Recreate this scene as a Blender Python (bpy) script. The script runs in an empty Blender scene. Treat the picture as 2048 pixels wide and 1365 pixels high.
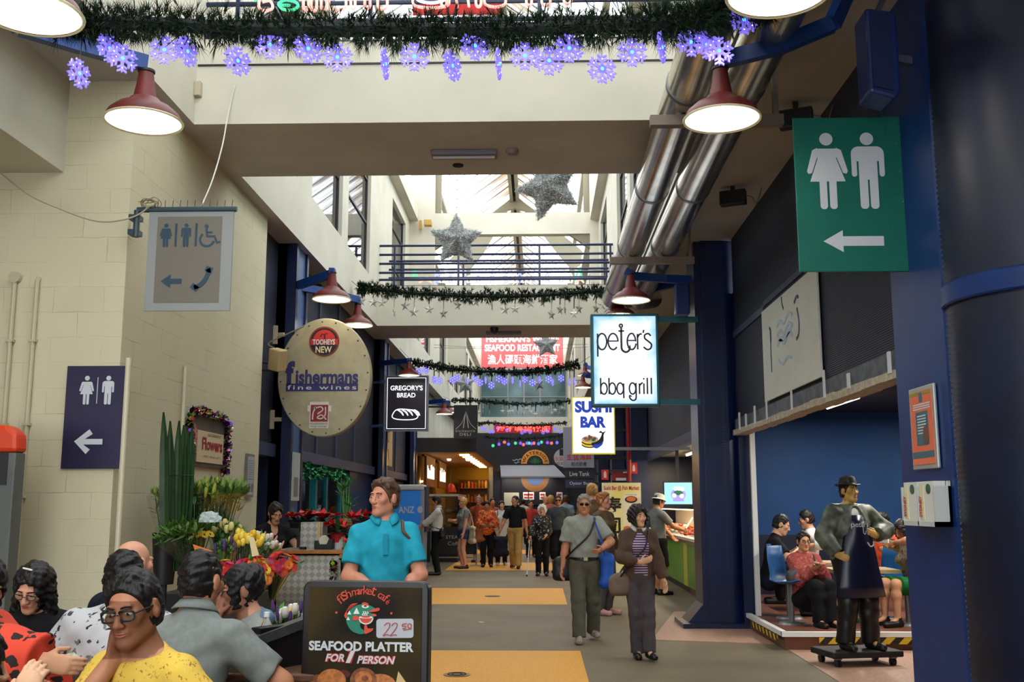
import bpy, bmesh, math, random
import numpy as np
from mathutils import Vector, Matrix
random.seed(7); RNG = np.random.default_rng(7)
SC = bpy.context.scene
COL = SC.collection

# ------------------------------------------------------------------ camera
FPX, VPX, VPY, EYE = 2050.0, 1079.0, 1010.0, 1.5
_y = np.array([(VPX-1024)/FPX, (682.5-VPY)/FPX, -1.0]); _y /= np.linalg.norm(_y)
_z = np.array([0, -_y[2], _y[1]]); _z /= np.linalg.norm(_z)
_x = np.cross(_y, _z)
CM = np.stack([_x, _y, _z], 1)
cam_d = bpy.data.cameras.new('camera'); cam = bpy.data.objects.new('camera', cam_d); COL.objects.link(cam)
cam_d.sensor_width = 36.0; cam_d.lens = FPX*36.0/2048.0; cam_d.clip_start = 0.05; cam_d.clip_end = 300
cam.matrix_world = Matrix.Translation((0, 0, EYE)) @ Matrix(CM.T.tolist()).to_4x4()
SC.camera = cam

# ------------------------------------------------------------------ sky, sun, exposure
W = bpy.data.worlds.new('overcast_sky'); SC.world = W; W.use_nodes = True
bg = W.node_tree.nodes['Background']; bg.inputs[0].default_value = (0.93, 0.97, 1.0, 1); bg.inputs[1].default_value = 3.2
SC.view_settings.view_transform = 'Standard'; SC.view_settings.look = 'None'
SC.view_settings.gamma = 1.0; SC.view_settings.use_curve_mapping = False
SC.view_settings.exposure = 0.74
SC.cycles.max_bounces = 8; SC.cycles.diffuse_bounces = 4; SC.cycles.glossy_bounces = 3
SC.cycles.transparent_max_bounces = 12; SC.cycles.transmission_bounces = 4
SC.cycles.caustics_reflective = False; SC.cycles.caustics_refractive = False
SC.cycles.sample_clamp_indirect = 6.0

# ------------------------------------------------------------------ helpers
def ray(px, py): return CM.T @ np.array([(px-1024)/FPX, (682.5-py)/FPX, -1.0])
def P(px, py, Y):
    d = ray(px, py); q = np.array([0, 0, EYE]) + d*Y/d[1]; return Vector(q)
def PX(px, py, X):
    d = ray(px, py); q = np.array([0, 0, EYE]) + d*X/d[0]; return Vector(q)
def PZ(px, py, Z=0.0):
    d = ray(px, py); q = np.array([0, 0, EYE]) + d*(Z-EYE)/d[2]; return Vector(q)

def lin(c):
    r = []
    for v in c[:3]:
        v = v/255.0
        r.append(v/12.92 if v <= .04045 else ((v+.055)/1.055)**2.4)
    return tuple(r)+(1.0,)
_MC = {}
def mat(name, c=(128, 128, 128), rough=.6, metal=0.0, var=0.0, scale=8.0, bump=0.0, bscale=None, spec=.4, emit=None, es=1.0, alpha=None, trans=0.0, c2=None, detail=4.0, coat=0.0):
    if name in _MC: return _MC[name]
    m = bpy.data.materials.new(name); m.use_nodes = True; nt = m.node_tree; b = nt.nodes['Principled BSDF']
    b.inputs['Base Color'].default_value = lin(c); b.inputs['Roughness'].default_value = rough
    b.inputs['Metallic'].default_value = metal; b.inputs['Specular IOR Level'].default_value = spec
    if trans: b.inputs['Transmission Weight'].default_value = trans
    if coat: b.inputs['Coat Weight'].default_value = coat
    if alpha is not None: b.inputs['Alpha'].default_value = alpha
    if emit: b.inputs['Emission Color'].default_value = lin(emit); b.inputs['Emission Strength'].default_value = es
    if var or bump or c2:
        tc = nt.nodes.new('ShaderNodeTexCoord'); n = nt.nodes.new('ShaderNodeTexNoise')
        n.inputs['Scale'].default_value = scale; n.inputs['Detail'].default_value = detail
        nt.links.new(tc.outputs['Object'], n.inputs['Vector'])
        if var or c2:
            mx = nt.nodes.new('ShaderNodeMix'); mx.data_type = 'RGBA'
            a = lin(c); d = lin(c2) if c2 else tuple(v*(1-var) for v in a[:3])+(1,)
            mx.inputs[6].default_value = a; mx.inputs[7].default_value = d
            cr = nt.nodes.new('ShaderNodeMapRange'); cr.inputs[1].default_value = .38; cr.inputs[2].default_value = .62
            nt.links.new(n.outputs['Fac'], cr.inputs[0]); nt.links.new(cr.outputs[0], mx.inputs[0])
            nt.links.new(mx.outputs[2], b.inputs['Base Color'])
        if bump:
            n2 = n
            if bscale:
                n2 = nt.nodes.new('ShaderNodeTexNoise'); n2.inputs['Scale'].default_value = bscale; n2.inputs['Detail'].default_value = 3
                nt.links.new(tc.outputs['Object'], n2.inputs['Vector'])
            bp = nt.nodes.new('ShaderNodeBump'); bp.inputs['Strength'].default_value = bump; bp.inputs['Distance'].default_value = .02
            nt.links.new(n2.outputs['Fac'], bp.inputs['Height']); nt.links.new(bp.outputs[0], b.inputs['Normal'])
    _MC[name] = m; return m
def node_mat(name, build):
    if name in _MC: return _MC[name]
    m = bpy.data.materials.new(name); m.use_nodes = True; nt = m.node_tree
    build(nt, nt.nodes['Principled BSDF']); _MC[name] = m; return m
def glow(name, c, s): 
    return mat(name, c, .5, emit=c, es=s)
def stripes_mat(name, ca, cb, freq, axis=2, rough=.8, duty=.5, bump=0.0, spec=.3, metal=0.0):
    def bd(nt, b):
        tc = nt.nodes.new('ShaderNodeTexCoord'); sp = nt.nodes.new('ShaderNodeSeparateXYZ')
        nt.links.new(tc.outputs['Object'], sp.inputs[0])
        m1 = nt.nodes.new('ShaderNodeMath'); m1.operation = 'MULTIPLY'; m1.inputs[1].default_value = freq
        nt.links.new(sp.outputs[axis], m1.inputs[0])
        m2 = nt.nodes.new('ShaderNodeMath'); m2.operation = 'FRACT'; nt.links.new(m1.outputs[0], m2.inputs[0])
        m3 = nt.nodes.new('ShaderNodeMath'); m3.operation = 'GREATER_THAN'; m3.inputs[1].default_value = duty
        nt.links.new(m2.outputs[0], m3.inputs[0])
        mx = nt.nodes.new('ShaderNodeMix'); mx.data_type = 'RGBA'; mx.inputs[6].default_value = lin(ca); mx.inputs[7].default_value = lin(cb)
        nt.links.new(m3.outputs[0], mx.inputs[0]); nt.links.new(mx.outputs[2], b.inputs['Base Color'])
        b.inputs['Roughness'].default_value = rough; b.inputs['Specular IOR Level'].default_value = spec; b.inputs['Metallic'].default_value = metal
        if bump:
            s = nt.nodes.new('ShaderNodeMath'); s.operation = 'PINGPONG'; s.inputs[1].default_value = .5
            nt.links.new(m1.outputs[0], s.inputs[0])
            bp = nt.nodes.new('ShaderNodeBump'); bp.inputs['Strength'].default_value = bump; bp.inputs['Distance'].default_value = .02
            nt.links.new(s.outputs[0], bp.inputs['Height']); nt.links.new(bp.outputs[0], b.inputs['Normal'])
    return node_mat(name, bd)
def spots_mat(name, base, cols, scale, thr=.32, rough=.8):
    # printed pattern: cells of a Voronoi field coloured at random
    def bd(nt, b):
        tc = nt.nodes.new('ShaderNodeTexCoord'); v = nt.nodes.new('ShaderNodeTexVoronoi'); v.inputs['Scale'].default_value = scale
        nz = nt.nodes.new('ShaderNodeTexNoise'); nz.inputs['Scale'].default_value = scale*1.6
        ad = nt.nodes.new('ShaderNodeMixRGB'); ad.blend_type = 'ADD'; ad.inputs[0].default_value = .06
        nt.links.new(tc.outputs['Object'], ad.inputs[1]); nt.links.new(nz.outputs['Color'], ad.inputs[2])
        nt.links.new(tc.outputs['Object'], nz.inputs['Vector']); nt.links.new(ad.outputs[0], v.inputs['Vector'])
        cr = nt.nodes.new('ShaderNodeValToRGB'); cr.color_ramp.interpolation = 'CONSTANT'
        while len(cr.color_ramp.elements) < len(cols): cr.color_ramp.elements.new(.5)
        for i, c in enumerate(cols):
            cr.color_ramp.elements[i].position = i/len(cols); cr.color_ramp.elements[i].color = lin(c)
        sp = nt.nodes.new('ShaderNodeSeparateColor'); nt.links.new(v.outputs['Color'], sp.inputs[0]); nt.links.new(sp.outputs[0], cr.inputs[0])
        lt = nt.nodes.new('ShaderNodeMath'); lt.operation = 'LESS_THAN'; lt.inputs[1].default_value = thr
        nt.links.new(v.outputs['Distance'], lt.inputs[0])
        mx = nt.nodes.new('ShaderNodeMix'); mx.data_type = 'RGBA'; mx.inputs[6].default_value = lin(base)
        nt.links.new(lt.outputs[0], mx.inputs[0]); nt.links.new(cr.outputs[0], mx.inputs[7]); nt.links.new(mx.outputs[2], b.inputs['Base Color'])
        b.inputs['Roughness'].default_value = rough
    return node_mat(name, bd)

# ---- object creation
def new_obj(name, me, mats, parent=None, loc=None):
    for m in (mats if isinstance(mats, (list, tuple)) else [mats]): me.materials.append(m)
    o = bpy.data.objects.new(name, me); COL.objects.link(o)
    if parent is not None: o.parent = parent
    if loc is not None: o.location = loc
    return o
def tag(o, label, cat, group=None):
    o['label'] = label; o['category'] = cat
    if group: o['group'] = group
    return o
def thing(name, label, cat, loc=(0, 0, 0), rz=0.0, group=None):
    o = bpy.data.objects.new(name, None); COL.objects.link(o); o.empty_display_size = .1
    o.location = loc; o.rotation_euler = (0, 0, rz); return tag(o, label, cat, group)
def dup(root, loc, label, rot=None, group=None, scale=None):
    r = root.copy(); COL.objects.link(r); r.location = loc; r['label'] = label
    if rot is not None: r.rotation_euler = rot
    if group: r['group'] = group
    if scale is not None: r.scale = scale
    for ch in list(root.children):
        c = ch.copy(); COL.objects.link(c); c.parent = r
        for g in ch.children:
            d = g.copy(); COL.objects.link(d); d.parent = c
    return r

class MB:
    def __init__(s): s.v = []; s.f = []; s.m = []
    def add(s, vs, fs, m=0):
        n = len(s.v); s.v += [tuple(q) for q in vs]; s.f += [tuple(i+n for i in f) for f in fs]; s.m += [m]*len(fs); return s
    def box(s, x0, x1, y0, y1, z0, z1, m=0):
        return s.add([(x0,y0,z0),(x1,y0,z0),(x1,y1,z0),(x0,y1,z0),(x0,y0,z1),(x1,y0,z1),(x1,y1,z1),(x0,y1,z1)],
                     [(0,3,2,1),(4,5,6,7),(0,1,5,4),(1,2,6,5),(2,3,7,6),(3,0,4,7)], m)
    def bar(s, a, b, w, h=None, m=0, up=(0, 0, 1)):
        # square bar between two points
        a = Vector(a); b = Vector(b); d = (b-a).normalized(); h = h or w; u = Vector(up)
        if abs(d.dot(u)) > .95: u = Vector((0, 1, 0))
        x = d.cross(u).normalized()*w/2; y = x.cross(d).normalized()*h/2
        return s.add([a-x-y, a+x-y, a+x+y, a-x+y, b-x-y, b+x-y, b+x+y, b-x+y],
                     [(0,3,2,1),(4,5,6,7),(0,1,5,4),(1,2,6,5),(2,3,7,6),(3,0,4,7)], m)
    def tube(s, pts, r, n=8, m=0, cap=True, closed=False):
        pts = [Vector(p) for p in pts]; N = len(pts); rs = r if isinstance(r, (list, tuple)) else [r]*N
        vs = []; fs = []; ref = None
        for i, p in enumerate(pts):
            if closed: d = (pts[(i+1) % N]-pts[i-1])
            else: d = (pts[min(i+1, N-1)]-pts[max(i-1, 0)])
            d = d.normalized() if d.length > 1e-9 else Vector((0, 0, 1))
            if ref is None: ref = Vector((0, 0, 1)) if abs(d.z) < .9 else Vector((1, 0, 0))
            x = d.cross(ref)
            if x.length < 1e-4: x = d.orthogonal()
            x.normalize(); y = d.cross(x); ref = x.cross(d)
            for k in range(n):
                t = 2*math.pi*k/n; vs.append(p+x*math.cos(t)*rs[i]+y*math.sin(t)*rs[i])
        for i in range(N if closed else N-1):
            j = (i+1) % N
            for k in range(n): fs.append((i*n+k, i*n+(k+1) % n, j*n+(k+1) % n, j*n+k))
        if cap and not closed: fs.append(tuple(range(n-1, -1, -1))); fs.append(tuple((N-1)*n+k for k in range(n)))
        return s.add(vs, fs, m)
    def lathe(s, prof, c=(0, 0, 0), n=24, m=0, sx=1.0, sy=1.0, cap=True):
        vs = []; fs = []; c = Vector(c)
        for r, z in prof:
            for k in range(n):
                t = 2*math.pi*k/n; vs.append(c+Vector((r*math.cos(t)*sx, r*math.sin(t)*sy, z)))
        for i in range(len(prof)-1):
            for k in range(n): fs.append((i*n+k, i*n+(k+1) % n, (i+1)*n+(k+1) % n, (i+1)*n+k))
        if cap and prof[0][0] > 1e-6: fs.append(tuple(range(n-1, -1, -1)))
        if cap and prof[-1][0] > 1e-6: fs.append(tuple((len(prof)-1)*n+k for k in range(n)))
        return s.add(vs, fs, m)
    def prism(s, poly, y0, y1, m=0, plane='xz'):
        # polygon in XZ (or other plane) extruded along the third axis
        n = len(poly)
        ax = {'xz': lambda a, b, t: (a, t, b), 'yz': lambda a, b, t: (t, a, b), 'xy': lambda a, b, t: (a, b, t)}[plane]
        vs = [ax(a, b, y0) for a, b in poly]+[ax(a, b, y1) for a, b in poly]
        fs = [tuple(range(n)), tuple(range(2*n-1, n-1, -1))]+[((i+1) % n, i, i+n, (i+1) % n+n) for i in range(n)]
        return s.add(vs, fs, m)
    def ball(s, c, r, n=10, m=0, sc=(1, 1, 1)):
        prof = [(r*math.sin(math.pi*i/n), -r*math.cos(math.pi*i/n)) for i in range(n+1)]
        vs = []; fs = []; c = Vector(c); k2 = n*2
        for rr, z in prof:
            for k in range(k2):
                t = 2*math.pi*k/k2; vs.append(c+Vector((rr*math.cos(t)*sc[0], rr*math.sin(t)*sc[1], z*sc[2])))
        for i in range(n):
            for k in range(k2): fs.append((i*k2+k, i*k2+(k+1) % k2, (i+1)*k2+(k+1) % k2, (i+1)*k2+k))
        return s.add(vs, fs, m)
    def quad(s, a, b, c, d, m=0): return s.add([a, b, c, d], [(0, 1, 2, 3)], m)
    def stroke(s, pts, w, y=0.0, t=.004, m=0, closed=False):
        # flat ribbon drawn in the XZ plane of a sign, front towards -Y, thickness t
        P2 = [Vector((p[0], p[1])) for p in pts]; N = len(P2); L = []; R = []
        for i in range(N):
            if closed: d = P2[(i+1) % N]-P2[i-1]
            else: d = P2[min(i+1, N-1)]-P2[max(i-1, 0)]
            d = d.normalized() if d.length > 1e-9 else Vector((1, 0)); nn = Vector((-d.y, d.x))*w/2
            L.append(P2[i]+nn); R.append(P2[i]-nn)
        vs = [(q.x, y-t, q.y) for q in L]+[(q.x, y-t, q.y) for q in R]+[(q.x, y, q.y) for q in L]+[(q.x, y, q.y) for q in R]
        fs = []
        for i in range(N if closed else N-1):
            j = (i+1) % N
            fs += [(i, i+N, j+N, j), (i, j, j+2*N, i+2*N), (i+N, i+3*N, j+3*N, j+N)]
        return s.add(vs, fs, m)
    def build(s, name, mats, parent=None, loc=None, smooth=False, bevel=0.0, fixn=True):
        me = bpy.data.meshes.new(name); me.from_pydata(s.v, [], s.f); mats = mats if isinstance(mats, (list, tuple)) else [mats]
        if any(s.m): me.polygons.foreach_set('material_index', s.m)
        if fixn:
            bm = bmesh.new(); bm.from_mesh(me); bmesh.ops.recalc_face_normals(bm, faces=bm.faces); bm.to_mesh(me); bm.free()
        if smooth:
            me.polygons.foreach_set('use_smooth', [True]*len(me.polygons))
            if smooth != 'all': me.set_sharp_from_angle(angle=math.radians(40))
        me.update(); o = new_obj(name, me, mats, parent, loc)
        if bevel:
            b = o.modifiers.new('bevel', 'BEVEL'); b.width = bevel; b.segments = 2; b.limit_method = 'ANGLE'
        return o
def struct(o): o['kind'] = 'structure'; return o
def ell(cx, cz, rx, rz, n=40, a0=0, a1=360):
    full = abs(a1-a0) >= 360; k = n if full else n+1
    return [(cx+rx*math.cos(math.radians(a0+(a1-a0)*i/n)), cz+rz*math.sin(math.radians(a0+(a1-a0)*i/n))) for i in range(k)]
def rrect(x0, x1, z0, z1, r, n=5):
    p = []
    for cx, cz, a in ((x1-r, z1-r, 0), (x0+r, z1-r, 90), (x0+r, z0+r, 180), (x1-r, z0+r, 270)):
        for i in range(n+1):
            t = math.radians(a+90*i/n); p.append((cx+r*math.cos(t), cz+r*math.sin(t)))
    return p
def spline(pts, n=8, closed=False):
    P2 = [Vector(p) for p in pts]; N = len(P2); out = []
    for i in range(N if closed else N-1):
        if closed: a, b, c, d = P2[i-1], P2[i], P2[(i+1) % N], P2[(i+2) % N]
        else: a, b, c, d = P2[max(i-1, 0)], P2[i], P2[i+1], P2[min(i+2, N-1)]
        for k in range(n):
            t = k/n; out.append(.5*((2*b)+(c-a)*t+(2*a-5*b+4*c-d)*t*t+(3*b-a-3*c+d)*t**3))
    if not closed: out.append(P2[-1])
    return [tuple(p) for p in out]

# ---- lettering: text curve turned to a mesh, standing in XZ, front towards -Y
_TM = {}
def text_mesh(body, bold=0.0, ext=0.0, shear=0.0, space=1.0):
    key = (body, bold, ext, shear, space)
    if key in _TM: return _TM[key]
    cu = bpy.data.curves.new('lettering', 'FONT'); cu.body = body; cu.size = 1.0; cu.offset = bold; cu.extrude = ext
    cu.shear = shear; cu.space_character = space; cu.resolution_u = 4; cu.fill_mode = 'FRONT' if ext == 0 else 'BOTH'
    o = bpy.data.objects.new('lettering', cu); COL.objects.link(o); bpy.context.view_layer.update()
    me = bpy.data.meshes.new_from_object(o.evaluated_get(bpy.context.evaluated_depsgraph_get()))
    bpy.data.objects.remove(o); bpy.data.curves.remove(cu)
    n = len(me.vertices); co = np.empty(n*3); me.vertices.foreach_get('co', co); co = co.reshape(-1, 3)
    fs = [tuple(p.vertices) for p in me.polygons]; bpy.data.meshes.remove(me)
    _TM[key] = (co, fs); return _TM[key]
def letters(mb, body, x, z, h=None, w=None, y=0.0, bold=0.0, m=0, align='C', shear=0.0, space=1.0, t=.004, arc=None, rot=0.0):
    """put text into an MB: (x,z) is the baseline anchor, w total width and/or h the height of the ink"""
    co, fs = text_mesh(body, bold, 0.0, shear, space)
    if len(co) == 0: return mb
    x0, x1 = co[:, 0].min(), co[:, 0].max(); z0, z1 = co[:, 1].min(), co[:, 1].max()
    sz = (h/(z1-z0)) if h else (w/(x1-x0)); sx = (w/(x1-x0)) if w else sz
    X = (co[:, 0]-x0)*sx; Z = (co[:, 1]-z0)*sz; wid = (x1-x0)*sx
    X -= {'C': wid/2, 'L': 0, 'R': wid}[align]
    if arc:   # arc radius: bend the line of text up over a circle centred below the anchor
        R = arc; th = X/R; X, Z = (R+Z)*np.sin(th), (R+Z)*np.cos(th)-R
    if rot:
        c, s_ = math.cos(rot), math.sin(rot); X, Z = X*c-Z*s_, X*s_+Z*c
    vs = [(x+a, y-t, z+b) for a, b in zip(X, Z)]
    return mb.add(vs, fs, m)
# ------------------------------------------------------------------ setting
XL, XR, ZS, ZF = -3.11, 1.45, 4.9, 5.68      # gallery edges, soffit height, upper floor height
BR = [8.77, 19.35]
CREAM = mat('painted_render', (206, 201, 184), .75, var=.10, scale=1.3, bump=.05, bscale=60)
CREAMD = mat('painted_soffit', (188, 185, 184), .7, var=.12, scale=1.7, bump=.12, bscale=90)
NAVY = mat('navy_paint', (8, 27, 70), .32, var=.35, scale=3.0, spec=.5)
BLUE = mat('blue_paint', (8, 46, 108), .35, var=.15, scale=4)
DKMESH = stripes_mat('dark_mesh_panel', (26, 29, 44), (44, 48, 64), 55, axis=2, rough=.6, duty=.5, bump=.3)
BLKM = mat('black_metal', (24, 24, 28), .45)
GREYM = mat('grey_metal', (128, 130, 132), .4, metal=.6)
WHITE = mat('white_paint', (232, 232, 228), .5)
STEEL = mat('galvanised_steel', (222, 214, 200), .2, metal=.95, var=.2, scale=5, bump=.02)
TEAL = mat('teal_paint', (18, 110, 120), .4)

def bd_block(nt, b):
    tc = nt.nodes.new('ShaderNodeTexCoord'); gm = nt.nodes.new('ShaderNodeNewGeometry')
    sp = nt.nodes.new('ShaderNodeSeparateXYZ'); nt.links.new(tc.outputs['Object'], sp.inputs[0])
    ad = nt.nodes.new('ShaderNodeMath'); ad.operation = 'ADD'; nt.links.new(sp.outputs[0], ad.inputs[0]); nt.links.new(sp.outputs[1], ad.inputs[1])
    cb = nt.nodes.new('ShaderNodeCombineXYZ'); nt.links.new(ad.outputs[0], cb.inputs[0]); nt.links.new(sp.outputs[2], cb.inputs[1])
    nz0 = nt.nodes.new('ShaderNodeTexNoise'); nz0.inputs['Scale'].default_value = 9; nt.links.new(cb.outputs[0], nz0.inputs['Vector'])
    wob = nt.nodes.new('ShaderNodeMixRGB'); wob.blend_type = 'ADD'; wob.inputs[0].default_value = .02
    nt.links.new(cb.outputs[0], wob.inputs[1]); nt.links.new(nz0.outputs['Color'], wob.inputs[2])
    br = nt.nodes.new('ShaderNodeTexBrick'); br.inputs['Scale'].default_value = 1; br.inputs['Brick Width'].default_value = .4; br.inputs['Row Height'].default_value = .2
    br.inputs['Mortar Size'].default_value = .004; br.inputs['Mortar Smooth'].default_value = .6
    br.inputs['Color1'].default_value = lin((210, 202, 171)); br.inputs['Color2'].default_value = lin((204, 196, 163)); br.inputs['Mortar'].default_value = lin((172, 161, 126))
    nt.links.new(wob.outputs[0], br.inputs['Vector'])
    nz = nt.nodes.new('ShaderNodeTexNoise'); nz.inputs['Scale'].default_value = 2.2; nz.inputs['Detail'].default_value = 6; nt.links.new(tc.outputs['Object'], nz.inputs['Vector'])
    nz2 = nt.nodes.new('ShaderNodeTexNoise'); nz2.inputs['Scale'].default_value = 70; nt.links.new(tc.outputs['Object'], nz2.inputs['Vector'])
    fade = nt.nodes.new('ShaderNodeMapRange'); fade.inputs[1].default_value = .36; fade.inputs[2].default_value = .58; nt.links.new(nz.outputs['Fac'], fade.inputs[0])
    mx = nt.nodes.new('ShaderNodeMixRGB'); mx.inputs[2].default_value = lin((208, 200, 168)); nt.links.new(fade.outputs[0], mx.inputs[0]); nt.links.new(br.outputs['Color'], mx.inputs[1])
    nt.links.new(mx.outputs[0], b.inputs['Base Color']); b.inputs['Roughness'].default_value = .75
    sb = nt.nodes.new('ShaderNodeMath'); sb.operation = 'MULTIPLY_ADD'; sb.inputs[1].default_value = .25; nt.links.new(nz2.outputs['Fac'], sb.inputs[0])
    iv = nt.nodes.new('ShaderNodeMath'); iv.operation = 'SUBTRACT'; iv.inputs[0].default_value = 1; nt.links.new(br.outputs['Fac'], iv.inputs[1]); nt.links.new(iv.outputs[0], sb.inputs[2])
    bp = nt.nodes.new('ShaderNodeBump'); bp.inputs['Strength'].default_value = .2; bp.inputs['Distance'].default_value = .01
    nt.links.new(sb.outputs[0], bp.inputs['Height']); nt.links.new(bp.outputs[0], b.inputs['Normal'])
BLOCK = node_mat('painted_blockwork', bd_block)

def bd_floor(nt, b):
    tc = nt.nodes.new('ShaderNodeTexCoord')
    n1 = nt.nodes.new('ShaderNodeTexNoise'); n1.inputs['Scale'].default_value = 110; n1.inputs['Detail'].default_value = 2
    n2 = nt.nodes.new('ShaderNodeTexNoise'); n2.inputs['Scale'].default_value = 1.1; n2.inputs['Detail'].default_value = 5
    for n in (n1, n2): nt.links.new(tc.outputs['Object'], n.inputs['Vector'])
    r1 = nt.nodes.new('ShaderNodeMapRange'); r1.inputs[1].default_value = .3; r1.inputs[2].default_value = .7; nt.links.new(n1.outputs['Fac'], r1.inputs[0])
    r2 = nt.nodes.new('ShaderNodeMapRange'); r2.inputs[1].default_value = .35; r2.inputs[2].default_value = .7; nt.links.new(n2.outputs['Fac'], r2.inputs[0])
    m1 = nt.nodes.new('ShaderNodeMixRGB'); m1.inputs[1].default_value = lin((84, 74, 57)); m1.inputs[2].default_value = lin((136, 123, 97)); nt.links.new(r1.outputs[0], m1.inputs[0])
    m2 = nt.nodes.new('ShaderNodeMixRGB'); m2.blend_type = 'MULTIPLY'; m2.inputs[2].default_value = (.72, .70, .68, 1); nt.links.new(r2.outputs[0], m2.inputs[0]); nt.links.new(m1.outputs[0], m2.inputs[1])
    nt.links.new(m2.outputs[0], b.inputs['Base Color']); b.inputs['Roughness'].default_value = .62; b.inputs['Specular IOR Level'].default_value = .35
FLOOR = node_mat('epoxy_grit_floor', bd_floor)
YELLOW = mat('yellow_floor_paint', (226, 164, 54), .6, var=.22, scale=120, c2=(196, 136, 40))
PINK = mat('pink_floor_tile', (176, 138, 116), .55, var=.25, scale=30, bump=.03)
BRICKT = stripes_mat('brown_quarry_tile', (122, 78, 60), (70, 45, 38), 5.0, axis=1, rough=.4, duty=.94)

def sbox(name, m, x0, x1, y0, y1, z0, z1, bevel=0.0): return struct(MB().box(x0, x1, y0, y1, z0, z1).build(name, m, bevel=bevel))
sbox('floor', FLOOR, -12, 12, -6, 62, -.2, 0)
for i, (xa, xb, ya, yb) in enumerate(((-2.1, .415, 7.0, 11.0), (-2.2, .415, 16.0, 19.05), (-2.2, .5, 24.2, 27.3), (-2.2, .5, 32.2, 35.0))):
    struct(MB().box(xa, xb, ya, yb, 0, .004).build('floor_marking', YELLOW))
struct(MB().prism([(2.30, -4), (6, -4), (6, 11.6), (2.6, 11.6)], 0, .005, plane='xy').build('floor_tile_strip', PINK))
struct(MB().prism([(1.25, 11.9), (2.6, 11.6), (2.6, 15.0), (1.9, 15.0)], 0, .005, plane='xy').build('floor_tile_patch', PINK))
# --- left block wall with its return
sbox('wall_left', BLOCK, -10, -3.25, 7.8, 11.85, 0, ZS)
# --- slabs between ground and upper floor
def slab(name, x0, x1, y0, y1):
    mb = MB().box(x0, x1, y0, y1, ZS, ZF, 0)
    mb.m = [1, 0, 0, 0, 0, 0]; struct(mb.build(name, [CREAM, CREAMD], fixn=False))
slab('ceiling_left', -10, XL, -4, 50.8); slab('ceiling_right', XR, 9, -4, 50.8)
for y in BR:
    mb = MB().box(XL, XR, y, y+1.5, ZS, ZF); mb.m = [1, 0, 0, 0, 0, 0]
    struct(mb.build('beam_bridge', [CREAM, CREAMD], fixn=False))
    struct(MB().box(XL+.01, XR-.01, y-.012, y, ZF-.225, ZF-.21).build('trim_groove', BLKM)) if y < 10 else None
sbox('ceiling_bulkhead', CREAM, -10, -3.8, -4, 7.8, 4.13, ZS)
sbox('wall_rear_left', CREAM, -10, -9.8, -6, 7.8, 0, 4.13); sbox('wall_added_rear_left', mat('added_rear_wall', (120, 112, 98), .7), -10, -2.6, -4.2, -4, 2.6, ZS)  # second wall: unseen, added to cut light on the upper block wall
# --- upper gallery walls with windows
def wins(y): return [(y+1.75, y+3.9), (y+4.75, y+6.9), (y+7.4, y+9.55)]
def upper_wall(side):
    x = XL if side == 'left' else XR; sx = -1 if side == 'left' else 1
    x0, x1 = sorted((x, x+sx*.22))
    mb = MB(); fr = []; y = -4.0
    spans = []
    for b in [BR[0]-10.58]+BR+[29.93, 40.5]:
        spans += wins(b)
    spans = [s for s in spans if s[0] > -3.5 and s[1] < 50]
    for a, b in spans:
        mb.box(x0, x1, y, a, ZF, 8.0); y = b; fr.append((a, b))
    mb.box(x0, x1, y, 50.8, ZF, 8.0)
    mb.box(x0, x1, -4, 50.8, 8.0, 9.1)
    struct(mb.build('wall_upper_'+side, CREAM))
    xl = sorted((x-sx*.20, x)); struct(MB().box(xl[0], xl[1], 10.3, 50.8, 8.3, 8.62).build('trim_ledge_'+side, CREAM))
    for k, (a, b) in enumerate(fr):
        if b < 4: continue
        xm = x+sx*.10
        w = struct(MB().box(xm-.02, xm+.02, a, b, ZF, 8.0).build('window_%d' % (k+1+(20 if sx > 0 else 0)), GLASSW))
        f = MB(); t = .035
        f.box(xm-.04, xm+.04, a, a+t, ZF, 8).box(xm-.04, xm+.04, b-t*1.6, b, ZF, 8).box(xm-.04, xm+.04, a, b, ZF, ZF+t).box(xm-.04, xm+.04, a, b, 6.62, 6.66).box(xm-.04, xm+.04, a, b, 7.45, 7.49)
        f.build('window_frame', BLKM, w)
def bd_glass(nt, b):
    o = nt.nodes['Material Output']; tr = nt.nodes.new('ShaderNodeBsdfTransparent'); gl = nt.nodes.new('ShaderNodeBsdfGlossy'); mx = nt.nodes.new('ShaderNodeMixShader'); fr = nt.nodes.new('ShaderNodeFresnel')
    gl.inputs['Roughness'].default_value = .02; tr.inputs[0].default_value = (.86, .92, .92, 1); fr.inputs[0].default_value = 1.45
    nt.links.new(fr.outputs[0], mx.inputs[0]); nt.links.new(tr.outputs[0], mx.inputs[1]); nt.links.new(gl.outputs[0], mx.inputs[2]); nt.links.new(mx.outputs[0], o.inputs[0])
GLASSW = node_mat('window_glass', bd_glass)
upper_wall('left'); upper_wall('right')
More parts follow.
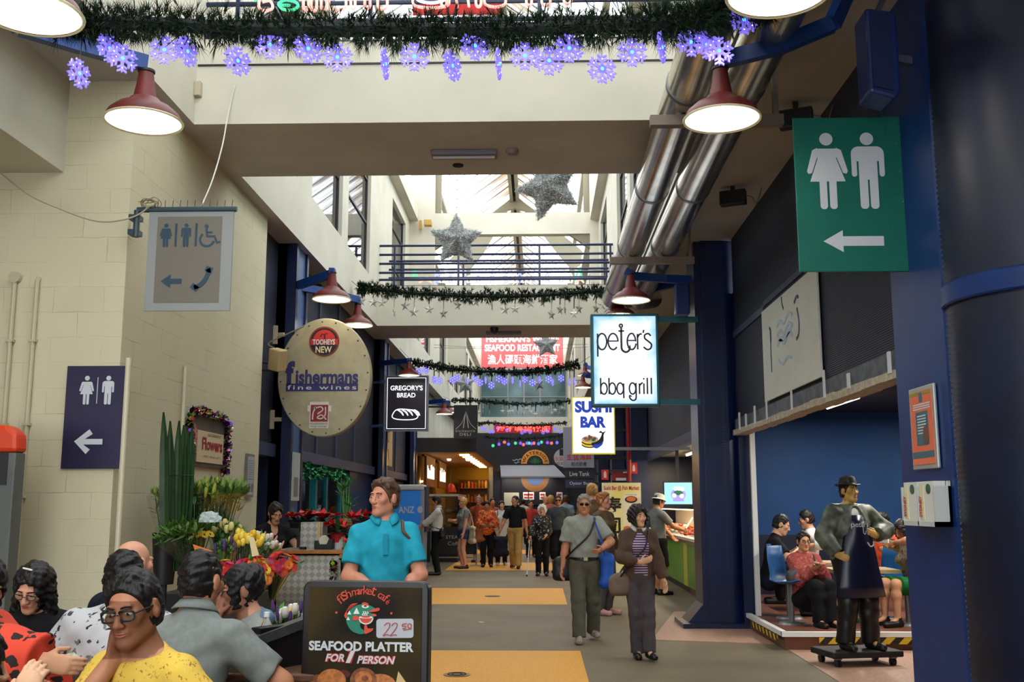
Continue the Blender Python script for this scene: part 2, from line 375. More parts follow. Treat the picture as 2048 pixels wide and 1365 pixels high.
# --- glazed roof: ridge along the arcade, corrugated translucent sheets
def bd_roof(nt, b):
    o = nt.nodes['Material Output']; tr = nt.nodes.new('ShaderNodeBsdfTransparent'); tl = nt.nodes.new('ShaderNodeBsdfTranslucent'); mx = nt.nodes.new('ShaderNodeMixShader')
    tc = nt.nodes.new('ShaderNodeTexCoord'); n = nt.nodes.new('ShaderNodeTexNoise'); mp = nt.nodes.new('ShaderNodeMapping'); mp.inputs['Scale'].default_value = (.35, 3.0, .35)
    n.inputs['Scale'].default_value = 1.6; n.inputs['Detail'].default_value = 6
    nt.links.new(tc.outputs['Object'], mp.inputs[0]); nt.links.new(mp.outputs[0], n.inputs['Vector'])
    sp = nt.nodes.new('ShaderNodeSeparateXYZ'); nt.links.new(tc.outputs['Object'], sp.inputs[0])
    ab = nt.nodes.new('ShaderNodeMath'); ab.operation = 'MULTIPLY_ADD'; ab.inputs[1].default_value = .30; ab.inputs[2].default_value = -3.35; nt.links.new(sp.outputs[2], ab.inputs[0])
    ad = nt.nodes.new('ShaderNodeMath'); ad.operation = 'ADD'; nt.links.new(n.outputs['Fac'], ad.inputs[0]); nt.links.new(ab.outputs[0], ad.inputs[1])
    r = nt.nodes.new('ShaderNodeMapRange'); r.inputs[1].default_value = .48; r.inputs[2].default_value = .85; nt.links.new(ad.outputs[0], r.inputs[0])
    cm = nt.nodes.new('ShaderNodeMixRGB'); cm.inputs[1].default_value = (.95, .97, 1, 1); cm.inputs[2].default_value = lin((120, 104, 84)); nt.links.new(r.outputs[0], cm.inputs[0])
    nt.links.new(cm.outputs[0], tr.inputs[0]); nt.links.new(cm.outputs[0], tl.inputs[0]); mx.inputs[0].default_value = .25
    nt.links.new(tr.outputs[0], mx.inputs[1]); nt.links.new(tl.outputs[0], mx.inputs[2]); nt.links.new(mx.outputs[0], o.inputs[0])
ROOFM = node_mat('corrugated_translucent_sheet', bd_roof)
RIB = mat('roof_rib', (120, 112, 100), .6); OLIVE = mat('olive_steel', (128, 122, 100), .6)
RX, RZ, EXL, EXR, EZ = -.83, 12.3, -7.2, 5.54, 7.6
for nm, ex in (('roof_left', EXL), ('roof_right', EXR)):
    s = -1 if ex < RX else 1
    r = struct(MB().add([(RX+s*.16, -4, RZ-.1), (ex, -4, EZ), (ex, 56, EZ), (RX+s*.16, 56, RZ-.1)], [(0, 1, 2, 3)]).build(nm, ROOFM))
    mb = MB(); k = -4.0
    while k < 56:
        mb.bar((RX+s*.16, k, RZ-.08), (ex, k, EZ+.02), .035, .03); k += .8
    mb.build('roof_rib', RIB, r)
    mb = MB()
    for f in (.33, .66):
        x = RX+(ex-RX)*f; z = RZ+(EZ-RZ)*f-.12; mb.box(x-.06, x+.06, -4, 56, z-.1, z+.05)
    mb.build('roof_purlin', OLIVE, r)
rd = MB(); rd.box(RX-.16, RX-.05, -4, 56, RZ-.34, RZ).box(RX+.05, RX+.16, -4, 56, RZ-.34, RZ); ro = struct(rd.build('roof_ridge', OLIVE))
MB().box(RX-.05, RX+.05, -4, 56, RZ-.12, RZ).build('ridge_slot', BLKM, ro)
# --- portal frames carrying the roof
for y in (24.0, 34.6):
    mb = MB(); xl, xr = -2.5, 1.24; t = .25
    mb.prism([(XL, ZF), (xl, ZF), (xl, 9.6), (XL, 9.6)], y, y+t).prism([(xr, ZF), (XR, ZF), (XR, 9.6), (xr, 9.6)], y, y+t)
    mb.box(xl, xr, y, y+t, 7.95, 8.48)
    f = struct(mb.build('wall_portal', CREAM))
    g = MB()
    g.prism([(xl, 8.48), (xl+.14, 8.48), (xl+.14, 9.6), (xl+.55, 10.1), (RX, 12.1), (RX, 12.25), (xl-.6, 9.9), (xl, 9.6)], y+.05, y+.2)
    g.prism([(xr, 8.48), (xr, 9.6), (xr+.6, 9.9), (RX, 12.25), (RX, 12.1), (xr-.55, 10.1), (xr-.14, 9.6), (xr-.14, 8.48)], y+.05, y+.2)
    g.prism([(RX-.8, 11.55), (RX, 11.75), (RX+.8, 11.55), (RX, 12.2)], y+.04, y+.22)
    g.prism([(xl, 7.6), (xl, 7.95), (xl+.5, 7.95)], y+.05, y+.2).prism([(xr, 7.6), (xr-.5, 7.95), (xr, 7.95)], y+.05, y+.2)
    g.build('gusset', OLIVE, f)
# gallery outer walls
sbox('wall_gallery_left', CREAM, -7.0, -6.85, -4, 50.8, ZF, 6.9); sbox('wall_gallery_right', CREAM, 5.0, 5.15, -4, 50.8, ZF, 6.9)
# --- left ground-floor front, beyond the block wall
def panel_front(name, x, y0, y1, z0, z1, mull, lintel=None, sx=1):
    mb = MB().box(x-.06, x, y0, y1, z0, z1); o = struct(mb.build(name, DKMESH))
    mb = MB()
    for ym in mull: mb.box(x-.02, x+.03, ym-.035, ym+.035, z0, z1)
    if lintel: mb.box(x-.1, x+.06, y0, y1, z0-.1, z0+.06)
    mb.build('mullion', mat('slate_paint', (52, 62, 92), .5), o); return o
panel_front('wall_shopfront_left', -3.42, 11.85, 27.0, 2.2, ZS, [13.9, 15.6, 17.1, 18.8, 22.0, 24.3], True)
struct(MB().box(-3.55, -3.40, 18.45, 21.3, 0, 2.2).build('wall_panel_left', NAVY))
for y0, y1, x1 in ((13.05, 13.75, -3.17), (21.0, 21.65, -3.2), (26.2, 26.9, -3.2)):
    mb = MB().box(-3.62, x1, y0, y0+.10, 0, ZS).box(-3.62, x1, y1-.10, y1, 0, ZS).box(-3.45, -3.3, y0, y1, 0, ZS)
    c = struct(mb.build('column_left', NAVY))
    MB().box(-3.3, x1-.03, y0+.1, y1-.1, 0, ZS).build('column_web', mat('steel_blue_paint', (70, 96, 140), .4), c)
sbox('wall_left_far', CREAM, -3.7, -3.45, 43.0, 50.8, 0, ZS); sbox('wall_deli_upper', CREAM, -3.6, -3.42, 27.0, 43.0, 3.2, ZS)
# wine shop interior
sbox('wall_wine_back', mat('dim_wall', (70, 84, 92), .7), -7.0, -6.9, 11.85, 21, 0, 2.9); sbox('wall_wine_end', mat('dim_wall2', (60, 66, 76), .7), -7, -3.6, 20.9, 21.0, 0, 2.9)
sbox('ceiling_wine', CREAMD, -7, -3.5, 11.85, 21, 2.85, 2.95)
# --- right side: restaurant opening, columns, fronts
XF = 2.5
rf = panel_front('wall_restaurant_front', XF+.06, 7.05, 13.0, 2.42, ZS, [8.8, 11.26])
MB().box(XF-.02, XF+.02, 11.2, 13.0, 3.6, 3.68).box(XF-.02, XF+.02, 8.8, 11.2, 3.66, 3.72).build('panel_rail', mat('slate_paint', (52, 62, 92), .5), rf)
mb = MB()
for k in range(24):
    a = 7.05+k*.248; mb.box(XF-.06, XF+.1, a, a+.246, 2.36+random.uniform(-.006, .006), 2.42+random.uniform(-.005, .008))
mb.build('timber_rail', mat('weathered_timber', (190, 178, 158), .7, var=.3, scale=20), rf)
mb = MB()
for a in (7.1, 8.05, 8.75, 9.9, 11.0, 11.6, 12.1, 12.5):
    w = random.uniform(.02, .05); mb.box(XF-.075, XF-.06, a, a+w, 2.40, 2.40+random.uniform(.1, .28))
mb.build('tape_strip', mat('torn_tape', (205, 208, 210), .5), rf)
MB().box(XF-.03, XF+.06, 7.05, 13.0, 2.42, 2.56).build('grey_valance', mat('worn_grey', (96, 100, 108), .6, var=.4, scale=12), rf)
# near column: corrugated drum with a steel band and a channel post
def corr_cyl(name, cx, cy, r, z0, z1, m, amp=.008, freq=.034, n=48):
    mb = MB(); prof = []; z = z0
    while z < z1: prof.append((r+amp*(1 if (len(prof) % 2) else -1), z)); z += freq/2
    mb.lathe(prof, (cx, cy, 0), n, 0); return struct(mb.build(name, m, smooth='all'))
NAVYD = mat('dark_navy_enamel', (9, 22, 54), .42, var=.4, scale=2.0, spec=.5)
cn = corr_cyl('column_right_near', 2.98, 5.95, .56, 0, ZS, NAVYD)
MB().lathe([(.575, 2.66), (.585, 2.67), (.585, 2.78), (.575, 2.79)], (2.98, 5.95, 0), 48).build('steel_band', BLUE, cn, smooth=True)
struct(MB().box(2.44, 2.85, 6.12, 7.05, 0, ZS).build('column_post_right', BLUE, bevel=.03))
corr_cyl('column_right_conduit', 2.60, 7.10, .045, 0, 2.9, BLKM, .006, .03, 12)
sbox('wall_right_near', NAVYD, 3.4, 9, 5.9, 6.0, 0, ZS); sbox('wall_added_right', NAVYD, 3.7, 3.8, -5.5, 5.9, 0, ZS); sbox('wall_added_rear_right', NAVYD, .6, 3.8, -5.6, -5.5, 0, ZS)  # last two walls: unseen, added to block daylight on the right side
cb = corr_cyl('column_right', 2.36, 13.35, .30, 0, ZS, NAVY, .003)
MB().box(2.02, 2.1, 13.1, 13.7, 0, ZS).box(2.1, 2.4, 13.05, 13.12, 0, ZS).box(2.5, 2.66, 12.98, 13.5, 0, 4.2).build('flange', NAVY, cb)
MB().prism([(1.78, 0), (2.02, 0), (2.02, .28)], 13.1, 13.7).box(1.75, 2.75, 12.95, 13.8, 0, .06).build('base_plate', NAVY, cb)
MB().box(2.62, 2.68, 12.85, 12.91, .17, 2.4).build('white_pole', WHITE, cb)
# restaurant interior
sbox('floor_restaurant', BRICKT, 2.56, 9, 11.15, 18.0, 0, .17); 
st = struct(MB().box(2.52, 2.58, 11.12, 13.0, .14, .19).box(2.52, 6.0, 11.09, 11.15, .14, .19).build('trim_step', WHITE))
hz = stripes_mat('hazard_tape', (214, 178, 40), (26, 24, 24), 3.3, axis=0, duty=.5)
def bd_hz(nt, b):
    tc = nt.nodes.new('ShaderNodeTexCoord'); sp = nt.nodes.new('ShaderNodeSeparateXYZ'); nt.links.new(tc.outputs['Object'], sp.inputs[0])
    a = nt.nodes.new('ShaderNodeMath'); a.operation = 'ADD'; nt.links.new(sp.outputs[0], a.inputs[0]); nt.links.new(sp.outputs[1], a.inputs[1])
    s = nt.nodes.new('ShaderNodeMath'); s.operation = 'MULTIPLY_ADD'; s.inputs[1].default_value = -1.0; nt.links.new(sp.outputs[2], s.inputs[0]); nt.links.new(a.outputs[0], s.inputs[2])
    m = nt.nodes.new('ShaderNodeMath'); m.operation = 'MULTIPLY'; m.inputs[1].default_value = 5.5; nt.links.new(s.outputs[0], m.inputs[0])
    f = nt.nodes.new('ShaderNodeMath'); f.operation = 'FRACT'; nt.links.new(m.outputs[0], f.inputs[0])
    g = nt.nodes.new('ShaderNodeMath'); g.operation = 'GREATER_THAN'; g.inputs[1].default_value = .5; nt.links.new(f.outputs[0], g.inputs[0])
    mx = nt.nodes.new('ShaderNodeMixRGB'); mx.inputs[1].default_value = lin((216, 180, 40)); mx.inputs[2].default_value = lin((24, 22, 22)); nt.links.new(g.outputs[0], mx.inputs[0]); nt.links.new(mx.outputs[0], b.inputs['Base Color'])
HZ = node_mat('hazard_stripes', bd_hz)
MB().box(2.9, 5.0, 11.085, 11.09, .07, .135).box(2.515, 2.52, 11.3, 12.6, .07, .13).build('hazard_stripe', HZ, st)
BLUEW = mat('deep_blue_wall', (7, 66, 122), .6, var=.12, scale=2.5)
sbox('wall_restaurant_back', BLUEW, 2.74, 9, 15.9, 16.0, 1.05, 2.9); sbox('wall_restaurant_dado', mat('navy_dado', (16, 22, 50), .5), 2.74, 9, 15.88, 15.98, 0, 1.05)
sbox('wall_restaurant_side', NAVYD, 8.9, 9, 6, 16, 0, 3.2); sbox('ceiling_restaurant', mat('dark_ceiling', (40, 44, 56), .7), 2.6, 9, 6.0, 16, 2.9, 3.0)
sbox('wall_restaurant_left', BLUEW, 2.68, 2.74, 13.7, 15.9, 0, 2.9)
# sushi counter bay and the front beyond it
pr = panel_front('wall_sushi_front', XF+.06, 13.7, 26.0, 2.62, ZS, [15.2, 17, 19, 21, 23], True)
sbox('wall_sushi_back', mat('dim_brown', (96, 78, 66), .7), 4.6, 4.7, 16.2, 26, 0, 2.7); sbox('ceiling_sushi', CREAMD, 2.75, 4.7, 16.15, 26, 2.68, 2.75)
sbox('wall_right_far', mat('far_navy', (22, 30, 60), .5), 2.5, 2.7, 26.0, 50.8, 0, ZS); sbox('wall_sushi_end', NAVY, 2.5, 4.7, 25.9, 26.0, 0, 2.8)
for y in (23.6, 30, 37): sbox('column_right_far', NAVY, 2.1, 2.47, y, y+.5, 0, ZS)
# --- far end
sbox('wall_end', CREAM, -8, 8, 51.0, 51.2, 5.68, 13)
sbox('wall_end_lower', mat('charcoal_wall', (34, 34, 44), .6), -3.5, 3, 49.26, 51.1, 0, ZS)
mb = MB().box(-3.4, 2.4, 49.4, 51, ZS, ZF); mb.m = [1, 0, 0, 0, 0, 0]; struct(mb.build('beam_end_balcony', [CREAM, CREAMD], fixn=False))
wg = struct(MB().box(-2.9, 1.35, 50.86, 50.92, ZF+.05, 8.2).build('window_60', mat('teal_glass', (70, 104, 108), .08, spec=.8, var=.5, scale=.9)))
mb = MB()
for x in (-2.9, -1.55, -.75, .05, 1.35): mb.box(x-.03, x+.03, 50.82, 50.9, ZF, 8.2)
mb.box(-2.9, 1.35, 50.80, 50.9, 6.78, 6.83).box(-2.9, 1.35, 50.8, 50.9, 8.15, 8.22); mb.build('window_frame', GREYM, wg)
# ------------------------------------------------------------------ signs, lamps, garlands, services
ORD = ['first','second','third','fourth','fifth','sixth','seventh','eighth','ninth','tenth','eleventh','twelfth','thirteenth','fourteenth','fifteenth','sixteenth','seventeenth','eighteenth','nineteenth','twentieth','twenty-first','twenty-second','twenty-third','twenty-fourth','twenty-fifth','twenty-sixth','twenty-seventh','twenty-eighth']
class Sign:
    """a flat sign seen square-on: pixels of its rectangle become local XZ coordinates"""
    def __init__(s, name, label, cat, l, t, r, b, Y, tilt=0.0, group=None):
        s.cx, s.cy = (l+r)/2, (t+b)/2; A, B = P(l, t, Y), P(r, b, Y)
        C = P(s.cx, s.cy, Y); s.kx = (B.x-A.x)/(r-l); s.kz = (A.z-B.z)/(b-t); s.w, s.h = B.x-A.x, A.z-B.z
        s.o = thing(name, label, cat, C, tilt, group)
    def q(s, px, py): return ((px-s.cx)*s.kx, -(py-s.cy)*s.kz)
    def R(s, l, t, r, b): x0, z1 = s.q(l, t); x1, z0 = s.q(r, b); return x0, x1, z0, z1
    def text(s, mb, body, l, tp, r, b, **kw):
        x0, x1, z0, z1 = s.R(l, tp, r, b); return letters(mb, body, (x0+x1)/2, z0, h=z1-z0, w=x1-x0, **kw)
    def pts(s, L): return [s.q(*p) for p in L]
def sidesign(name, label, cat, X, y0, y1, z0, z1, face=1):
    """a sign on a wall along the arcade; face=+1 looks to +X. local coords: x from 0..w (left to right as read), z from 0..h"""
    yy = y0 if face > 0 else y1
    return thing(name, label, cat, (X, yy, z0), math.pi/2*face)

def woman(mb, cx, z0, h, y, m=0, t=.003):
    u = h; mb.prism(ell(cx, z0+.915*u, .083*u, .083*u, 20), y-t, y, m)
    mb.prism([(cx-.14*u, z0+.79*u), (cx+.14*u, z0+.79*u), (cx+.115*u, z0+.66*u), (cx+.22*u, z0+.36*u), (cx-.22*u, z0+.36*u), (cx-.115*u, z0+.66*u)], y-t, y, m)
    for s in (-1, 1):
        mb.prism([(cx+s*.12*u, z0+.80*u), (cx+s*.18*u, z0+.77*u), (cx+s*.255*u, z0+.49*u), (cx+s*.235*u, z0+.46*u), (cx+s*.195*u, z0+.47*u), (cx+s*.10*u, z0+.74*u)], y-t*1.15, y, m)
        mb.prism(rrect(min(cx+s*.015*u, cx+s*.105*u), max(cx+s*.015*u, cx+s*.105*u), z0, z0+.40*u, .04*u, 3), y-t*1.3, y, m)
def man(mb, cx, z0, h, y, m=0, t=.003):
    u = h; mb.prism(ell(cx, z0+.915*u, .083*u, .083*u, 20), y-t, y, m)
    mb.prism(rrect(cx-.205*u, cx+.205*u, z0+.62*u, z0+.815*u, .09*u, 4), y-t, y, m); mb.box(cx-.115*u, cx+.115*u, y-t*1.15, y, z0+.38*u, z0+.75*u, m)
    for s in (-1, 1):
        mb.prism(rrect(min(cx+s*.14*u, cx+s*.205*u), max(cx+s*.14*u, cx+s*.205*u), z0+.42*u, z0+.74*u, .03*u, 3), y-t*1.3, y, m)
        mb.prism(rrect(min(cx+s*.012*u, cx+s*.115*u), max(cx+s*.012*u, cx+s*.115*u), z0, z0+.44*u, .045*u, 3), y-t*1.3, y, m)
def arrow_left(mb, x0, x1, zc, hh, sh, y, m=0, head=None, t=.003):
    head = head or hh; mb.prism([(x0, zc), (x0+head, zc+hh), (x0+head, zc+sh), (x1, zc+sh), (x1, zc-sh), (x0+head, zc-sh), (x0+head, zc-hh)], y-t, y, m)

ICONW = mat('sign_white', (200, 204, 210), .5); 
# green toilet sign
S = Sign('hanging_sign', 'green sign with white woman and man symbols and an arrow, on the near right post', 'sign', 1583, 235, 1816, 541, 6.68)
GRN = mat('sign_green', (8, 100, 86), .45, var=.08, scale=6)
MB().box(-S.w/2, S.w/2, -.008, .008, -S.h/2, S.h/2).build('board', GRN, S.o, bevel=.003)
mb = MB(); x, z = S.q(1653, 419); h = S.q(0, 266)[1]-S.q(0, 419)[1]
woman(mb, x, z, h, -.008); mb.build('woman_symbol', ICONW, S.o); mb = MB(); x, z = S.q(1741, 419); man(mb, x, z, h, -.008); mb.build('man_symbol', ICONW, S.o); mb = MB()
x0, zc = S.q(1637, 482); x1, _ = S.q(1766, 480); arrow_left(mb, x0, x1, zc, .075, .033, -.008, head=.13)
mb.build('arrow_symbol', ICONW, S.o)
mb = MB()
for py in (245, 290, 345, 405, 463, 520): mb.ball((*S.q(1788+py*.06, py)[:1], -.012, S.q(0, py)[1]), .006, 5)
mb.build('rivet', GREYM, S.o)
MB().box(S.w/2-.10, 2.45-S.o.location.x, -.012, .012, -S.h/2, S.h/2).build('fixing_strip', GRN, S.o)
# grey toilet and phone sign
S = Sign('hanging_sign', 'grey hanging sign with toilet, wheelchair and telephone symbols above the left wall corner', 'sign', 299, 424, 459, 621, 7.72)
MB().box(-S.w/2, S.w/2, -.008, .008, -S.h/2, S.h/2).build('board', mat('sign_silver', (140, 144, 142), .5), S.o)
x0, x1, z0, z1 = S.R(316, 434, 438, 605); MB().box(x0, x1, -.011, -.008, z0, z1).build('panel', mat('sign_taupe', (112, 107, 96), .55), S.o)
mb = MB(); u = S.q(0, 447)[1]-S.q(0, 494)[1]
SL = mat('sign_slate', (38, 66, 84), .5); x, z = S.q(333, 495); woman(mb, x, z, u, -.011); mb.build('woman_symbol', SL, S.o); mb = MB(); x, z = S.q(371, 495); man(mb, x, z, u, -.011); mb.build('man_symbol', SL, S.o); mb = MB()
for px in (352, 390): x0, x1, z0, z1 = S.R(px-2, 448, px+2, 494); mb.box(x0, x1, -.014, -.011, z0, z1)
mb.prism(ell(*S.q(409, 454), .016, .016, 14), -.014, -.011); mb.stroke(S.pts([(409, 459), (411, 474), (425, 474), (430, 487), (436, 485)]), .018, -.011); mb.stroke(S.pts([(411, 466), (421, 466)]), .012, -.011)
cx, cz = S.q(411, 480); mb.stroke(ell(cx, cz, .055, .055, 22, 130, 345), .016, -.011); mb.build('wheelchair_symbol', SL, S.o); mb = MB()
x0, zc = S.q(328, 563); x1, _ = S.q(367, 563); arrow_left(mb, x0, x1, zc, .055, .02, -.011, head=.075); mb.build('arrow_symbol', SL, S.o); mb = MB()
ph = S.pts([(391, 576), (402, 571), (411, 560), (417, 545), (415, 539)]); mb.stroke(spline(ph), .035, -.011)
mb.stroke(S.pts([(386, 571), (398, 580)]), .045, -.011); mb.stroke(S.pts([(411, 538), (424, 543)]), .045, -.011)
mb.build('phone_symbol', SL, S.o)
mb = MB(); zt = S.h/2+.02; mb.tube([(-S.w/2-.1, 0, zt), (S.w/2+.02, 0, zt)], .022, 10); mb.tube([(-S.w/2-.1, 0, zt-.005), (-S.w/2-.1, 0, zt-.22)], .025, 10).box(-S.w/2-.16, -S.w/2-.08, -.02, .08, zt-.2, zt-.16).box(-S.w/2-.16, -S.w/2-.08, -.02, .08, zt-.08, zt-.04)
mb.build('hanger_bar', mat('slate_tube', (48, 66, 76), .4), S.o)
mb = MB()
for k in range(11): x = -S.w/2+.06+k*(S.w-.08)/10; mb.tube([(x, 0, zt+.02), (x+random.uniform(-.006, .006), 0, zt+.075)], .003, 5)
mb.build('bird_spike', mat('rusty_wire', (96, 78, 60), .6, metal=.4), S.o)
mb = MB()
for k in range(7):
    r = .05+.02*random.random(); c = (-S.w/2-.02+.05*random.random(), -.01, zt+.03+.03*random.random())
    mb.tube([(c[0]+r*math.cos(t+k), c[1]+.03*math.sin(2*t), c[2]+.6*r*math.sin(t+k)) for t in np.linspace(0, 5.2, 18)], .004, 5)
mb.build('wire_coil', mat('dirty_cable', (150, 136, 108), .6), S.o)
tag(MB().tube([tuple(p) for p in spline([P(0, 345, 7.6), P(55, 388, 7.6), P(110, 414, 7.6), P(195, 443, 7.62), P(265, 435, 7.68), P(300, 412, 7.70)], 6)], .007, 6).build('cable', mat('old_cable', (170, 158, 132), .6)), 'slack cream cable sagging across the left wall to the grey hanging sign', 'cable')
tag(MB().tube([tuple(p) for p in spline([P(403, 412, 7.73), P(425, 360, 8.0), P(445, 290, 8.35), P(455, 235, 8.7), P(470, 170, 8.75)], 6)], .006, 6).build('cable', mat('white_cable', (206, 204, 194), .6)), 'white cable running up from the grey hanging sign to the near bridge', 'cable')
# purple toilet sign on the wall
S = Sign('wall_sign', 'dark purple wall sign with woman and man symbols and left arrow', 'sign', 136, 732, 239, 937, 7.785)
MB().box(-S.w/2, S.w/2, -.01, .012, -S.h/2, S.h/2).build('board', mat('sign_purple', (30, 26, 62), .45), S.o)
mb = MB(); u = S.q(0, 752)[1]-S.q(0, 810)[1]; x, z = S.q(173, 810); woman(mb, x, z, u, -.01); mb.build('woman_symbol', ICONW, S.o); mb = MB(); x, z = S.q(211, 810); man(mb, x, z, u, -.01); mb.build('man_symbol', ICONW, S.o); mb = MB()
x0, x1, z0, z1 = S.R(191.4, 755, 192.6, 808); mb.box(x0, x1, -.013, -.01, z0, z1); mb.build('divider_line', ICONW, S.o); mb = MB()
mb.stroke(S.pts([(186, 864), (162, 884), (182, 904)]), .045, -.01); mb.stroke(S.pts([(163, 884), (207, 884)]), .042, -.01, t=.0045)
mb.build('arrow_symbol', ICONW, S.o)
# oval wine shop sign
S = Sign('hanging_sign', 'large oval metal sign for the wine shop, hung from the first left column', 'sign', 561, 638, 740, 874, 12.9)
o = MB().prism(ell(0, 0, S.w/2, S.h/2, 64), -.07, .07).build('disc', mat('brushed_brass_grey', (168, 158, 128), .42, metal=.35, var=.12, scale=9), S.o, bevel=.012)
mb = MB()
for k in range(20):
    a = 2*math.pi*(k+.25)/20; mb.ball((.93*S.w/2*math.cos(a), -.072, .94*S.h/2*math.sin(a)), .011, 5)
mb.build('rivet', mat('dark_rivet', (80, 74, 66), .4, metal=.6), S.o)
cx, cz = S.q(649, 685); r = 29*S.kx
mb = MB().prism(ell(cx, cz, r, r, 40), -.078, -.07, 0).prism(ell(cx, cz, r*.9, r*.9, 40), -.080, -.078, 1).prism(ell(cx, cz+.01, r*.74, r*.72, 30, 0, 180), -.083, -.080, 2).box(cx-r*.88, cx+r*.88, -.084, -.080, cz-.045, cz+.03, 2)
S.text(mb, 'TOOHEYS', 627, 681, 670, 692, y=-.084, bold=.03, m=3); S.text(mb, 'NEW', 633, 695, 664, 708, y=-.080, bold=.02, m=4)
mb.stroke(S.pts([(641, 676), (645, 670), (650, 672), (652, 668), (656, 671)]), .012, -.083, m=1); mb.stroke(S.pts([(650, 672), (650, 681)]), .016, -.083, m=1)
mb.build('round_badge', [mat('badge_rim', (120, 40, 30), .4), mat('badge_black', (22, 18, 20), .4), mat('badge_red', (178, 32, 32), .4), ICONW, mat('badge_cream', (228, 214, 176), .5)], S.o)
PURP = mat('lettering_indigo', (42, 38, 96), .45)
mb = MB(); S.text(mb, 'ishermans', 596, 741, 716, 770, y=-.07, bold=.035); x0, x1, z0, z1 = S.R(578, 769, 716, 784); mb.box(x0, x1, -.074, -.07, z0, z1)
S.text(mb, 'f', 576, 724, 594, 770, y=-.07, bold=.05)
mb.build('shop_name', PURP, S.o)
mb = MB(); S.text(mb, 'fine wines', 581, 772, 713, 781, y=-.075, bold=.01, space=1.3); mb.build('tagline', ICONW, S.o)
mb = MB(); x0, x1, z0, z1 = S.R(625, 805, 661, 857); mb.box(x0, x1, -.074, -.07, z0, z1, 0); x0, x1, z0, z1 = S.R(621, 812, 666, 824); mb.box(x0, x1, -.073, -.07, z0, z1, 0)
x0, x1, z0, z1 = S.R(627, 811, 660, 844); mb.box(x0, x1, -.077, -.07, z0, z1, 1)
mb.stroke(spline(S.pts([(631, 840), (632, 826), (637, 815), (634, 818), (646, 815), (650, 821), (640, 829)])), .014, -.077, m=0); mb.stroke(spline(S.pts([(655, 815), (655, 830), (648, 838), (640, 836), (648, 831), (657, 840)])), .014, -.077, m=0)
S.text(mb, "FISHERMAN'S", 626, 846, 660, 850, y=-.074, m=2); S.text(mb, "FINE WINES", 628, 852, 658, 855, y=-.074, m=2)
mb.build('sticker', [mat('sticker_white', (214, 210, 198), .5), mat('sticker_red', (140, 30, 34), .45), mat('ink_brown', (70, 58, 52), .6)], S.o)
for pz in (S.q(0, 668)[1], S.q(0, 838)[1]): MB().bar((-S.w/2+.04, .03, pz), (-S.w/2-.35, .12, pz), .035, .05).box(-S.w/2-.2, -S.w/2-.05, .03, .06, pz-.12, pz+.12).build('bracket', mat('bracket_beige', (178, 166, 140), .5), S.o)
fl = thing('floodlight', 'small cream box floodlight on a wire bracket beside the oval sign', 'light', P(555, 720, 12.0))
MB().box(-.09, .09, -.07, .07, -.13, .13).build('housing', mat('aged_cream_plastic', (178, 156, 112), .5), fl, bevel=.015).rotation_euler = (.2, .25, -.5)
MB().bar((-.25, .05, -.12), (.02, 0, -.14), .02).bar((-.26, .06, -.15), (-.26, .06, 0), .02).bar((-.26, .06, -.02), (-.06, .02, -.05), .012).build('bracket', BLKM, fl)
MB().tube(spline([(.0, 0, .12), (-.12, .02, .2), (.1, .05, .32), (.28, .1, .42)], 6), .01, 6).build('cable', mat('olive_cable', (120, 112, 88), .6), fl)
# bread shop sign
S = Sign('hanging_sign', 'dark framed sign of the bread shop with a loaf drawing', 'sign', 771, 752, 856, 863, 20.4)
MB().box(-S.w/2, S.w/2, -.05, .05, -S.h/2, S.h/2).build('case', mat('sign_frame_silver', (120, 118, 130), .4, metal=.5), S.o)
MB().box(-S.w/2+.025, S.w/2-.025, -.056, -.05, -S.h/2+.025, S.h/2-.025).build('panel', mat('sign_aubergine', (34, 26, 40), .4), S.o)
mb = MB(); S.text(mb, "GREGORY'S", 782, 772, 845, 782, y=-.056, bold=.015); S.text(mb, 'BREAD', 795, 787, 831, 796, y=-.056, bold=.015)
w_, h_ = S.w/2-.05, S.h/2-.05; mb.stroke([(-w_, -h_), (w_, -h_), (w_, h_), (-w_, h_)], .014, -.056, closed=True)
mb.stroke(spline(S.pts([(788, 828), (796, 820), (815, 820), (834, 824), (836, 835), (826, 840), (800, 840), (787, 836)]), 6, True), .018, -.056, closed=True)
for px in (797, 806, 815, 824, 829): mb.stroke(spline(S.pts([(px, 820), (px+8, 825), (px+11, 832), (px+6, 826), (px-1, 821)])), .012, -.056)
mb.build('lettering', glow('backlit_white', (225, 232, 245), .9), S.o)
mb = MB()
for py in (763, 851): z = S.q(0, py)[1]; mb.bar((-S.w/2, 0, z), (-S.w/2-.36, .3, z), .05)
mb.box(-S.w/2-.42, -S.w/2-.36, .2, .3, -S.h/2-.05, S.h/2+.35); mb.build('bracket', mat('steel_blue_paint', (70, 96, 140), .4), S.o)
# deli sign
S = Sign('hanging_sign', 'black square deli sign with a bridge pylon drawing, above the canopy corner', 'sign', 908, 811, 955, 878, 26.3)
MB().box(-S.w/2, S.w/2, -.04, .04, -S.h/2, S.h/2).build('board', mat('sign_black', (30, 27, 30), .5), S.o)
mb = MB(); S.text(mb, 'DELI', 920, 867, 942, 872, y=-.04, bold=.01, space=1.2); S.text(mb, 'blackwattle', 912, 860, 950, 865, y=-.04, space=1.3)
for sx in (-1, 1):
    mb.stroke(spline(S.pts([(932, 820), (932+sx*3, 833), (932+sx*9, 848), (932+sx*20, 859)])), .012, -.04); mb.stroke(S.pts([(932, 820), (932+sx*5, 857)]), .02, -.04)
mb.build('lettering', mat('faded_white', (176, 172, 166), .5), S.o); MB().box(-3.25-S.o.location.x, -S.w/2, -.02, .02, S.h/2-.06, S.h/2-.02).build('bracket', BLKM, S.o)
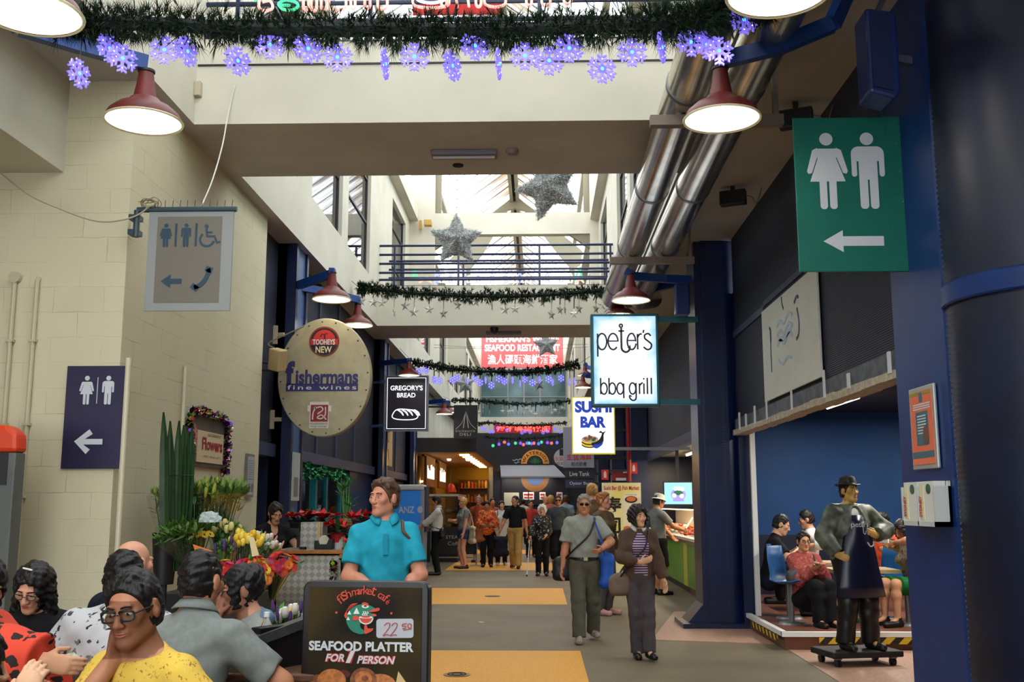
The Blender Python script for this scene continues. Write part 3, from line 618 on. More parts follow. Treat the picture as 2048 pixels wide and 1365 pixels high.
# barbecue grill light box
S = Sign('light_box_sign', 'large illuminated white light box sign of the bbq grill', 'sign', 1180, 630, 1318, 814, 13.1)
MB().box(-S.w/2, S.w/2, -.09, .09, -S.h/2, S.h/2).build('case', mat('teal_case', (16, 86, 96), .4), S.o, bevel=.01)
def bd_lb(nt, b):
    tc = nt.nodes.new('ShaderNodeTexCoord'); sp = nt.nodes.new('ShaderNodeSeparateXYZ'); nt.links.new(tc.outputs['Object'], sp.inputs[0])
    nz = nt.nodes.new('ShaderNodeTexNoise'); nz.inputs['Scale'].default_value = 5; nt.links.new(tc.outputs['Object'], nz.inputs['Vector'])
    def edge(out, half):
        a = nt.nodes.new('ShaderNodeMath'); a.operation = 'ABSOLUTE'; nt.links.new(out, a.inputs[0])
        s = nt.nodes.new('ShaderNodeMath'); s.operation = 'MULTIPLY_ADD'; s.inputs[1].default_value = 1/.17; s.inputs[2].default_value = -(half-.16)/.17; nt.links.new(a.outputs[0], s.inputs[0]); return s
    ex, ez = edge(sp.outputs[0], S.w/2), edge(sp.outputs[2], S.h/2); mx = nt.nodes.new('ShaderNodeMath'); mx.operation = 'MAXIMUM'; nt.links.new(ex.outputs[0], mx.inputs[0]); nt.links.new(ez.outputs[0], mx.inputs[1])
    ad = nt.nodes.new('ShaderNodeMath'); ad.operation = 'MULTIPLY_ADD'; ad.inputs[1].default_value = 1.2; ad.inputs[2].default_value = -.6; nt.links.new(nz.outputs['Fac'], ad.inputs[0])
    a2 = nt.nodes.new('ShaderNodeMath'); a2.operation = 'ADD'; a2.use_clamp = True; nt.links.new(ad.outputs[0], a2.inputs[0]); nt.links.new(mx.outputs[0], a2.inputs[1])
    cm = nt.nodes.new('ShaderNodeMixRGB'); cm.inputs[1].default_value = lin((236, 240, 244)); cm.inputs[2].default_value = lin((96, 176, 214)); nt.links.new(a2.outputs[0], cm.inputs[0])
    nt.links.new(cm.outputs[0], b.inputs['Emission Color']); b.inputs['Emission Strength'].default_value = .82; b.inputs['Base Color'].default_value = (.05, .05, .05, 1)
MB().box(-S.w/2+.035, S.w/2-.035, -.1, -.09, -S.h/2+.035, S.h/2-.035).build('panel', node_mat('lightbox_face', bd_lb), S.o)
INK = mat('ink_navy', (8, 22, 46), .5); yy = -.1
def L(*a): return spline(S.pts(a), 6)
mb = MB(); k = .021
mb.stroke(S.pts([(1193.5, 670), (1193.5, 716)]), k, yy); 
def ring(cx, cy, rx, ry, a0=0, a1=360): 
    c = S.q(cx, cy); mb.stroke(ell(c[0], c[1], rx*S.kx, ry*S.kz, 40, a0, a1), k, yy, closed=a1-a0 >= 360, t=.0045)
ring(1202.5, 686, 9.5, 16)                      # p
ring(1225, 686, 10, 16, 0, 318); mb.stroke(S.pts([(1215, 685), (1235, 685)]), k*.8, yy)   # e
mb.stroke(L((1242, 659), (1242, 690), (1243, 702), (1250, 707), (1257, 704), (1259, 696)), k*1.25, yy); ring(1241.5, 654.5, 3, 3); mb.stroke(S.pts([(1236, 665), (1248, 665)]), k, yy); mb.stroke(S.pts([(1255, 699), (1259, 693), (1260, 703)]), k*.8, yy)   # hook t
ring(1263, 686, 9, 16, 60, 345); ring(1262, 686, 9, 16, 0, 60); mb.stroke(S.pts([(1254, 684), (1270, 684)]), k*.8, yy)   # e
mb.stroke(S.pts([(1275, 702), (1275, 671)]), k, yy); mb.stroke(L((1275, 678), (1279, 672), (1284, 671)), k, yy)    # r
mb.stroke(S.pts([(1288, 663), (1286.5, 669)]), k, yy); mb.stroke(L((1302, 675), (1297, 670.5), (1290, 673), (1290, 680), (1297, 686), (1303, 692), (1301, 700), (1294, 702), (1287, 697)), k, yy)   # 's
k = .019
for x in (1198.5, 1215.5): mb.stroke(S.pts([(x, 758), (x, 790)]), k, yy); ring(x+6.5, 779, 6.5, 11)
ring(1238, 779, 6.5, 11); mb.stroke(S.pts([(1245, 769), (1245, 798)]), k, yy)
ring(1263, 779, 6.5, 11); mb.stroke(L((1270, 768), (1270, 794), (1268, 801), (1262, 802), (1257, 797), (1257, 792)), k, yy); mb.stroke(S.pts([(1257, 792), (1261, 795)]), k*.8, yy)
mb.stroke(S.pts([(1277, 790), (1277, 769)]), k, yy); mb.stroke(L((1277, 774), (1281, 769), (1284, 768)), k, yy)
mb.stroke(S.pts([(1286, 790), (1286, 769)]), k, yy); mb.prism(ell(*S.q(1286, 760), .011, .011, 10), yy-.004, yy); mb.stroke(S.pts([(1293, 790), (1293, 758)]), k, yy); mb.stroke(S.pts([(1301, 790), (1301, 758)]), k, yy)
mb.build('lettering', INK, S.o)
mb = MB()
for py in (640, 804): z = S.q(0, py)[1]; MB().box(S.w/2, S.w/2+.52, -.03, .03, z-.035, z+.035).build('bracket', mat('teal_case', (16, 86, 96), .4), S.o)
# sushi bar light box
S = Sign('light_box_sign', 'illuminated white sushi bar light box with yellow edge, behind the bbq grill sign', 'sign', 1143, 795, 1230, 909, 17.6)
MB().box(-S.w/2, S.w/2, -.07, .07, -S.h/2, S.h/2).build('case', mat('yellow_case', (206, 190, 60), .4, emit=(206, 190, 60), es=.25), S.o)
MB().box(-S.w/2+.02, S.w/2-.02, -.078, -.07, -S.h/2+.02, S.h/2-.02).build('panel', glow('warm_lightbox', (240, 240, 232), .78), S.o)
mb = MB(); S.text(mb, 'SUSHI', 1149, 803, 1224, 827, y=-.078, bold=.055, m=0); S.text(mb, 'BAR', 1160, 834, 1212, 857, y=-.078, bold=.055, m=0)
mb.prism(ell(*S.q(1179, 889), 17*S.kx, 8*S.kz), -.081, -.078, 1); x0, x1, z0, z1 = S.R(1162, 878, 1196, 889); mb.box(x0, x1, -.0815, -.078, z0, z1, 1); mb.prism(ell(*S.q(1179, 879), 17*S.kx, 6.5*S.kz), -.083, -.0815, 2)
for i, (dx, dy, c) in enumerate(((-9, -1, 3), (-3, 1, 4), (4, 0, 5), (9, -1, 3), (1, -3, 4), (-6, 2, 5), (7, 2, 4))): mb.prism(ell(*S.q(1179+dx, 879+dy), 4*S.kx, 2.4*S.kz, 12), -.086-.0003*i, -.083, c)
x0, x1, z0, z1 = S.R(1175.6, 871, 1180, 877); mb.box(x0, x1, -.088, -.083, z0, z1, 3)
for dy in (886, 892): mb.stroke(spline(S.pts([(1162, dy-1), (1170, dy+3), (1180, dy+4), (1186, dy+3)])), .018, -.083, m=6)
mb.prism(spline(S.pts([(1182, 887), (1192, 884), (1199, 878), (1203, 868), (1197, 867), (1201, 863), (1205, 866), (1212, 863), (1207, 870), (1206, 884), (1199, 892), (1190, 896), (1184, 893)]), 5, True), -.092, -.086, 7)
mb.prism(spline(S.pts([(1184, 893), (1190, 890), (1198, 889), (1205, 884), (1203, 891), (1192, 898)]), 5, True), -.094, -.092, 0)
mb.build('artwork', [mat('sushi_blue', (30, 66, 190), .4, emit=(30, 66, 190), es=.25), mat('sushi_yellow', (238, 200, 40), .4, emit=(238, 200, 40), es=.3), mat('rice_white', (236, 236, 226), .5), mat('roe_red', (214, 60, 40), .5), mat('leaf_green', (70, 130, 60), .5), mat('salmon', (232, 140, 90), .5), INK, mat('whale_black', (26, 30, 46), .4)], S.o)
for z in (S.h/2-.12, -S.h/2+.07): MB().box(S.w/2, 2.56-S.o.location.x, -.03, .03, z, z+.05).build('bracket', GREYM, S.o)
# grey live seafood sign and two small boards
S = Sign('hanging_sign', 'grey sign with red and black Chinese characters below the sushi bar light box', 'sign', 1126, 855, 1188, 936, 25.2)
MB().box(-S.w/2, S.w/2, -.05, .05, -S.h/2, S.h/2).build('board', mat('sign_grey_blue', (150, 154, 168), .5), S.o)
mb = MB(); S.text(mb, '生猛海鲜', 1133, 909, 1183, 921, y=-.05, bold=.015, m=0); S.text(mb, '即点即煮', 1142, 925, 1173, 933, y=-.05, bold=.01, m=1)
mb.build('lettering', [mat('char_red', (190, 40, 46), .5), INK], S.o); MB().box(S.w/2, 2.56-S.o.location.x, -.03, .03, S.h/2-.1, S.h/2-.04).build('bracket', BLKM, S.o)
for txt, t, b, lab, cc in (('Live Tank', 940, 957, 'dark board reading Live Tank hung under the grey Chinese sign', (26, 28, 40)), ('Oyster Bar', 960, 976, 'navy board reading Oyster Bar below the Live Tank board', (36, 44, 84))):
    S = Sign('hanging_sign', lab, 'sign', 1131, t, 1187, b, 25.2); MB().box(-S.w/2, S.w/2, -.04, .04, -S.h/2, S.h/2).build('board', mat('board_'+txt[:4].lower(), cc, .45), S.o)
    S.text(mb := MB(), txt, 1139, t+4, 1179, b-4, y=-.04, bold=.01); mb.build('lettering', ICONW, S.o); MB().box(-.02, .0, -.01, .01, S.h/2, S.h/2+.06).box(S.w/2, 2.56-S.o.location.x, -.02, .02, -.03, .03).build('bracket', BLKM, S.o)
S = Sign('hanging_sign', 'round white sign with red characters half hidden behind the grey Chinese sign', 'sign', 1105, 895, 1152, 937, 27.0)
MB().prism(ell(0, 0, S.w/2, S.h/2, 40), -.04, .04).build('disc', mat('sign_offwhite', (190, 186, 190), .5), S.o); mb = MB().stroke(ell(0, 0, S.w/2-.015, S.h/2-.015, 40), .03, -.04, closed=True, m=1); S.text(mb, '生猛', 1110, 914, 1126, 922, y=-.04, m=0); S.text(mb, '即点', 1113, 925, 1126, 931, y=-.04, m=1)
x0, x1, z0, z1 = S.R(1119, 899, 1127, 912); mb.box(x0, x1, -.044, -.04, z0, z1, 1); mb.build('lettering', [mat('char_red', (190, 40, 46), .5), INK], S.o); MB().box(S.w/2, 2.52-S.o.location.x, -.03, .03, -.05, .05).build('bracket', BLKM, S.o)
# waterside fish shop at the far end
S = Sign('shop_fascia', 'black fascia of the far end shop with an orange half round emblem', 'sign', 992, 882, 1140, 930, 49.2)
MB().box(-S.w/2, S.w/2, -.05, .05, -S.h/2, S.h/2).build('board', mat('fascia_black', (28, 26, 34), .5), S.o)
cx, cz = S.q(1070, 928); R_ = 28*S.kx; mb = MB().prism(ell(cx, cz, R_, R_, 40, 0, 180), -.06, -.05, 0).prism(ell(cx, cz, R_*.58, R_*.58, 30, 0, 180), -.065, -.06, 1)
for a in (25, 50, 75, 90, 105, 130, 155):
    a = math.radians(a); mb.prism([(cx, cz), (cx+R_*.28*math.cos(a-.16), cz+R_*.28*math.sin(a-.16)), (cx+R_*.52*math.cos(a), cz+R_*.52*math.sin(a)), (cx+R_*.28*math.cos(a+.16), cz+R_*.28*math.sin(a+.16))], -.07, -.065, 2)
co, fs = text_mesh('WATERSIDE', .02, 0, 0, 1.15)
letters(mb, 'WATERSIDE', cx, cz+R_*.66, h=R_*.24, w=R_*2.0, y=-.06, bold=.02, arc=R_*.70, m=1, space=1.15)
for dx, dy in ((1030, 921), (1034, 926), (1038, 920)): mb.stroke(spline(S.pts([(dx-5, dy-1), (dx-2, dy+1), (dx, dy), (dx+2, dy-1.5), (dx+5, dy-1)])), .03, -.05, m=3)
mb.build('emblem', [mat('emblem_orange', (236, 150, 48), .5), mat('fascia_black', (28, 26, 34), .5), mat('emblem_green', (36, 110, 60), .5), ICONW], S.o)
tag(MB().add([P(1000, 930, 49.24), P(1108, 930, 49.24), P(1130, 953, 47.6), P(1002, 953, 47.6), P(1002, 956, 47.6), P(1130, 956, 47.6), P(1108, 933, 49.24), P(1000, 933, 49.24)], [(0, 1, 2, 3), (3, 2, 5, 4), (4, 5, 6, 7), (0, 7, 6, 1), (1, 6, 5, 2), (0, 3, 4, 7)]).build('awning', mat('awning_grey', (150, 152, 158), .6)), 'pale grey sloping awning under the far end shop fascia', 'awning')
S = Sign('shop_board', 'dark menu wall board with lower half of the emblem, far end shop', 'board', 1003, 956, 1136, 1010, 49.21)
MB().box(-S.w/2, S.w/2, -.04, .04, -S.h/2, S.h/2).build('board', mat('fascia_black', (28, 26, 34), .5), S.o); cx, cz = S.q(1070, 956)
MB().prism(ell(cx, cz, R_, R_, 40, 180, 360), -.05, -.04, 0).prism(ell(cx, cz, R_*.6, R_*.55, 30, 180, 360), -.055, -.05, 1).build('emblem', [mat('emblem_dim', (110, 72, 34), .5), mat('emblem_blue', (58, 76, 116), .5)], S.o)
for i, px in enumerate((1052, 1062, 1085, 1119)):
    q = Sign('price_poster', ['first', 'second', 'third', 'fourth'][i]+' white price poster from the left on the far end shop board', 'poster', px-6, 985, px+6, 1000, 49.16, group='price posters at the far end')
    MB().box(-q.w/2, q.w/2, -.01, .01, -q.h/2, q.h/2).build('sheet', WHITE, q.o); MB().box(-q.w*.35, q.w*.35, -.014, -.01, .02, .1).box(-q.w*.3, q.w*.3, -.014, -.01, -.12, -.05).build('print', mat('char_red', (190, 40, 46), .5), q.o)
q = Sign('price_poster', 'large blank cream poster left of the price posters, far end shop', 'poster', 1008, 986, 1038, 1012, 49.16); MB().box(-q.w/2, q.w/2, -.01, .01, -q.h/2, q.h/2).build('sheet', mat('poster_cream', (196, 190, 172), .6), q.o)
# big red banner above the far balcony
S = Sign('banner', 'large red seafood restaurant banner above the far balcony', 'banner', 963, 640, 1126, 735, 50.975)
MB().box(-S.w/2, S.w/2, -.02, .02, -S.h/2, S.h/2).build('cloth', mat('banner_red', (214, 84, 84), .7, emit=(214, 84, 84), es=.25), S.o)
mb = MB(); S.text(mb, "FISHERMAN'S WHARF", 972, 672, 1118, 685, y=-.02, bold=.04); S.text(mb, 'SEAFOOD RESTAURANT', 969, 689, 1120, 703, y=-.02, bold=.04); S.text(mb, '漁人碼頭海鮮酒家', 975, 709, 1115, 729, y=-.02, bold=.015)
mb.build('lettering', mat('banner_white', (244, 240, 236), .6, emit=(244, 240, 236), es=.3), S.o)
S = Sign('led_sign', 'red glowing sign with Chinese characters on the far balcony front', 'sign', 989, 850, 1104, 867, 49.345)
MB().box(-S.w/2, S.w/2, -.05, .05, -S.h/2, S.h/2).build('case', mat('led_dark', (70, 8, 14), .5, emit=(160, 10, 20), es=.5), S.o)
S.text(mb := MB(), '海不鳴樂悅服', 993, 853, 1101, 864, y=-.05, bold=.02); mb.build('lettering', glow('led_red', (255, 70, 60), 2.2), S.o)
# red cloth put in for the far banner's reflection in the left gallery windows
for i, (ya, yb, txt) in enumerate(((31.5, 36.0, 'RESTAURANT'),)):
    s = sidesign('banner', 'red lettered cloth for the banner reflection in the left upper gallery windows', 'banner', -3.5, ya, ya+16, 5.685, 8.0)
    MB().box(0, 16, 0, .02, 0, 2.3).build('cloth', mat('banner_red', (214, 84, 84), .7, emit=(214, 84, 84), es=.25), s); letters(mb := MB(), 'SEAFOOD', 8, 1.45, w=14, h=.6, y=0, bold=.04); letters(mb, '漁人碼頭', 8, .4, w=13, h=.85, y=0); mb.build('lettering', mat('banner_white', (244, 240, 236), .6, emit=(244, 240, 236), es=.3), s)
# flowers sign with tinsel on the block wall
YA, YB = PX(372, 900, -3.25).y, PX(442, 900, -3.25).y
s = sidesign('flower_stall_sign', 'cream flower stall sign on a dark board with tinsel around it', 'sign', -3.235, YA, YB, 1.92, 2.30); ww = YB-YA; k_ = ww/70.0
MB().box(0, ww, -.01, .02, -.06, .42).build('board', mat('smoked_board', (92, 86, 74), .6, var=.4, scale=5), s)
MB().box(.20*ww, .96*ww, -.02, -.01, -.02, .28).build('sign_panel', mat('sign_cream', (214, 196, 158), .6), s)
mb = MB(); letters(mb, 'WATERFRONT', .67*ww, .235, h=.028, w=.42*ww, y=-.02, m=1); letters(mb, 'Flowers', .62*ww, .10, h=.12, w=.6*ww, y=-.02, bold=.03, m=0); letters(mb, 'FRUIT  VEGIES  GIFTS', .62*ww, .03, h=.018, w=.5*ww, y=-.02, m=1)
mb.build('lettering', [mat('sign_crimson', (158, 34, 48), .6), mat('ink_brown', (70, 58, 52), .6)], s)
mb = MB()
for a, rr in ((90, .09), (140, .08), (40, .08), (200, .07), (-20, .07)):
    a = math.radians(a); mb.prism(ell(.12*ww+.05*math.cos(a), .2+.07*math.sin(a), .045, rr*.7, 14), -.016-.001*rr, -.01)
mb.build('lotus_print', mat('lotus_pink', (206, 130, 130), .6, var=.4, scale=30), s)
def tinsel(path, r, n, name, parent, cols, L=.05, seed=1, w=.008):
    rg = np.random.default_rng(seed); mb = MB(); pts = [Vector(p) for p in spline(path, 10)]
    for i in range(n):
        t = rg.random()*(len(pts)-1.001); k = int(t); c = pts[k].lerp(pts[k+1], t-k); d = Vector(rg.normal(size=3)).normalized(); u = d.orthogonal().normalized()*w; e = c+d*r*(.35+.65*rg.random())
        m = int(rg.integers(len(cols))); e2 = e+d*L*.2
        mb.add([c-u, c+u, e+u, e-u], [(0, 1, 2, 3)], m)
        if i % 3 == 0:
            v = d.cross(u).normalized()*w*2; uu = u*2; mb.add([e-uu-v, e+uu-v, e+uu+v, e-uu+v], [(0, 1, 2, 3)], m)
    return mb.build(name, cols, parent, fixn=False)
TIN = [mat('tinsel_black', (28, 22, 34), .25, metal=.8), mat('tinsel_purple', (96, 50, 170), .2, metal=.7), mat('tinsel_lime', (150, 190, 60), .25, metal=.6), mat('tinsel_silver', (180, 180, 190), .2, metal=.9), mat('tinsel_red', (160, 30, 50), .25, metal=.7)]
tinsel([(-.02, -.03, .0), (0, -.03, .42), (.5*ww, -.03, .45), (1.02*ww, -.03, .42), (1.04*ww, -.03, .2), (1.02*ww, -.03, -.1)], .06, 900, 'tinsel', s, TIN)
YA, YB = PX(489, 945, -3.25).y, PX(504, 945, -3.25).y
s = sidesign('notice_frame', 'tall narrow framed notice on the far end of the block wall', 'notice', -3.235, YA, YB, 1.58, 2.05)
MB().box(0, YB-YA, -.01, .01, 0, .48).build('frame', GREYM, s); MB().box(.03, YB-YA-.03, -.013, -.01, .03, .45).build('sheet', mat('notice_grey', (168, 172, 176), .6), s)
mb = MB()
for j in range(9): mb.box(.06, YB-YA-.06, -.015, -.013, .2+j*.025, .205+j*.025)
mb.box(.06, .14, -.015, -.013, .06, .15).box(.18, .26, -.015, -.013, .06, .15); mb.build('print', mat('print_grey', (120, 112, 118), .6), s)
# menu board on the restaurant front
s = sidesign('menu_board', 'white board with faint blue writing on the dark panels above the restaurant', 'board', XF-.03, 8.95, 11.2, 2.6, 3.6, -1)
MB().box(0, 2.25, -.012, .012, 0, 1.0).build('board', mat('board_white', (206, 206, 196), .5, var=.06, scale=3), s, bevel=.004)
mb = MB(); lw = .03
mb.stroke([(.40, .28), (.40, .75)], lw, -.012); mb.stroke(spline([(.36, .76), (.42, .72), (.42, .6)]), lw, -.012)
mb.stroke(spline([(1.45, .82), (1.55, .86), (1.62, .84)]), lw, -.012); mb.stroke(spline([(.95, .98), (.97, .9), (1.02, .84)]), lw*.8, -.012)
mb.stroke(spline([(1.55, .75), (1.6, .62), (1.58, .5), (1.48, .46)]), lw, -.012)
mb.build('writing_dark', mat('marker_dark', (60, 66, 92), .6), s); mb = MB()
for j in range(3):
    mb.stroke(spline([(.7, .72-j*.1), (.85, .75-j*.1), (1.0, .70-j*.1), (1.2, .76-j*.1), (1.35, .72-j*.1)]), .035, -.012)
mb.stroke(spline([(.72, .36), (.9, .30), (1.1, .34), (1.3, .31)]), .03, -.012); mb.stroke(spline([(.75, .58), (1.0, .55), (1.3, .60)]), .05, -.012); mb.build('writing_blue', mat('marker_blue', (172, 190, 206), .6), s)
# orange poster and brochure rack on the near right post
ya, yb = PX(1888, 900, 2.43).y, PX(1824, 900, 2.43).y
s = sidesign('poster_frame', 'orange poster in a silver frame on the near right post', 'poster', 2.435, 6.32, 6.74, 1.72, 2.24, -1)
MB().box(0, .42, -.02, .0, 0, .52).build('frame', mat('frame_silver', (176, 176, 172), .4, metal=.4), s, bevel=.006); mb = MB().box(.03, .39, -.024, -.02, .03, .49, 0).box(.03, .39, -.026, -.024, .07, .11, 1).box(.03, .39, -.026, -.024, .465, .485, 2).box(.12, .32, -.027, -.024, .15, .36, 1).box(.19, .24, -.027, -.024, .42, .48, 1)
for j in range(3): mb.box(.08, .36, -.026, -.024, .375+j*.014, .383+j*.014, 3)
for j in range(7): mb.box(.15, .29, -.029, -.027, .22+j*.018, .228+j*.018, 3)
mb.prism(ell(.28, .21, .045, .06, 16), -.030, -.027, 4); mb.build('print', [mat('poster_orange', (222, 112, 78), .5), mat('poster_teal', (64, 104, 116), .5), mat('poster_olive', (146, 138, 40), .5), ICONW, mat('poster_brown', (110, 74, 66), .5)], s)
s = sidesign('brochure_rack', 'white brochure rack with red lettered covers below the orange poster', 'rack', 2.435, 6.2, 6.76, 1.37, 1.64, -1)
MB().box(0, .56, -.10, 0, 0, .03).box(0, .02, -.10, 0, 0, .24).box(.54, .56, -.10, 0, 0, .24).box(.27, .285, -.10, 0, 0, .24).box(0, .56, -.015, 0, 0, .27).build('rack', mat('rack_white', (196, 200, 196), .4), s)
for j in range(2):
    b0 = .03+j*.27; MB().box(b0, b0+.23, -.09, -.02, .03, .27).build('brochure', mat('brochure_white', (214, 214, 206), .5), s)
    mb = MB().box(b0+.015, b0+.07, -.093, -.09, .04, .25, 1); letters(mb, 'SYDNEY', b0+.043, .12, h=.045, w=.13, y=-.093, bold=.03, rot=math.pi/2, m=0); mb.prism(ell(b0+.15, .225, .035, .03, 14), -.094, -.09, 2)
    mb.build('cover_print', [mat('char_red', (190, 40, 46), .5), mat('cover_cream', (226, 214, 170), .5), mat('cover_green', (60, 96, 70), .5)], s)

# ---------------- lamps
MAROON = mat('maroon_enamel', (112, 40, 36), .45, var=.25, scale=6); LWHITE = mat('lamp_enamel_white', (236, 236, 230), .4)
BULB = glow('fluorescent_bulb', (255, 246, 226), 30.0)
def lamp(px, py, Y, w, label, arm):
    """(px,py) centre of the rim, w its width in pixels; arm = list of pixel/depth points from the shade top back to its column"""
    c = P(px, py, Y); dep = -(CM @ np.array([c.x, c.y, c.z-EYE]))[2]; r = w/2*dep/FPX
    t = thing('pendant_lamp', label, 'lamp', c, 0, 'maroon pendant lamps on column arms'); k = r/.235
    prof = [(.235, 0), (.236, .012), (.215, .055), (.165, .10), (.11, .125), (.092, .15), (.072, .16), (.055, .25), (.046, .325), (.046, .33)]
    MB().lathe([(a*k, b*k) for a, b in prof]+[(0, .33*k)], n=32, cap=False).build('lamp_shade', MAROON, t, smooth=True)
    inner = [(.228, .004), (.207, .05), (.158, .092), (.1, .115), (0, .12)]
    MB().lathe([(a*k, b*k) for a, b in inner], n=32, cap=False).build('reflector', LWHITE, t, smooth='all')
    MB().lathe([(.228*k, .0), (.240*k, -.004*k), (.244*k, .006*k), (.236*k, .013*k)], n=32, cap=False).build('rim', mat('rim_cream', (222, 214, 170), .4), t, smooth=True)
    MB().lathe([(0, .02*k), (.04*k, .025*k), (.065*k, .05*k), (.06*k, .08*k), (.035*k, .11*k)], n=16).build('bulb', BULB, t, smooth=True)
    MB().lathe([(.048*k, .325*k), (.053*k, .33*k), (.053*k, .345*k), (.0, .35*k)], n=20).build('collar', BLKM, t, smooth=True)
    mb = MB(); top = Vector((0, 0, .35*k)); pts = [top+Vector((0, 0, .04*k))]+[P(*a)-c for a in arm]
    for a, b in zip(pts[:-1], pts[1:]): mb.bar(a, b, .07, .10)
    mb.build('arm', mat('arm_blue', (22, 62, 128), .4), t)
lamp(287, 245, 6.45, 150, 'maroon lamp over the left block wall, glowing white inside', [(150, 88, 6.2), (40, 55, 6.0), (-60, -40, 5.8)])
lamp(60, 28, 5.2, 200, 'large maroon lamp cut off by the upper left picture corner', [(-20, -60, 5.4), (-60, -40, 5.8)])
lamp(1444, 240, 6.3, 151, 'maroon lamp hanging left of the green sign', [(1560, 92, 6.25), (1665, 48, 6.2), (1700, -30, 6.4), (1790, -30, 6.5)])
lamp(1557, -12, 5.1, 205, 'maroon lamp at the top picture edge near the ventilation pipes', [(1680, -70, 5.6), (1720, -50, 6.3), (1790, -30, 6.5)])
lamp(663, 600, 12.5, 77, 'maroon lamp above the oval wine shop sign', [(664, 548, 12.5), (600, 570, 13.0), (590, 572, 13.2)])
lamp(715, 652, 15.0, 61, 'maroon lamp to the right behind the oval wine shop sign', [(716, 600, 15), (640, 582, 13.9), (600, 575, 13.5)])
lamp(1262, 602, 12.3, 76, 'maroon lamp directly above the bbq grill light box', [(1255, 552, 12.3), (1330, 558, 12.9), (1380, 560, 13.1)])
lamp(1240, 632, 15.2, 60, 'maroon lamp half hidden behind the bbq grill light box', [(1240, 605, 15.2), (1320, 575, 14.2), (1375, 562, 13.5)])
lamp(818, 752, 19.8, 42, 'maroon lamp overlapping the top of the bread shop sign', [(820, 722, 19.8), (765, 727, 20.8), (750, 728, 21.2)])
lamp(888, 829, 25.6, 34, 'maroon lamp left of the black deli sign', [(889, 802, 25.6), (850, 806, 26.2), (835, 806, 26.6)])
lamp(898, 826, 27.6, 28, 'small maroon lamp right behind the lamp by the deli sign', [(898, 805, 27.6), (850, 806, 26.8), (834, 806, 26.6)])
lamp(1166, 776, 23.5, 34, 'maroon lamp peeking out left of the bbq grill light box, lower one', [(1172, 752, 23.5), (1230, 756, 23.8), (1270, 757, 23.9)])
lamp(1170, 752, 25.5, 30, 'maroon lamp peeking out left of the bbq grill light box, upper one', [(1174, 735, 25.5), (1230, 745, 24.4), (1270, 750, 24.0)])

# ---------------- garlands with hanging decorations
PINE = [mat('pine_needle', (26, 50, 28), .7), mat('pine_needle_light', (58, 84, 40), .7), mat('pine_needle_dark', (14, 28, 20), .7)]
def garland(pts, Y, rpx, n, label, seed, wn=.0022):
    path = [P(x, y, Y) for x, y in pts]; c = path[len(path)//2]; rg = np.random.default_rng(seed)
    dep = c.length; R = rpx*dep/FPX; t = thing('pine_garland', label, 'garland', c, 0, 'pine garlands across the arcade')
    pl = [Vector(p)-c for p in spline(path, 12)]; MB().tube([tuple(p) for p in pl], R*.22, 6).build('stem', PINE[2], t)
    wr = MB()
    for e, sx in ((pl[0], XL), (pl[-1], XR)): wr.tube([tuple(e), (sx-c.x, 0, max(e.z+.12, ZS+.06-c.z))], .005, 5)
    wr.build('hanging_wire', mat('cord_dark', (60, 60, 60), .6), t)
    mb = MB(); seg = len(pl)-1
    for i in range(n):
        a = rg.random()*seg; k = int(a); o = pl[k].lerp(pl[k+1], a-k); ax = (pl[k+1]-pl[k]).normalized()
        d = Vector(rg.normal(size=3)); d = (d-ax*d.dot(ax)).normalized(); lump = .75+.45*math.sin(a*2.1+seed)*math.sin(a*.77)
        d = (d+ax*rg.uniform(-.6, .6)+Vector((0, 0, -.15))).normalized(); L = R*lump*rg.uniform(.55, 1.12); s0 = o+d*L*.12; e = o+d*L
        u = d.cross(Vector(rg.normal(size=3))).normalized(); w = wn*dep/6
        fan = 5
        for q in range(fan):
            f = q/(fan-1)-.5; e2 = e+u*f*L*.55-d*abs(f)*L*.25; st = s0.lerp(e, .35+.3*abs(f)); v = d.cross(u).normalized()*w
            mb.add([st-v, st+v, e2], [(0, 1, 2)], int(rg.choice(3, p=[.5, .2, .3])))
            v2 = u*w; mb.add([st-v2, st+v2, e2], [(0, 1, 2)], int(rg.choice(3, p=[.5, .2, .3])))
    mb.build('needles', PINE, t, fixn=False); return t, path
FLK = mat('snowflake_plastic', (150, 138, 238), .3, emit=(122, 104, 238), es=.5, trans=.0); LED = glow('led_white', (215, 225, 255), 3.5); LEDC = glow('led_cyan', (60, 170, 255), 3.0)
def flake_mb(r, th=.012):
    mb = MB(); mb.prism(ell(0, 0, r*.28, r*.28, 12), -th/2, th/2)
    for k in range(6):
        a = k*math.pi/3+math.pi/6; c, s = math.cos(a), math.sin(a); T = lambda x, z: (x*c-z*s, x*s+z*c)
        mb.prism([T(0, -.10*r), T(.80*r, -.085*r), T(.98*r, 0), T(.80*r, .085*r), T(0, .10*r)], -th/2, th/2)
        for sg in (1, -1):
            for p0, l in ((.40, .30), (.66, .30)):
                mb.prism([T(p0*r, 0), T(p0*r+.16*r, 0), T(p0*r+l*r+.02*r, sg*l*r*1.0), T((p0+l-.12)*r, sg*l*r*1.05)], -th*.4, th*.4)
    return mb
def leds_mb(r, th=.012):
    mb = MB()
    for k in range(6):
        a = k*math.pi/3+math.pi/6; mb.ball((.66*r*math.cos(a), 0, .66*r*math.sin(a)), r*.085, 5)
    mb.ball((0, 0, 0), r*.14, 5, 1); return mb
def star_mb(r, th=.012, q=.42):
    p = [((r if i % 2 == 0 else r*q)*math.sin(i*math.pi/5), (r if i % 2 == 0 else r*q)*math.cos(i*math.pi/5)) for i in range(10)]
    n = 10; vs = [(x, 0, z) for x, z in p]+[(0, -th, 0), (0, th, 0)]; return MB().add(vs, [(i, (i+1) % n, n) for i in range(n)]+[((i+1) % n, i, n+1) for i in range(n)])
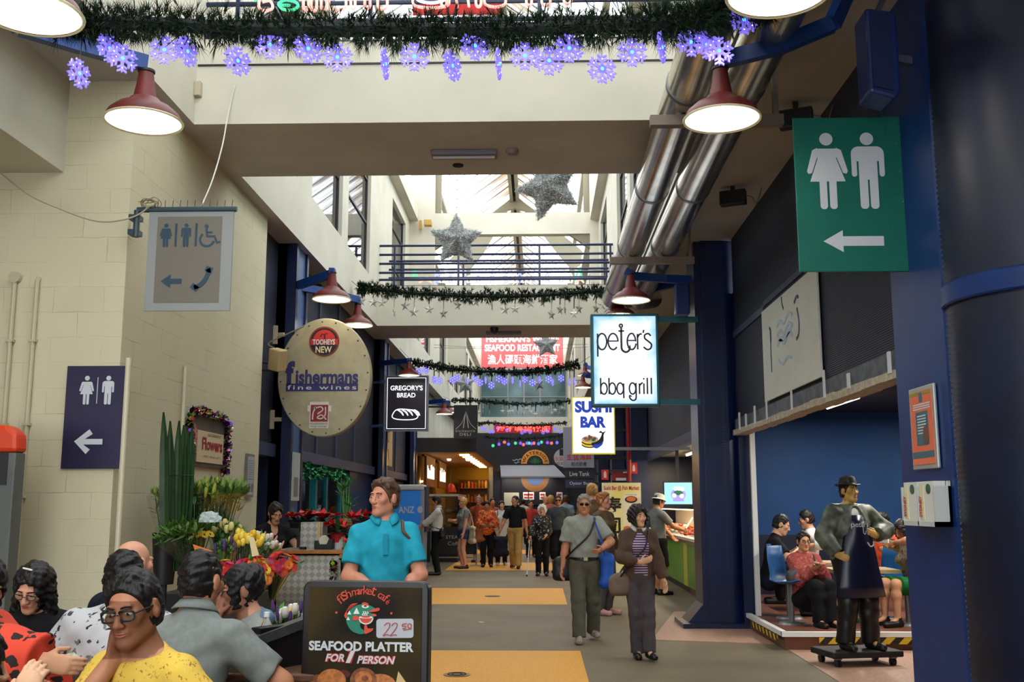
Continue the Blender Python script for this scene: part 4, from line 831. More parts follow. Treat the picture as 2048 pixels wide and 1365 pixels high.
def hang(kind, lst, Y, r_px, path, word, garl, group, parts=True, mats=None):
    """hang a decoration at every (px, py, turn) below its garland"""
    src = {}; xs = [p.x for p in path]; zs = [p.z for p in path]
    for i, it in enumerate(sorted(lst)):
        px, py = it[:2]; rot = math.radians(it[2]) if len(it) > 2 else RNG.uniform(-.6, .6)
        c = P(px, py, Y); r = r_px*c.length/FPX; zt = float(np.interp(c.x, xs, zs)); L = max(zt-c.z, .03)
        lab = '%s, %s from the left on the %s' % (word, ORD[i], garl); m = mats[i % len(mats)] if mats else None; key = m.name if m else 0
        t = thing({'flake': 'snowflake_light', 'star': 'star_ornament'}[kind], lab, {'flake': 'snowflake light', 'star': 'star ornament'}[kind], c, rot, group)
        if key not in src:
            if kind == 'flake':
                src[key] = [('flake', flake_mb(r).build('flake', m or FLK, t).data, None)]
                if parts: src[key].append(('led', leds_mb(r).build('led', [LED, LEDC], t, smooth='all').data, None))
            else: src[key] = [('star', star_mb(r, r*.12).build('star', m or mat('star_silver', (196, 190, 180), .35, metal=.5), t).data, None)]
        else:
            for nm, me, _ in src[key]:
                o = bpy.data.objects.new(nm, me); COL.objects.link(o); o.parent = t
        MB().tube([(0, 0, r*.9), (.004, 0, (L+r)/2), (0, 0, L)], .0034*Y/6 if parts else .004, 5).build('cord', mat('cord_silver', (186, 186, 180), .5) if i % 2 else mat('cord_dark', (60, 60, 60), .6), t)
g, path = garland([(110, 42), (220, 46), (350, 50), (520, 60), (700, 58), (860, 60), (1000, 62), (1150, 55), (1300, 50), (1390, 42), (1450, 18), (1540, 8)], 5.6, 54, 7000, 'nearest thick pine garland across the top of the picture', 3)
hang('flake', [(158, 147, 70), (218, 97, 65), (245, 117, 40), (329, 100, 10), (374, 103, 68), (475, 122, 45), (541, 90, 10), (616, 98, 30), (675, 115, 5), (770, 128, 84), (829, 114, 10), (904, 132, 58), (950, 92, 20), (997, 128, 82), (1050, 112, 5), (1098, 122, 10), (1138, 97, 15), (1204, 138, 15), (1264, 105, 5), (1323, 95, 68), (1382, 85, 10), (1412, 90, 30), (1438, 102, 10), (1487, 40, 15)], 5.6, 25, path, 'glowing blue violet snowflake', 'nearest garland', 'snowflake lights on the nearest garland')
g, path = garland([(718, 576), (760, 580), (850, 588), (950, 592), (1050, 592), (1150, 586), (1220, 580), (1262, 576)], 16.6, 20, 3000, 'pine garland below the railing of the second bridge', 5)
hang('star', [(722, 602), (746, 605), (764, 606), (788, 625, 80), (811, 612), (828, 625), (858, 619), (887, 628), (915, 611, 45), (951, 604), (984, 613, 80), (1009, 620), (1030, 618), (1062, 607), (1085, 605, 50), (1103, 630, 45), (1120, 620, 50), (1130, 620, 75), (1148, 628), (1158, 618, 45), (1192, 618, 50), (1205, 610), (1213, 618), (1232, 620)], 16.6, 11.5, path, 'silver star ornament', 'second bridge garland', 'silver stars on the second garland')
g, path = garland([(825, 725), (870, 732), (930, 741), (1000, 744), (1060, 744), (1110, 738), (1158, 728)], 22.6, 13, 1900, 'pine garland in front of the red banner', 7)
hang('flake', [(838, 743), (852, 740), (868, 760, 60), (878, 762), (905, 761, 30), (914, 756), (935, 762, 78), (950, 757), (960, 766), (971, 761, 78), (983, 771), (998, 758), (1009, 763), (1025, 761, 75), (1040, 768, 80), (1050, 759), (1065, 766), (1079, 760, 70), (1097, 759), (1105, 765, 70), (1122, 757), (1139, 765, 75), (1149, 763, 75)], 22.6, 8, path, 'small blue snowflake light', 'garland before the red banner', 'snowflake lights before the red banner')
g, path = garland([(903, 801), (940, 801), (980, 804), (1030, 808), (1080, 808), (1140, 802)], 33, 7.5, 1000, 'pine garland before the far glass balcony', 9)
hang('star', [(957, 825), (966, 823, 80), (979, 825, 80), (1005, 823), (1018, 824), (1025, 823), (1035, 826), (1047, 827), (1054, 818), (1062, 825), (1071, 829), (1087, 827), (1098, 817), (1103, 826), (1110, 821), (1119, 827), (1124, 816), (1130, 818)], 33, 5.5, path, 'tiny silver star', 'garland before the glass balcony', 'stars before the glass balcony')
g, path = garland([(956, 849), (980, 846), (1020, 850), (1060, 851), (1100, 849), (1134, 846)], 41, 6, 700, 'pine garland above the red glowing sign', 11)
hang('flake', [(965, 857), (971, 858), (980, 864), (986, 864), (996, 857), (1014, 861), (1044, 866), (1050, 863), (1060, 865), (1086, 866), (1095, 863), (1110, 859), (1120, 864)], 41, 4, path, 'tiny blue snowflake light', 'garland by the red glowing sign', 'snowflake lights by the red sign', parts=False)
g, path = garland([(970, 874), (1000, 877), (1040, 878), (1080, 876), (1126, 872)], 46, 5, 500, 'lowest pine garland above the black fascia', 13)
hang('flake', [(986, 892), (998, 889), (1009, 885), (1017, 889), (1031, 887), (1041, 887), (1047, 890), (1054, 887), (1058, 887), (1063, 888), (1068, 887), (1077, 888), (1083, 885), (1095, 886), (1103, 887), (1114, 886)], 46, 3.4, path, 'tiny coloured light', 'lowest garland', 'coloured lights on the lowest garland', parts=False,
     mats=[glow('bulb_green', (60, 200, 130), 1.0), glow('bulb_violet', (120, 80, 230), 1.0), glow('bulb_pink', (226, 100, 90), 1.0), glow('bulb_blue', (90, 110, 240), 1.0)])
# ---------------- furry tinsel stars
FUR = [mat('tinsel_fur_a', (196, 198, 196), .45), mat('tinsel_fur_b', (146, 150, 150), .5), mat('tinsel_fur_c', (236, 238, 236), .4)]
def furry_star(px, py, Y, rpx, rot, tilt, label, n, seed):
    wl = {21: 'thin wire across the arcade holding the left furry star', 22: 'thin wire across the arcade holding the largest furry star', 23: 'thin wire holding the star before the red banner', 24: 'thin wire holding the left star below the red banner', 25: 'thin wire holding the right star below the red banner'}[seed]
    c = P(px, py, Y); r = rpx*c.length/FPX; rg = np.random.default_rng(seed); t = thing('tinsel_star', label, 'star decoration', c, tilt, 'furry silver tinsel stars')
    base = star_mb(r*.93, r*.34, .50); co = np.array(base.v); cs, sn = math.cos(rot), math.sin(rot)
    co = np.stack([co[:, 0]*cs-co[:, 2]*sn, co[:, 1], co[:, 0]*sn+co[:, 2]*cs], 1); base.v = [tuple(q) for q in co]; base.build('core', FUR[1], t)
    mb = MB(); tri = [tuple(f) for f in base.f]
    for i in range(n):
        f = tri[int(rg.integers(len(tri)))]; a, b = sorted(rg.random(2)); p = co[f[0]]*a+co[f[1]]*(b-a)+co[f[2]]*(1-b)
        nn = np.cross(co[f[1]]-co[f[0]], co[f[2]]-co[f[0]]); nn /= np.linalg.norm(nn); nn = nn if nn[1]*p[1] > 0 else -nn
        d = nn*.6+rg.normal(size=3)*.6; d /= np.linalg.norm(d); e = p+d*r*.085; u = np.cross(d, rg.normal(size=3)); u *= r*.009/np.linalg.norm(u)
        mb.add([p-u, p+u, e+u*.3, e-u*.3], [(0, 1, 2, 3)], int(rg.integers(3)))
    mb.build('tinsel', FUR, t, fixn=False)
    MB().tube([(0, 0, r*.85), (0, 0, r*.85+.8)], .004, 5).build('cord', mat('cord_dark', (60, 60, 60), .6), t)
    tag(MB().tube([(XL, Y, c.z+r*.85+.86), (c.x, Y, c.z+r*.85+.79), (XR, Y, c.z+r*.85+.86)], .005, 5).build('support_wire', mat('cord_dark', (60, 60, 60), .6)), wl, 'wire')
furry_star(913, 480, 15.0, 57, .02, .15, 'furry silver tinsel star left, hanging before the railing', 5200, 21)
furry_star(1098, 374, 12.5, 74, .30, -.3, 'largest furry silver tinsel star, partly above the near bridge edge', 6000, 22)
furry_star(1092, 690, 24.5, 30, .1, .2, 'furry silver tinsel star in front of the red banner', 2000, 23)
furry_star(930, 768, 30, 24, .1, .2, 'furry silver tinsel star below the red banner, left one', 1200, 24)
furry_star(1076, 768, 30, 18, .3, .5, 'furry silver tinsel star below the red banner, right one', 900, 25)

# ---------------- railings and rope lights on the bridges
def railing(y, label, ext=0.0, zoff=0):
    t = thing('bridge_railing', label, 'railing', (-.83, y, ZF)); hw = (XR-XL)/2
    mb = MB()
    for z in (.83, .65, .47, .29, .15): mb.tube([(-hw, 0, z), (hw, 0, z)], .024, 8)
    mb.build('rail', NAVY, t)
    for x in (-hw+.3, -hw+1.55, -.0+.85, hw-.05): MB().box(x-.02, x+.02, -.02, .02, 0, .83).build('post', NAVY, t)
railing(19.47, 'blue railing along the front of the second bridge'); railing(20.75, 'blue railing along the rear edge of the second bridge')
railing(8.95, 'blue railing on the nearest bridge behind the garland'); railing(10.15, 'blue railing along the rear edge of the nearest bridge')
RP, RG, RWH, RB = glow('rope_pink', (240, 150, 140), 1.1), glow('rope_green', (60, 200, 130), 1.1), glow('rope_white', (235, 235, 240), 1.2), glow('rope_blue', (140, 150, 235), 1.1)
def rope(name, label, Y, items, r):
    c = P(*items[0][1][0], Y); t = thing(name, label, 'rope light', c); 
    by = {}
    for m, pts in items: by.setdefault(m.name, (m, MB()))[1].tube([tuple(P(x, y, Y)-c) for x, y in spline(pts, 8)], r, 6)
    for m, mb in by.values(): mb.build('light_rope', m, t)
U = lambda x, w, b=22: [(x-w, -12), (x-w, b-6), (x, b), (x+w, b-6), (x+w, -12)]
rope('rope_light', 'pink and green christmas rope light figure on the nearest bridge railing', 8.9,
     [(RP, U(612, 5)), (RP, U(628, 5)), (RP, U(648, 5)), (RP, U(675, 16, 20)), (RP, U(706, 4, 18)), (RP, U(735, 5, 18)), (RP, U(765, 9, 18)), (RP, U(862, 34, 16)), (RP, U(888, 5, 14)), (RP, [(912, -10), (915, 16)]), (RP, [(935, -10), (938, 14)]), (RP, U(957, 5, 14)), (RP, U(990, 20, 14)), (RP, U(1058, 5, 12)), (RP, U(1092, 8, 12)), (RP, U(1135, 7, 8)), (RWH, U(862, 26, 6)), (RP, [(520, -6), (518, 14), (530, 22), (545, 16), (540, 2), (525, 4)]),
      (RG, [(556, 8), (570, 0), (590, 4), (596, 12), (585, 20), (565, 18), (556, 8)]), (RG, [(560, 10), (580, 11)]), (RG, [(505, -6), (512, 2)])], .014)
mb = MB(); a, b = P(826, -30, 9.2), P(1004, 27, 9.2)
tag(MB().box(a.x, b.x, 9.2, 9.22, b.z, a.z).build('red_banner', mat('banner_scarlet', (206, 52, 48), .7)), 'scarlet cloth on the nearest bridge railing behind the rope lights', 'banner')
its = []
for k in range(30):
    x = 872+k*9.2; its.append((RWH if k % 3 else RB, [(x, 566), (x-3, 558), (x+2, 550+4*math.sin(k)), (x+6, 558), (x+4, 566)]))
its += [(RG, [(824, 562), (828, 540), (836, 562)]), (RG, [(845, 560), (855, 555), (862, 562)]), (RP, [(838, 566), (850, 560), (864, 566)]), (RG, [(1150, 562), (1158, 540), (1166, 562)]), (RB, [(868, 568), (872, 548), (882, 552), (876, 562), (868, 558)]), (RP, [(1150, 566), (1160, 560), (1168, 566)])]
rope('rope_light', 'white and blue rope light figure behind the second bridge railing', 20.79, its, .02)

# ---------------- services: pipes, brackets, fittings
for i, (x, lab) in enumerate(((1.12, 'shiny ventilation pipe under the right gallery, inner one'), (1.52, 'shiny ventilation pipe under the right gallery, outer one'))):
    t = thing('ventilation_pipe', lab, 'pipe', (x, 4, 4.58), 0, 'ventilation pipes on the right')
    MB().tube([(0, -6, 0), (0, 11.2, 0), (.05, 11.5, .04), (.3, 12.2, .2)], .165, 28).build('pipe', STEEL, t, smooth=True)
    for yy in (3.2, 5.7, 8.0, 10.2): MB().tube([(0, yy, 0), (0, yy+.05, 0)], .171, 28).build('joint_band', mat('joint_grey', (110, 112, 114), .4, metal=.8), t, smooth=True)
for i, (yy, lab) in enumerate(((7.4, 'beige channel bracket under both pipes near the lamp'), (11.9, 'beige channel bracket under both pipes further back'))):
    tag(MB().box(.85, 1.85, yy, yy+.08, 4.33, 4.41).box(1.78, 1.82, yy+.02, yy+.06, 4.41, 4.9).build('pipe_bracket', mat('bracket_taupe', (120, 106, 92), .5)), lab, 'bracket', 'pipe brackets')
t = thing('ceiling_batten', 'fluorescent batten fitting under the nearest bridge', 'light', (-.72, 9.57, ZS)); MB().box(-.32, .32, -.09, .09, -.05, 0).build('housing', mat('batten_grey', (120, 118, 128), .5), t, bevel=.01); MB().tube([(-.3, -.03, -.065), (.3, -.03, -.065)], .016, 10).build('tube', mat('tube_off', (170, 168, 176), .3), t)
def batten(x, y, z, L, power, col, label, ax='y', drop=.0):
    # an unseen fitting added to light a shop interior; area lamp below the tube
    t = thing('added_batten', label, 'light', (x, y, z), 0 if ax == 'y' else math.pi/2); MB().box(-.07, .07, -L/2, L/2, -.05, drop).build('housing', mat('batten_white', (200, 200, 196), .5), t, bevel=.008)
    MB().tube([(0, -L/2+.04, -.075), (0, L/2-.04, -.075)], .018, 8).build('tube', mat('tube_lit', (255, 255, 250), .4, emit=tuple(int(255*c) for c in col), es=6.0), t)
    d = bpy.data.lights.new('tube_lamp', 'AREA'); d.shape = 'RECTANGLE'; d.size = .12; d.size_y = L-.08; d.energy = power; d.color = col; o = bpy.data.objects.new('tube_lamp', d); COL.objects.link(o); o.parent = t; o.location = (0, 0, -.10)
for x, y, p in ((4.0, 10.5, 38), (4.0, 13.6, 42), (6.2, 10.5, 34), (6.2, 13.6, 34)): batten(x, y, 2.9, 1.5, p, (1, .95, .85), 'lit batten added on the restaurant ceiling, %s %s' % ('left' if x < 5 else 'right', 'front one' if y < 12 else 'rear one'))
batten(-4.6, 16.0, 2.85, 1.5, 26, (.8, .95, 1), 'lit batten added on the wine shop ceiling')
for y, p, w_ in ((17.6, 55, 'near'), (20.2, 55, 'middle'), (22.8, 55, 'far')): batten(3.35, y, 2.68, 1.5, p, (1, .80, .55), 'warm batten added over the green sushi counter, %s one' % w_)
batten(-.6, 48.75, 2.86, 2.4, 22, (1, .93, .82), 'lit batten added under the grey awning of the end shop', 'x', .25)
t = thing('ceiling_batten', 'fluorescent batten fitting under the second bridge', 'light', (-.7, 20.1, ZS)); MB().box(-.35, .35, -.09, .09, -.05, 0).build('housing', mat('batten_grey', (120, 118, 128), .5), t, bevel=.01)
t = thing('smoke_detector', 'round smoke detector beside the batten under the nearest bridge', 'detector', (-.25, 9.52, ZS)); MB().lathe([(.06, 0), (.062, -.02), (.045, -.045), (0, -.05)], n=18).build('body', mat('detector_grey', (130, 120, 116), .5), t, smooth=True)
tag(MB().lathe([(.055, 0), (.055, -.012), (0, -.014)], (-.81, 9.95, ZS), 18).build('speaker_hole', mat('hole_black', (18, 16, 16), .8)), 'round black ceiling hole cover under the nearest bridge', 'cover')
t = thing('security_camera', 'dark dome camera under the second bridge', 'camera', (-.86, 19.6, ZS)); MB().lathe([(.08, 0), (.08, -.04), (.06, -.1), (0, -.13)], n=16).build('dome', BLKM, t, smooth=True)
def flood(px, py, Z, label, mt):
    c = PZ(px, py, Z); t = thing('floodlight', label, 'light', c, -.4); MB().box(-.14, .14, -.05, .05, -.07, .09).build('housing', mt, t, bevel=.01); MB().box(-.12, .12, -.056, -.05, -.055, .07).build('lens', mat('dark_glass', (40, 40, 46), .15), t); MB().box(-.02, .02, -.02, .02, .08, ZS-c.z).build('stem', mt, t)
    MB().tube(spline([(.14, 0, .02), (.2, .02, 0), (.24, .03, -.08), (.3, .05, .1)], 5), .007, 5).build('cable', mat('grey_cable', (110, 104, 100), .6), t)
flood(1592, 240, 4.74, 'black floodlight under the soffit above the green sign', BLKM); flood(1466, 398, 4.76, 'black floodlight under the soffit further back, cable hanging', BLKM)
t = thing('speaker', 'dark blue loudspeaker on the post above the green sign', 'speaker', P(1752, 118, 6.35)); MB().prism([(-.09, -.27), (.07, -.32), (.11, -.27), (.11, .27), (-.09, .30)], -.12, .13).build('cabinet', mat('speaker_blue', (28, 46, 100), .35), t, bevel=.02); MB().prism([(-.07, -.24), (.05, -.27), (.05, .25), (-.07, .26)], -.135, -.12).build('grille', mat('speaker_grille', (22, 34, 76), .6), t); MB().bar((.1, 0, 0), (.25, .05, 0), .05).bar((0, 0, .28), (.12, .05, .5), .03).build('bracket', mat('bracket_steel', (84, 90, 100), .5), t)
t = thing('speaker', 'dark blue loudspeaker box on the second right column', 'speaker', P(1362, 600, 12.85)); MB().box(-.08, .1, -.1, .1, -.2, .2).build('cabinet', mat('speaker_blue', (28, 46, 100), .35), t, bevel=.02)
t = thing('wall_box', 'small cream sensor box on the left gallery face', 'box', PX(391, 180, XL)); MB().box(0, .06, -.05, .05, -.07, .07).build('box', mat('aged_cream', (178, 168, 140), .5), t, bevel=.008)
t = thing('security_camera', 'yellowed twin spotlight on the left portal by the furry star', 'light', P(848, 452, 23.9)); MB().box(-.12, -.05, -.08, 0, -.1, .12).build('arm', mat('aged_yellow', (186, 146, 70), .5), t); MB().box(.02, .2, -.22, -.04, -.04, .1).build('head', mat('aged_yellow', (186, 146, 70), .5), t, bevel=.01)
mb = MB(); 
for px, Y, lab in ((30, 7.77, 'thin cream conduit pipe on the left wall with a round box'), (75, 7.77, 'thin cream conduit pipe on the left wall bent into the wall')):
    a, b = P(px, 555, Y), P(px-25, 900, Y); t = thing('conduit', lab, 'conduit', (a.x, Y, 0), 0, 'conduits on the left wall'); MB().tube([(0, 0, .9), (0, 0, a.z-.03), (0, .02, a.z)], .018, 8).build('pipe', mat('conduit_cream', (190, 180, 150), .5), t)
    mb = MB()
    for z in (1.55, 2.1, 2.75): mb.box(-.03, .03, -.022, .02, z, z+.02)
    mb.build('clip', mat('conduit_cream', (190, 180, 150), .5), t)
    if px == 30: MB().lathe([(0, -.02), (.045, -.02), (.045, .02), (0, .02)], n=18).build('junction_box', mat('conduit_cream', (190, 180, 150), .5), t, (0, 0, a.z)).rotation_euler = (math.pi/2, 0, 0)
for px, Y, z1, lab in ((246, 7.76, 2.62, 'cream conduit at the corner of the left block wall'),):
    a = P(px, 900, Y); tag(MB().tube([(a.x, Y, .3), (a.x, Y, z1)], .02, 8).build('conduit', mat('conduit_pale', (206, 198, 170), .5)), lab, 'conduit')
a = PX(365, 850, -3.23); tag(MB().tube([(-3.23, a.y, 1.9), (-3.23, a.y, 2.75)], .018, 8).build('conduit', mat('conduit_pale', (206, 198, 170), .5)), 'short cream conduit above the flower stall sign', 'conduit')
# ------------------------------------------------------------------ shops, counters, furniture
CHECK = None
def bd_check(nt, b):
    tc = nt.nodes.new('ShaderNodeTexCoord'); mp = nt.nodes.new('ShaderNodeMapping'); mp.inputs['Rotation'].default_value = (0, math.radians(45), 0); mp.inputs['Scale'].default_value = (22, 22, 22)
    nt.links.new(tc.outputs['Object'], mp.inputs[0]); ck = nt.nodes.new('ShaderNodeTexChecker'); ck.inputs['Scale'].default_value = 1; nt.links.new(mp.outputs[0], ck.inputs[0])
    v = nt.nodes.new('ShaderNodeTexWave'); v.inputs['Scale'].default_value = .5; nt.links.new(mp.outputs[0], v.inputs[0])
    cm = nt.nodes.new('ShaderNodeMixRGB'); cm.inputs[1].default_value = lin((148, 146, 138)); cm.inputs[2].default_value = lin((178, 176, 168)); nt.links.new(ck.outputs['Fac'], cm.inputs[0]); nt.links.new(cm.outputs[0], b.inputs['Base Color'])
    b.inputs['Metallic'].default_value = .7; b.inputs['Roughness'].default_value = .42
    bp = nt.nodes.new('ShaderNodeBump'); bp.inputs['Strength'].default_value = .5; bp.inputs['Distance'].default_value = .01; nt.links.new(ck.outputs['Fac'], bp.inputs['Height']); nt.links.new(bp.outputs[0], b.inputs['Normal'])
PLATE = node_mat('checker_plate', bd_check)
WOOD = mat('oak_edge', (176, 116, 58), .5, var=.3, scale=14); DWOOD = mat('dark_wood', (92, 60, 40), .5, var=.3, scale=10)
BLKP = mat('black_plastic', (22, 22, 24), .45)
# --- sandwich board in front
BB = next(b for b in np.arange(1500, 2000, 1.0) if P(730, b, 4.45).z < 0)
S = Sign('sandwich_board', 'black sandwich board advertising a seafood platter, in the foreground', 'sign', 606, 1162, 853, BB, 4.45, -.10)
h2 = S.h/2; bt = MB().prism(rrect(-S.w/2, S.w/2, -h2, h2, .035), -.035, .035); bt.build('frame', mat('board_black', (22, 20, 22), .35), S.o, bevel=.006)
S.o.location.z = h2+.001
x0, x1, z0, z1 = S.R(619, 1174, 840, 1660); MB().box(x0, x1, -.04, -.034, z0, z1).build('panel', mat('board_face', (26, 21, 18), .6, c2=(60, 48, 20), scale=3.2, detail=1, spec=.15), S.o)
yy = -.04; mb = MB(); S.text(mb, 'SEAFOOD PLATTER', 622, 1285, 826, 1305, y=yy, bold=.04); mb.build('headline', mat('letter_silver', (200, 204, 206), .5), S.o)
mb = MB(); 
for txt, l, t_, r, b_ in (('FOR', 655, 1311, 692, 1327), ('1', 695, 1304, 713, 1329), ('PERSON', 717, 1314, 791, 1330)):
    S.text(mb, txt, l-1, t_-1, r+1, b_+1, y=yy, bold=.12, shear=.25, m=0, t=.002); S.text(mb, txt, l, t_, r, b_, y=yy, bold=.03, shear=.25, m=1, t=.005)
mb.build('subline', [mat('letter_red', (200, 36, 40), .5), mat('letter_silver', (200, 204, 206), .5)], S.o)
mb = MB(); lt = 'fish market café'; RA = 55*S.kx; cx, cz = S.q(728, 1238)
for i, chx in enumerate(lt):
    if chx == ' ': continue
    a = math.radians(142-104*i/(len(lt)-1)); letters(mb, chx, cx+RA*math.cos(a), cz+RA*.82*math.sin(a)-.0, h=(.022 if chx in 'amrceé' else .036), y=yy, bold=.0, rot=(a-math.pi/2)*.8+random.uniform(-.12, .12))
for a in (168, 12): mb.prism(ell(cx+RA*math.cos(math.radians(a)), cz+RA*.9*math.sin(math.radians(a)), .005, .005, 8), yy-.004, yy)
mb.build('arc_lettering', mat('letter_orange', (206, 66, 46), .5), S.o)
# fish emblem
mb = MB(); q = lambda *L: spline(S.pts(L), 5, True)
mb.prism(q((697, 1240), (695, 1222), (703, 1209), (716, 1207), (700, 1213), (692, 1226), (690, 1234)), yy-.003, yy, 1)
mb.prism(q((694, 1240), (700, 1222), (714, 1211), (730, 1209), (744, 1213), (752, 1221), (738, 1224), (748, 1231), (744, 1240), (724, 1246), (722, 1256), (728, 1262), (735, 1266), (722, 1270), (706, 1264), (697, 1252)), yy-.004, yy, 0)
mb.prism(q((738, 1224), (750, 1217), (758, 1216), (758, 1221), (748, 1224)), yy-.005, yy, 1); mb.prism(q((744, 1228), (752, 1229), (752, 1233), (746, 1232)), yy-.005, yy, 1)
mb.prism(q((731, 1268), (730, 1252), (735, 1252), (737, 1258), (747, 1258), (745, 1263), (736, 1268)), yy-.006, yy, 1)
mb.prism(ell(*S.q(731, 1213), 7*S.kx, 3.6*S.kz, 16), yy-.006, yy, 2); mb.prism(ell(*S.q(731, 1212), 3*S.kx, 2*S.kz, 10), yy-.0075, yy, 3); mb.prism(q((724, 1211), (726, 1205), (735, 1206), (737, 1212), (730, 1209)), yy-.0065, yy, 1)
mb.prism(ell(*S.q(733, 1236), 14.5*S.kx, 14*S.kz, 20, 180, 360), yy-.008, yy, 2); mb.prism(ell(*S.q(733, 1235.5), 12*S.kx, 11.5*S.kz, 20, 180, 360), yy-.010, yy, 1); mb.prism(ell(*S.q(733, 1235), 13.5*S.kx, 2.4*S.kz, 20), yy-.011, yy, 2); mb.prism(ell(*S.q(733, 1234), 9*S.kx, 1.8*S.kz, 20), yy-.012, yy, 1)
mb.prism(q((707, 1240), (710, 1232), (716, 1233), (720, 1238), (714, 1242)), yy-.009, yy, 1)
for px, py, w_, h_ in ((714, 1222, 6, 13), (700, 1226, 4, 8), (698, 1238, 3.5, 7)): mb.prism(S.pts([(px-w_, py+h_/2), (px, py-h_/2), (px+w_, py+h_/2)]), yy-.007, yy, 2)
for px in (728, 732, 736): mb.stroke(spline(S.pts([(px, 1232), (px-2, 1229), (px+1, 1226), (px-1, 1223)])), .004, yy-.006, m=2)
mb.build('fish_emblem', [mat('emblem_teal', (22, 120, 96), .5), mat('letter_orange', (206, 66, 46), .5), mat('emblem_white', (220, 222, 216), .5), mat('emblem_dark', (90, 24, 24), .5)], S.o)
x0, x1, z0, z1 = S.R(757, 1239, 829, 1278); MB().prism(rrect(x0, x1, z0, z1, .012), yy-.006, yy).build('price_card', mat('price_card', (176, 178, 184), .4), S.o).rotation_euler = (0, -.02, 0)
mb = MB(); k = .003; y2 = yy-.006
for dx in (0, 14): mb.stroke(spline(S.pts([(769+dx, 1252), (773+dx, 1247), (779+dx, 1247), (779+dx, 1254), (773+dx, 1264), (767+dx, 1272), (774+dx, 1270), (780+dx, 1271)])), k, y2)
mb.stroke(spline(S.pts([(813, 1247), (805, 1248), (804, 1252), (810, 1252), (810, 1256), (804, 1257)])), k, y2); mb.stroke(ell(*S.q(818, 1251.5), 3.6*S.kx, 4.5*S.kz, 20), k, y2, closed=True); mb.stroke(S.pts([(806, 1260), (822, 1257)]), k, y2)
mb.build('price', mat('marker_red', (170, 50, 56), .5), S.o)
mb = MB(); fo = [mat('food_brown', (150, 86, 50), .5, var=.5, scale=40), mat('food_gold', (200, 122, 62), .5, var=.4, scale=50), mat('food_red', (90, 26, 28), .5), mat('food_cream', (206, 176, 120), .5)]
mb.prism(ell(*S.q(668, 1366), 28*S.kx, 24*S.kz, 24), yy-.002, yy, 1); mb.prism(ell(*S.q(730, 1364), 26*S.kx, 26*S.kz, 24), yy-.0025, yy, 0); mb.prism(ell(*S.q(730, 1360), 17*S.kx, 15*S.kz, 24), yy-.003, yy, 1); mb.prism(ell(*S.q(733, 1360), 7*S.kx, 6*S.kz, 16), yy-.0035, yy, 0); mb.prism(ell(*S.q(762, 1370), 30*S.kx, 20*S.kz, 20), yy-.002, yy, 1); mb.prism(S.pts([(793, 1366), (797, 1344), (812, 1366)]), yy-.002, yy, 3); mb.prism(ell(*S.q(690, 1352), 14*S.kx, 8*S.kz, 16), yy-.0015, yy, 2); mb.prism(ell(*S.q(640, 1368), 14*S.kx, 14*S.kz, 16), yy-.0015, yy, 0); mb.prism(ell(*S.q(715, 1420), 90*S.kx, 45*S.kz, 30), yy-.001, yy, 3)
mb.build('food_picture', fo, S.o); MB().box(-S.w/2+.03, S.w/2-.03, .03, .34, -h2, -h2+.05).bar((-S.w/2+.04, .05, .3), (-S.w/2+.04, .32, -h2+.02), .03).bar((S.w/2-.04, .05, .3), (S.w/2-.04, .32, -h2+.02), .03).build('rear_leg', BLKP, S.o)
# second board seen nearly edge on
t = thing('sandwich_board', 'dark sandwich board seen from the side, left of the seafood platter board', 'sign', (-1.08, 4.7, 0), 1.0)
MB().box(-.25, .25, -.03, .03, .02, .98).build('frame', mat('board_black', (22, 20, 22), .35), t, bevel=.005); MB().bar((-.29, -.02, .70), (-.27, -.02, .93), .05, .05).bar((-.27, -.02, .93), (.12, -.02, 1.0), .05, .04).build('steel_edge', mat('scuffed_steel', (92, 96, 96), .4, metal=.5, var=.3, scale=20), t)
MB().prism(ell(.05, .45, .07, .11, 20), -.034, -.03).prism(ell(.06, .42, .03, .05, 14), -.037, -.034, 1).build('fish_emblem', [mat('emblem_teal', (22, 120, 96), .5), mat('letter_orange', (206, 66, 46), .5)], t)
# --- dining tables
def table(name_lab, x, y, z, w, d, rz=0):
    t = thing('dining_table', name_lab, 'table', (x, y, 0), rz); MB().box(-w/2, w/2, -d/2, d/2, z-.035, z).build('tabletop', DWOOD, t, bevel=.008)
    MB().tube([(0, 0, .03), (0, 0, z-.03)], .04, 10).build('pedestal', BLKM, t); MB().box(-.3, .3, -.04, .04, 0, .03).box(-.04, .04, -.3, .3, 0, .032).build('foot', BLKM, t); return t
table('brown cafe table in the lower left corner under the food wrappers', -2.25, 4.55, .80, .62, .72)
table('brown cafe table between the man in grey and the woman in glasses', -1.12, 4.68, .80, .60, .50)
table('brown cafe table at the lower picture edge before the man in yellow', -1.32, 2.95, .74, .62, .42)
def stool(x, y, z, lab):
    t = thing('stool', lab, 'stool', (x, y, 0)); MB().lathe([(0, z-.04), (.17, z-.04), (.17, z), (0, z)], n=20).build('seat', BLKP, t, smooth=True)
    for sx, sy in ((1, 1), (1, -1), (-1, 1), (-1, -1)): MB().bar((sx*.1, sy*.1, z-.03), (sx*.16, sy*.16, 0), .025).build('leg', BLKM, t)
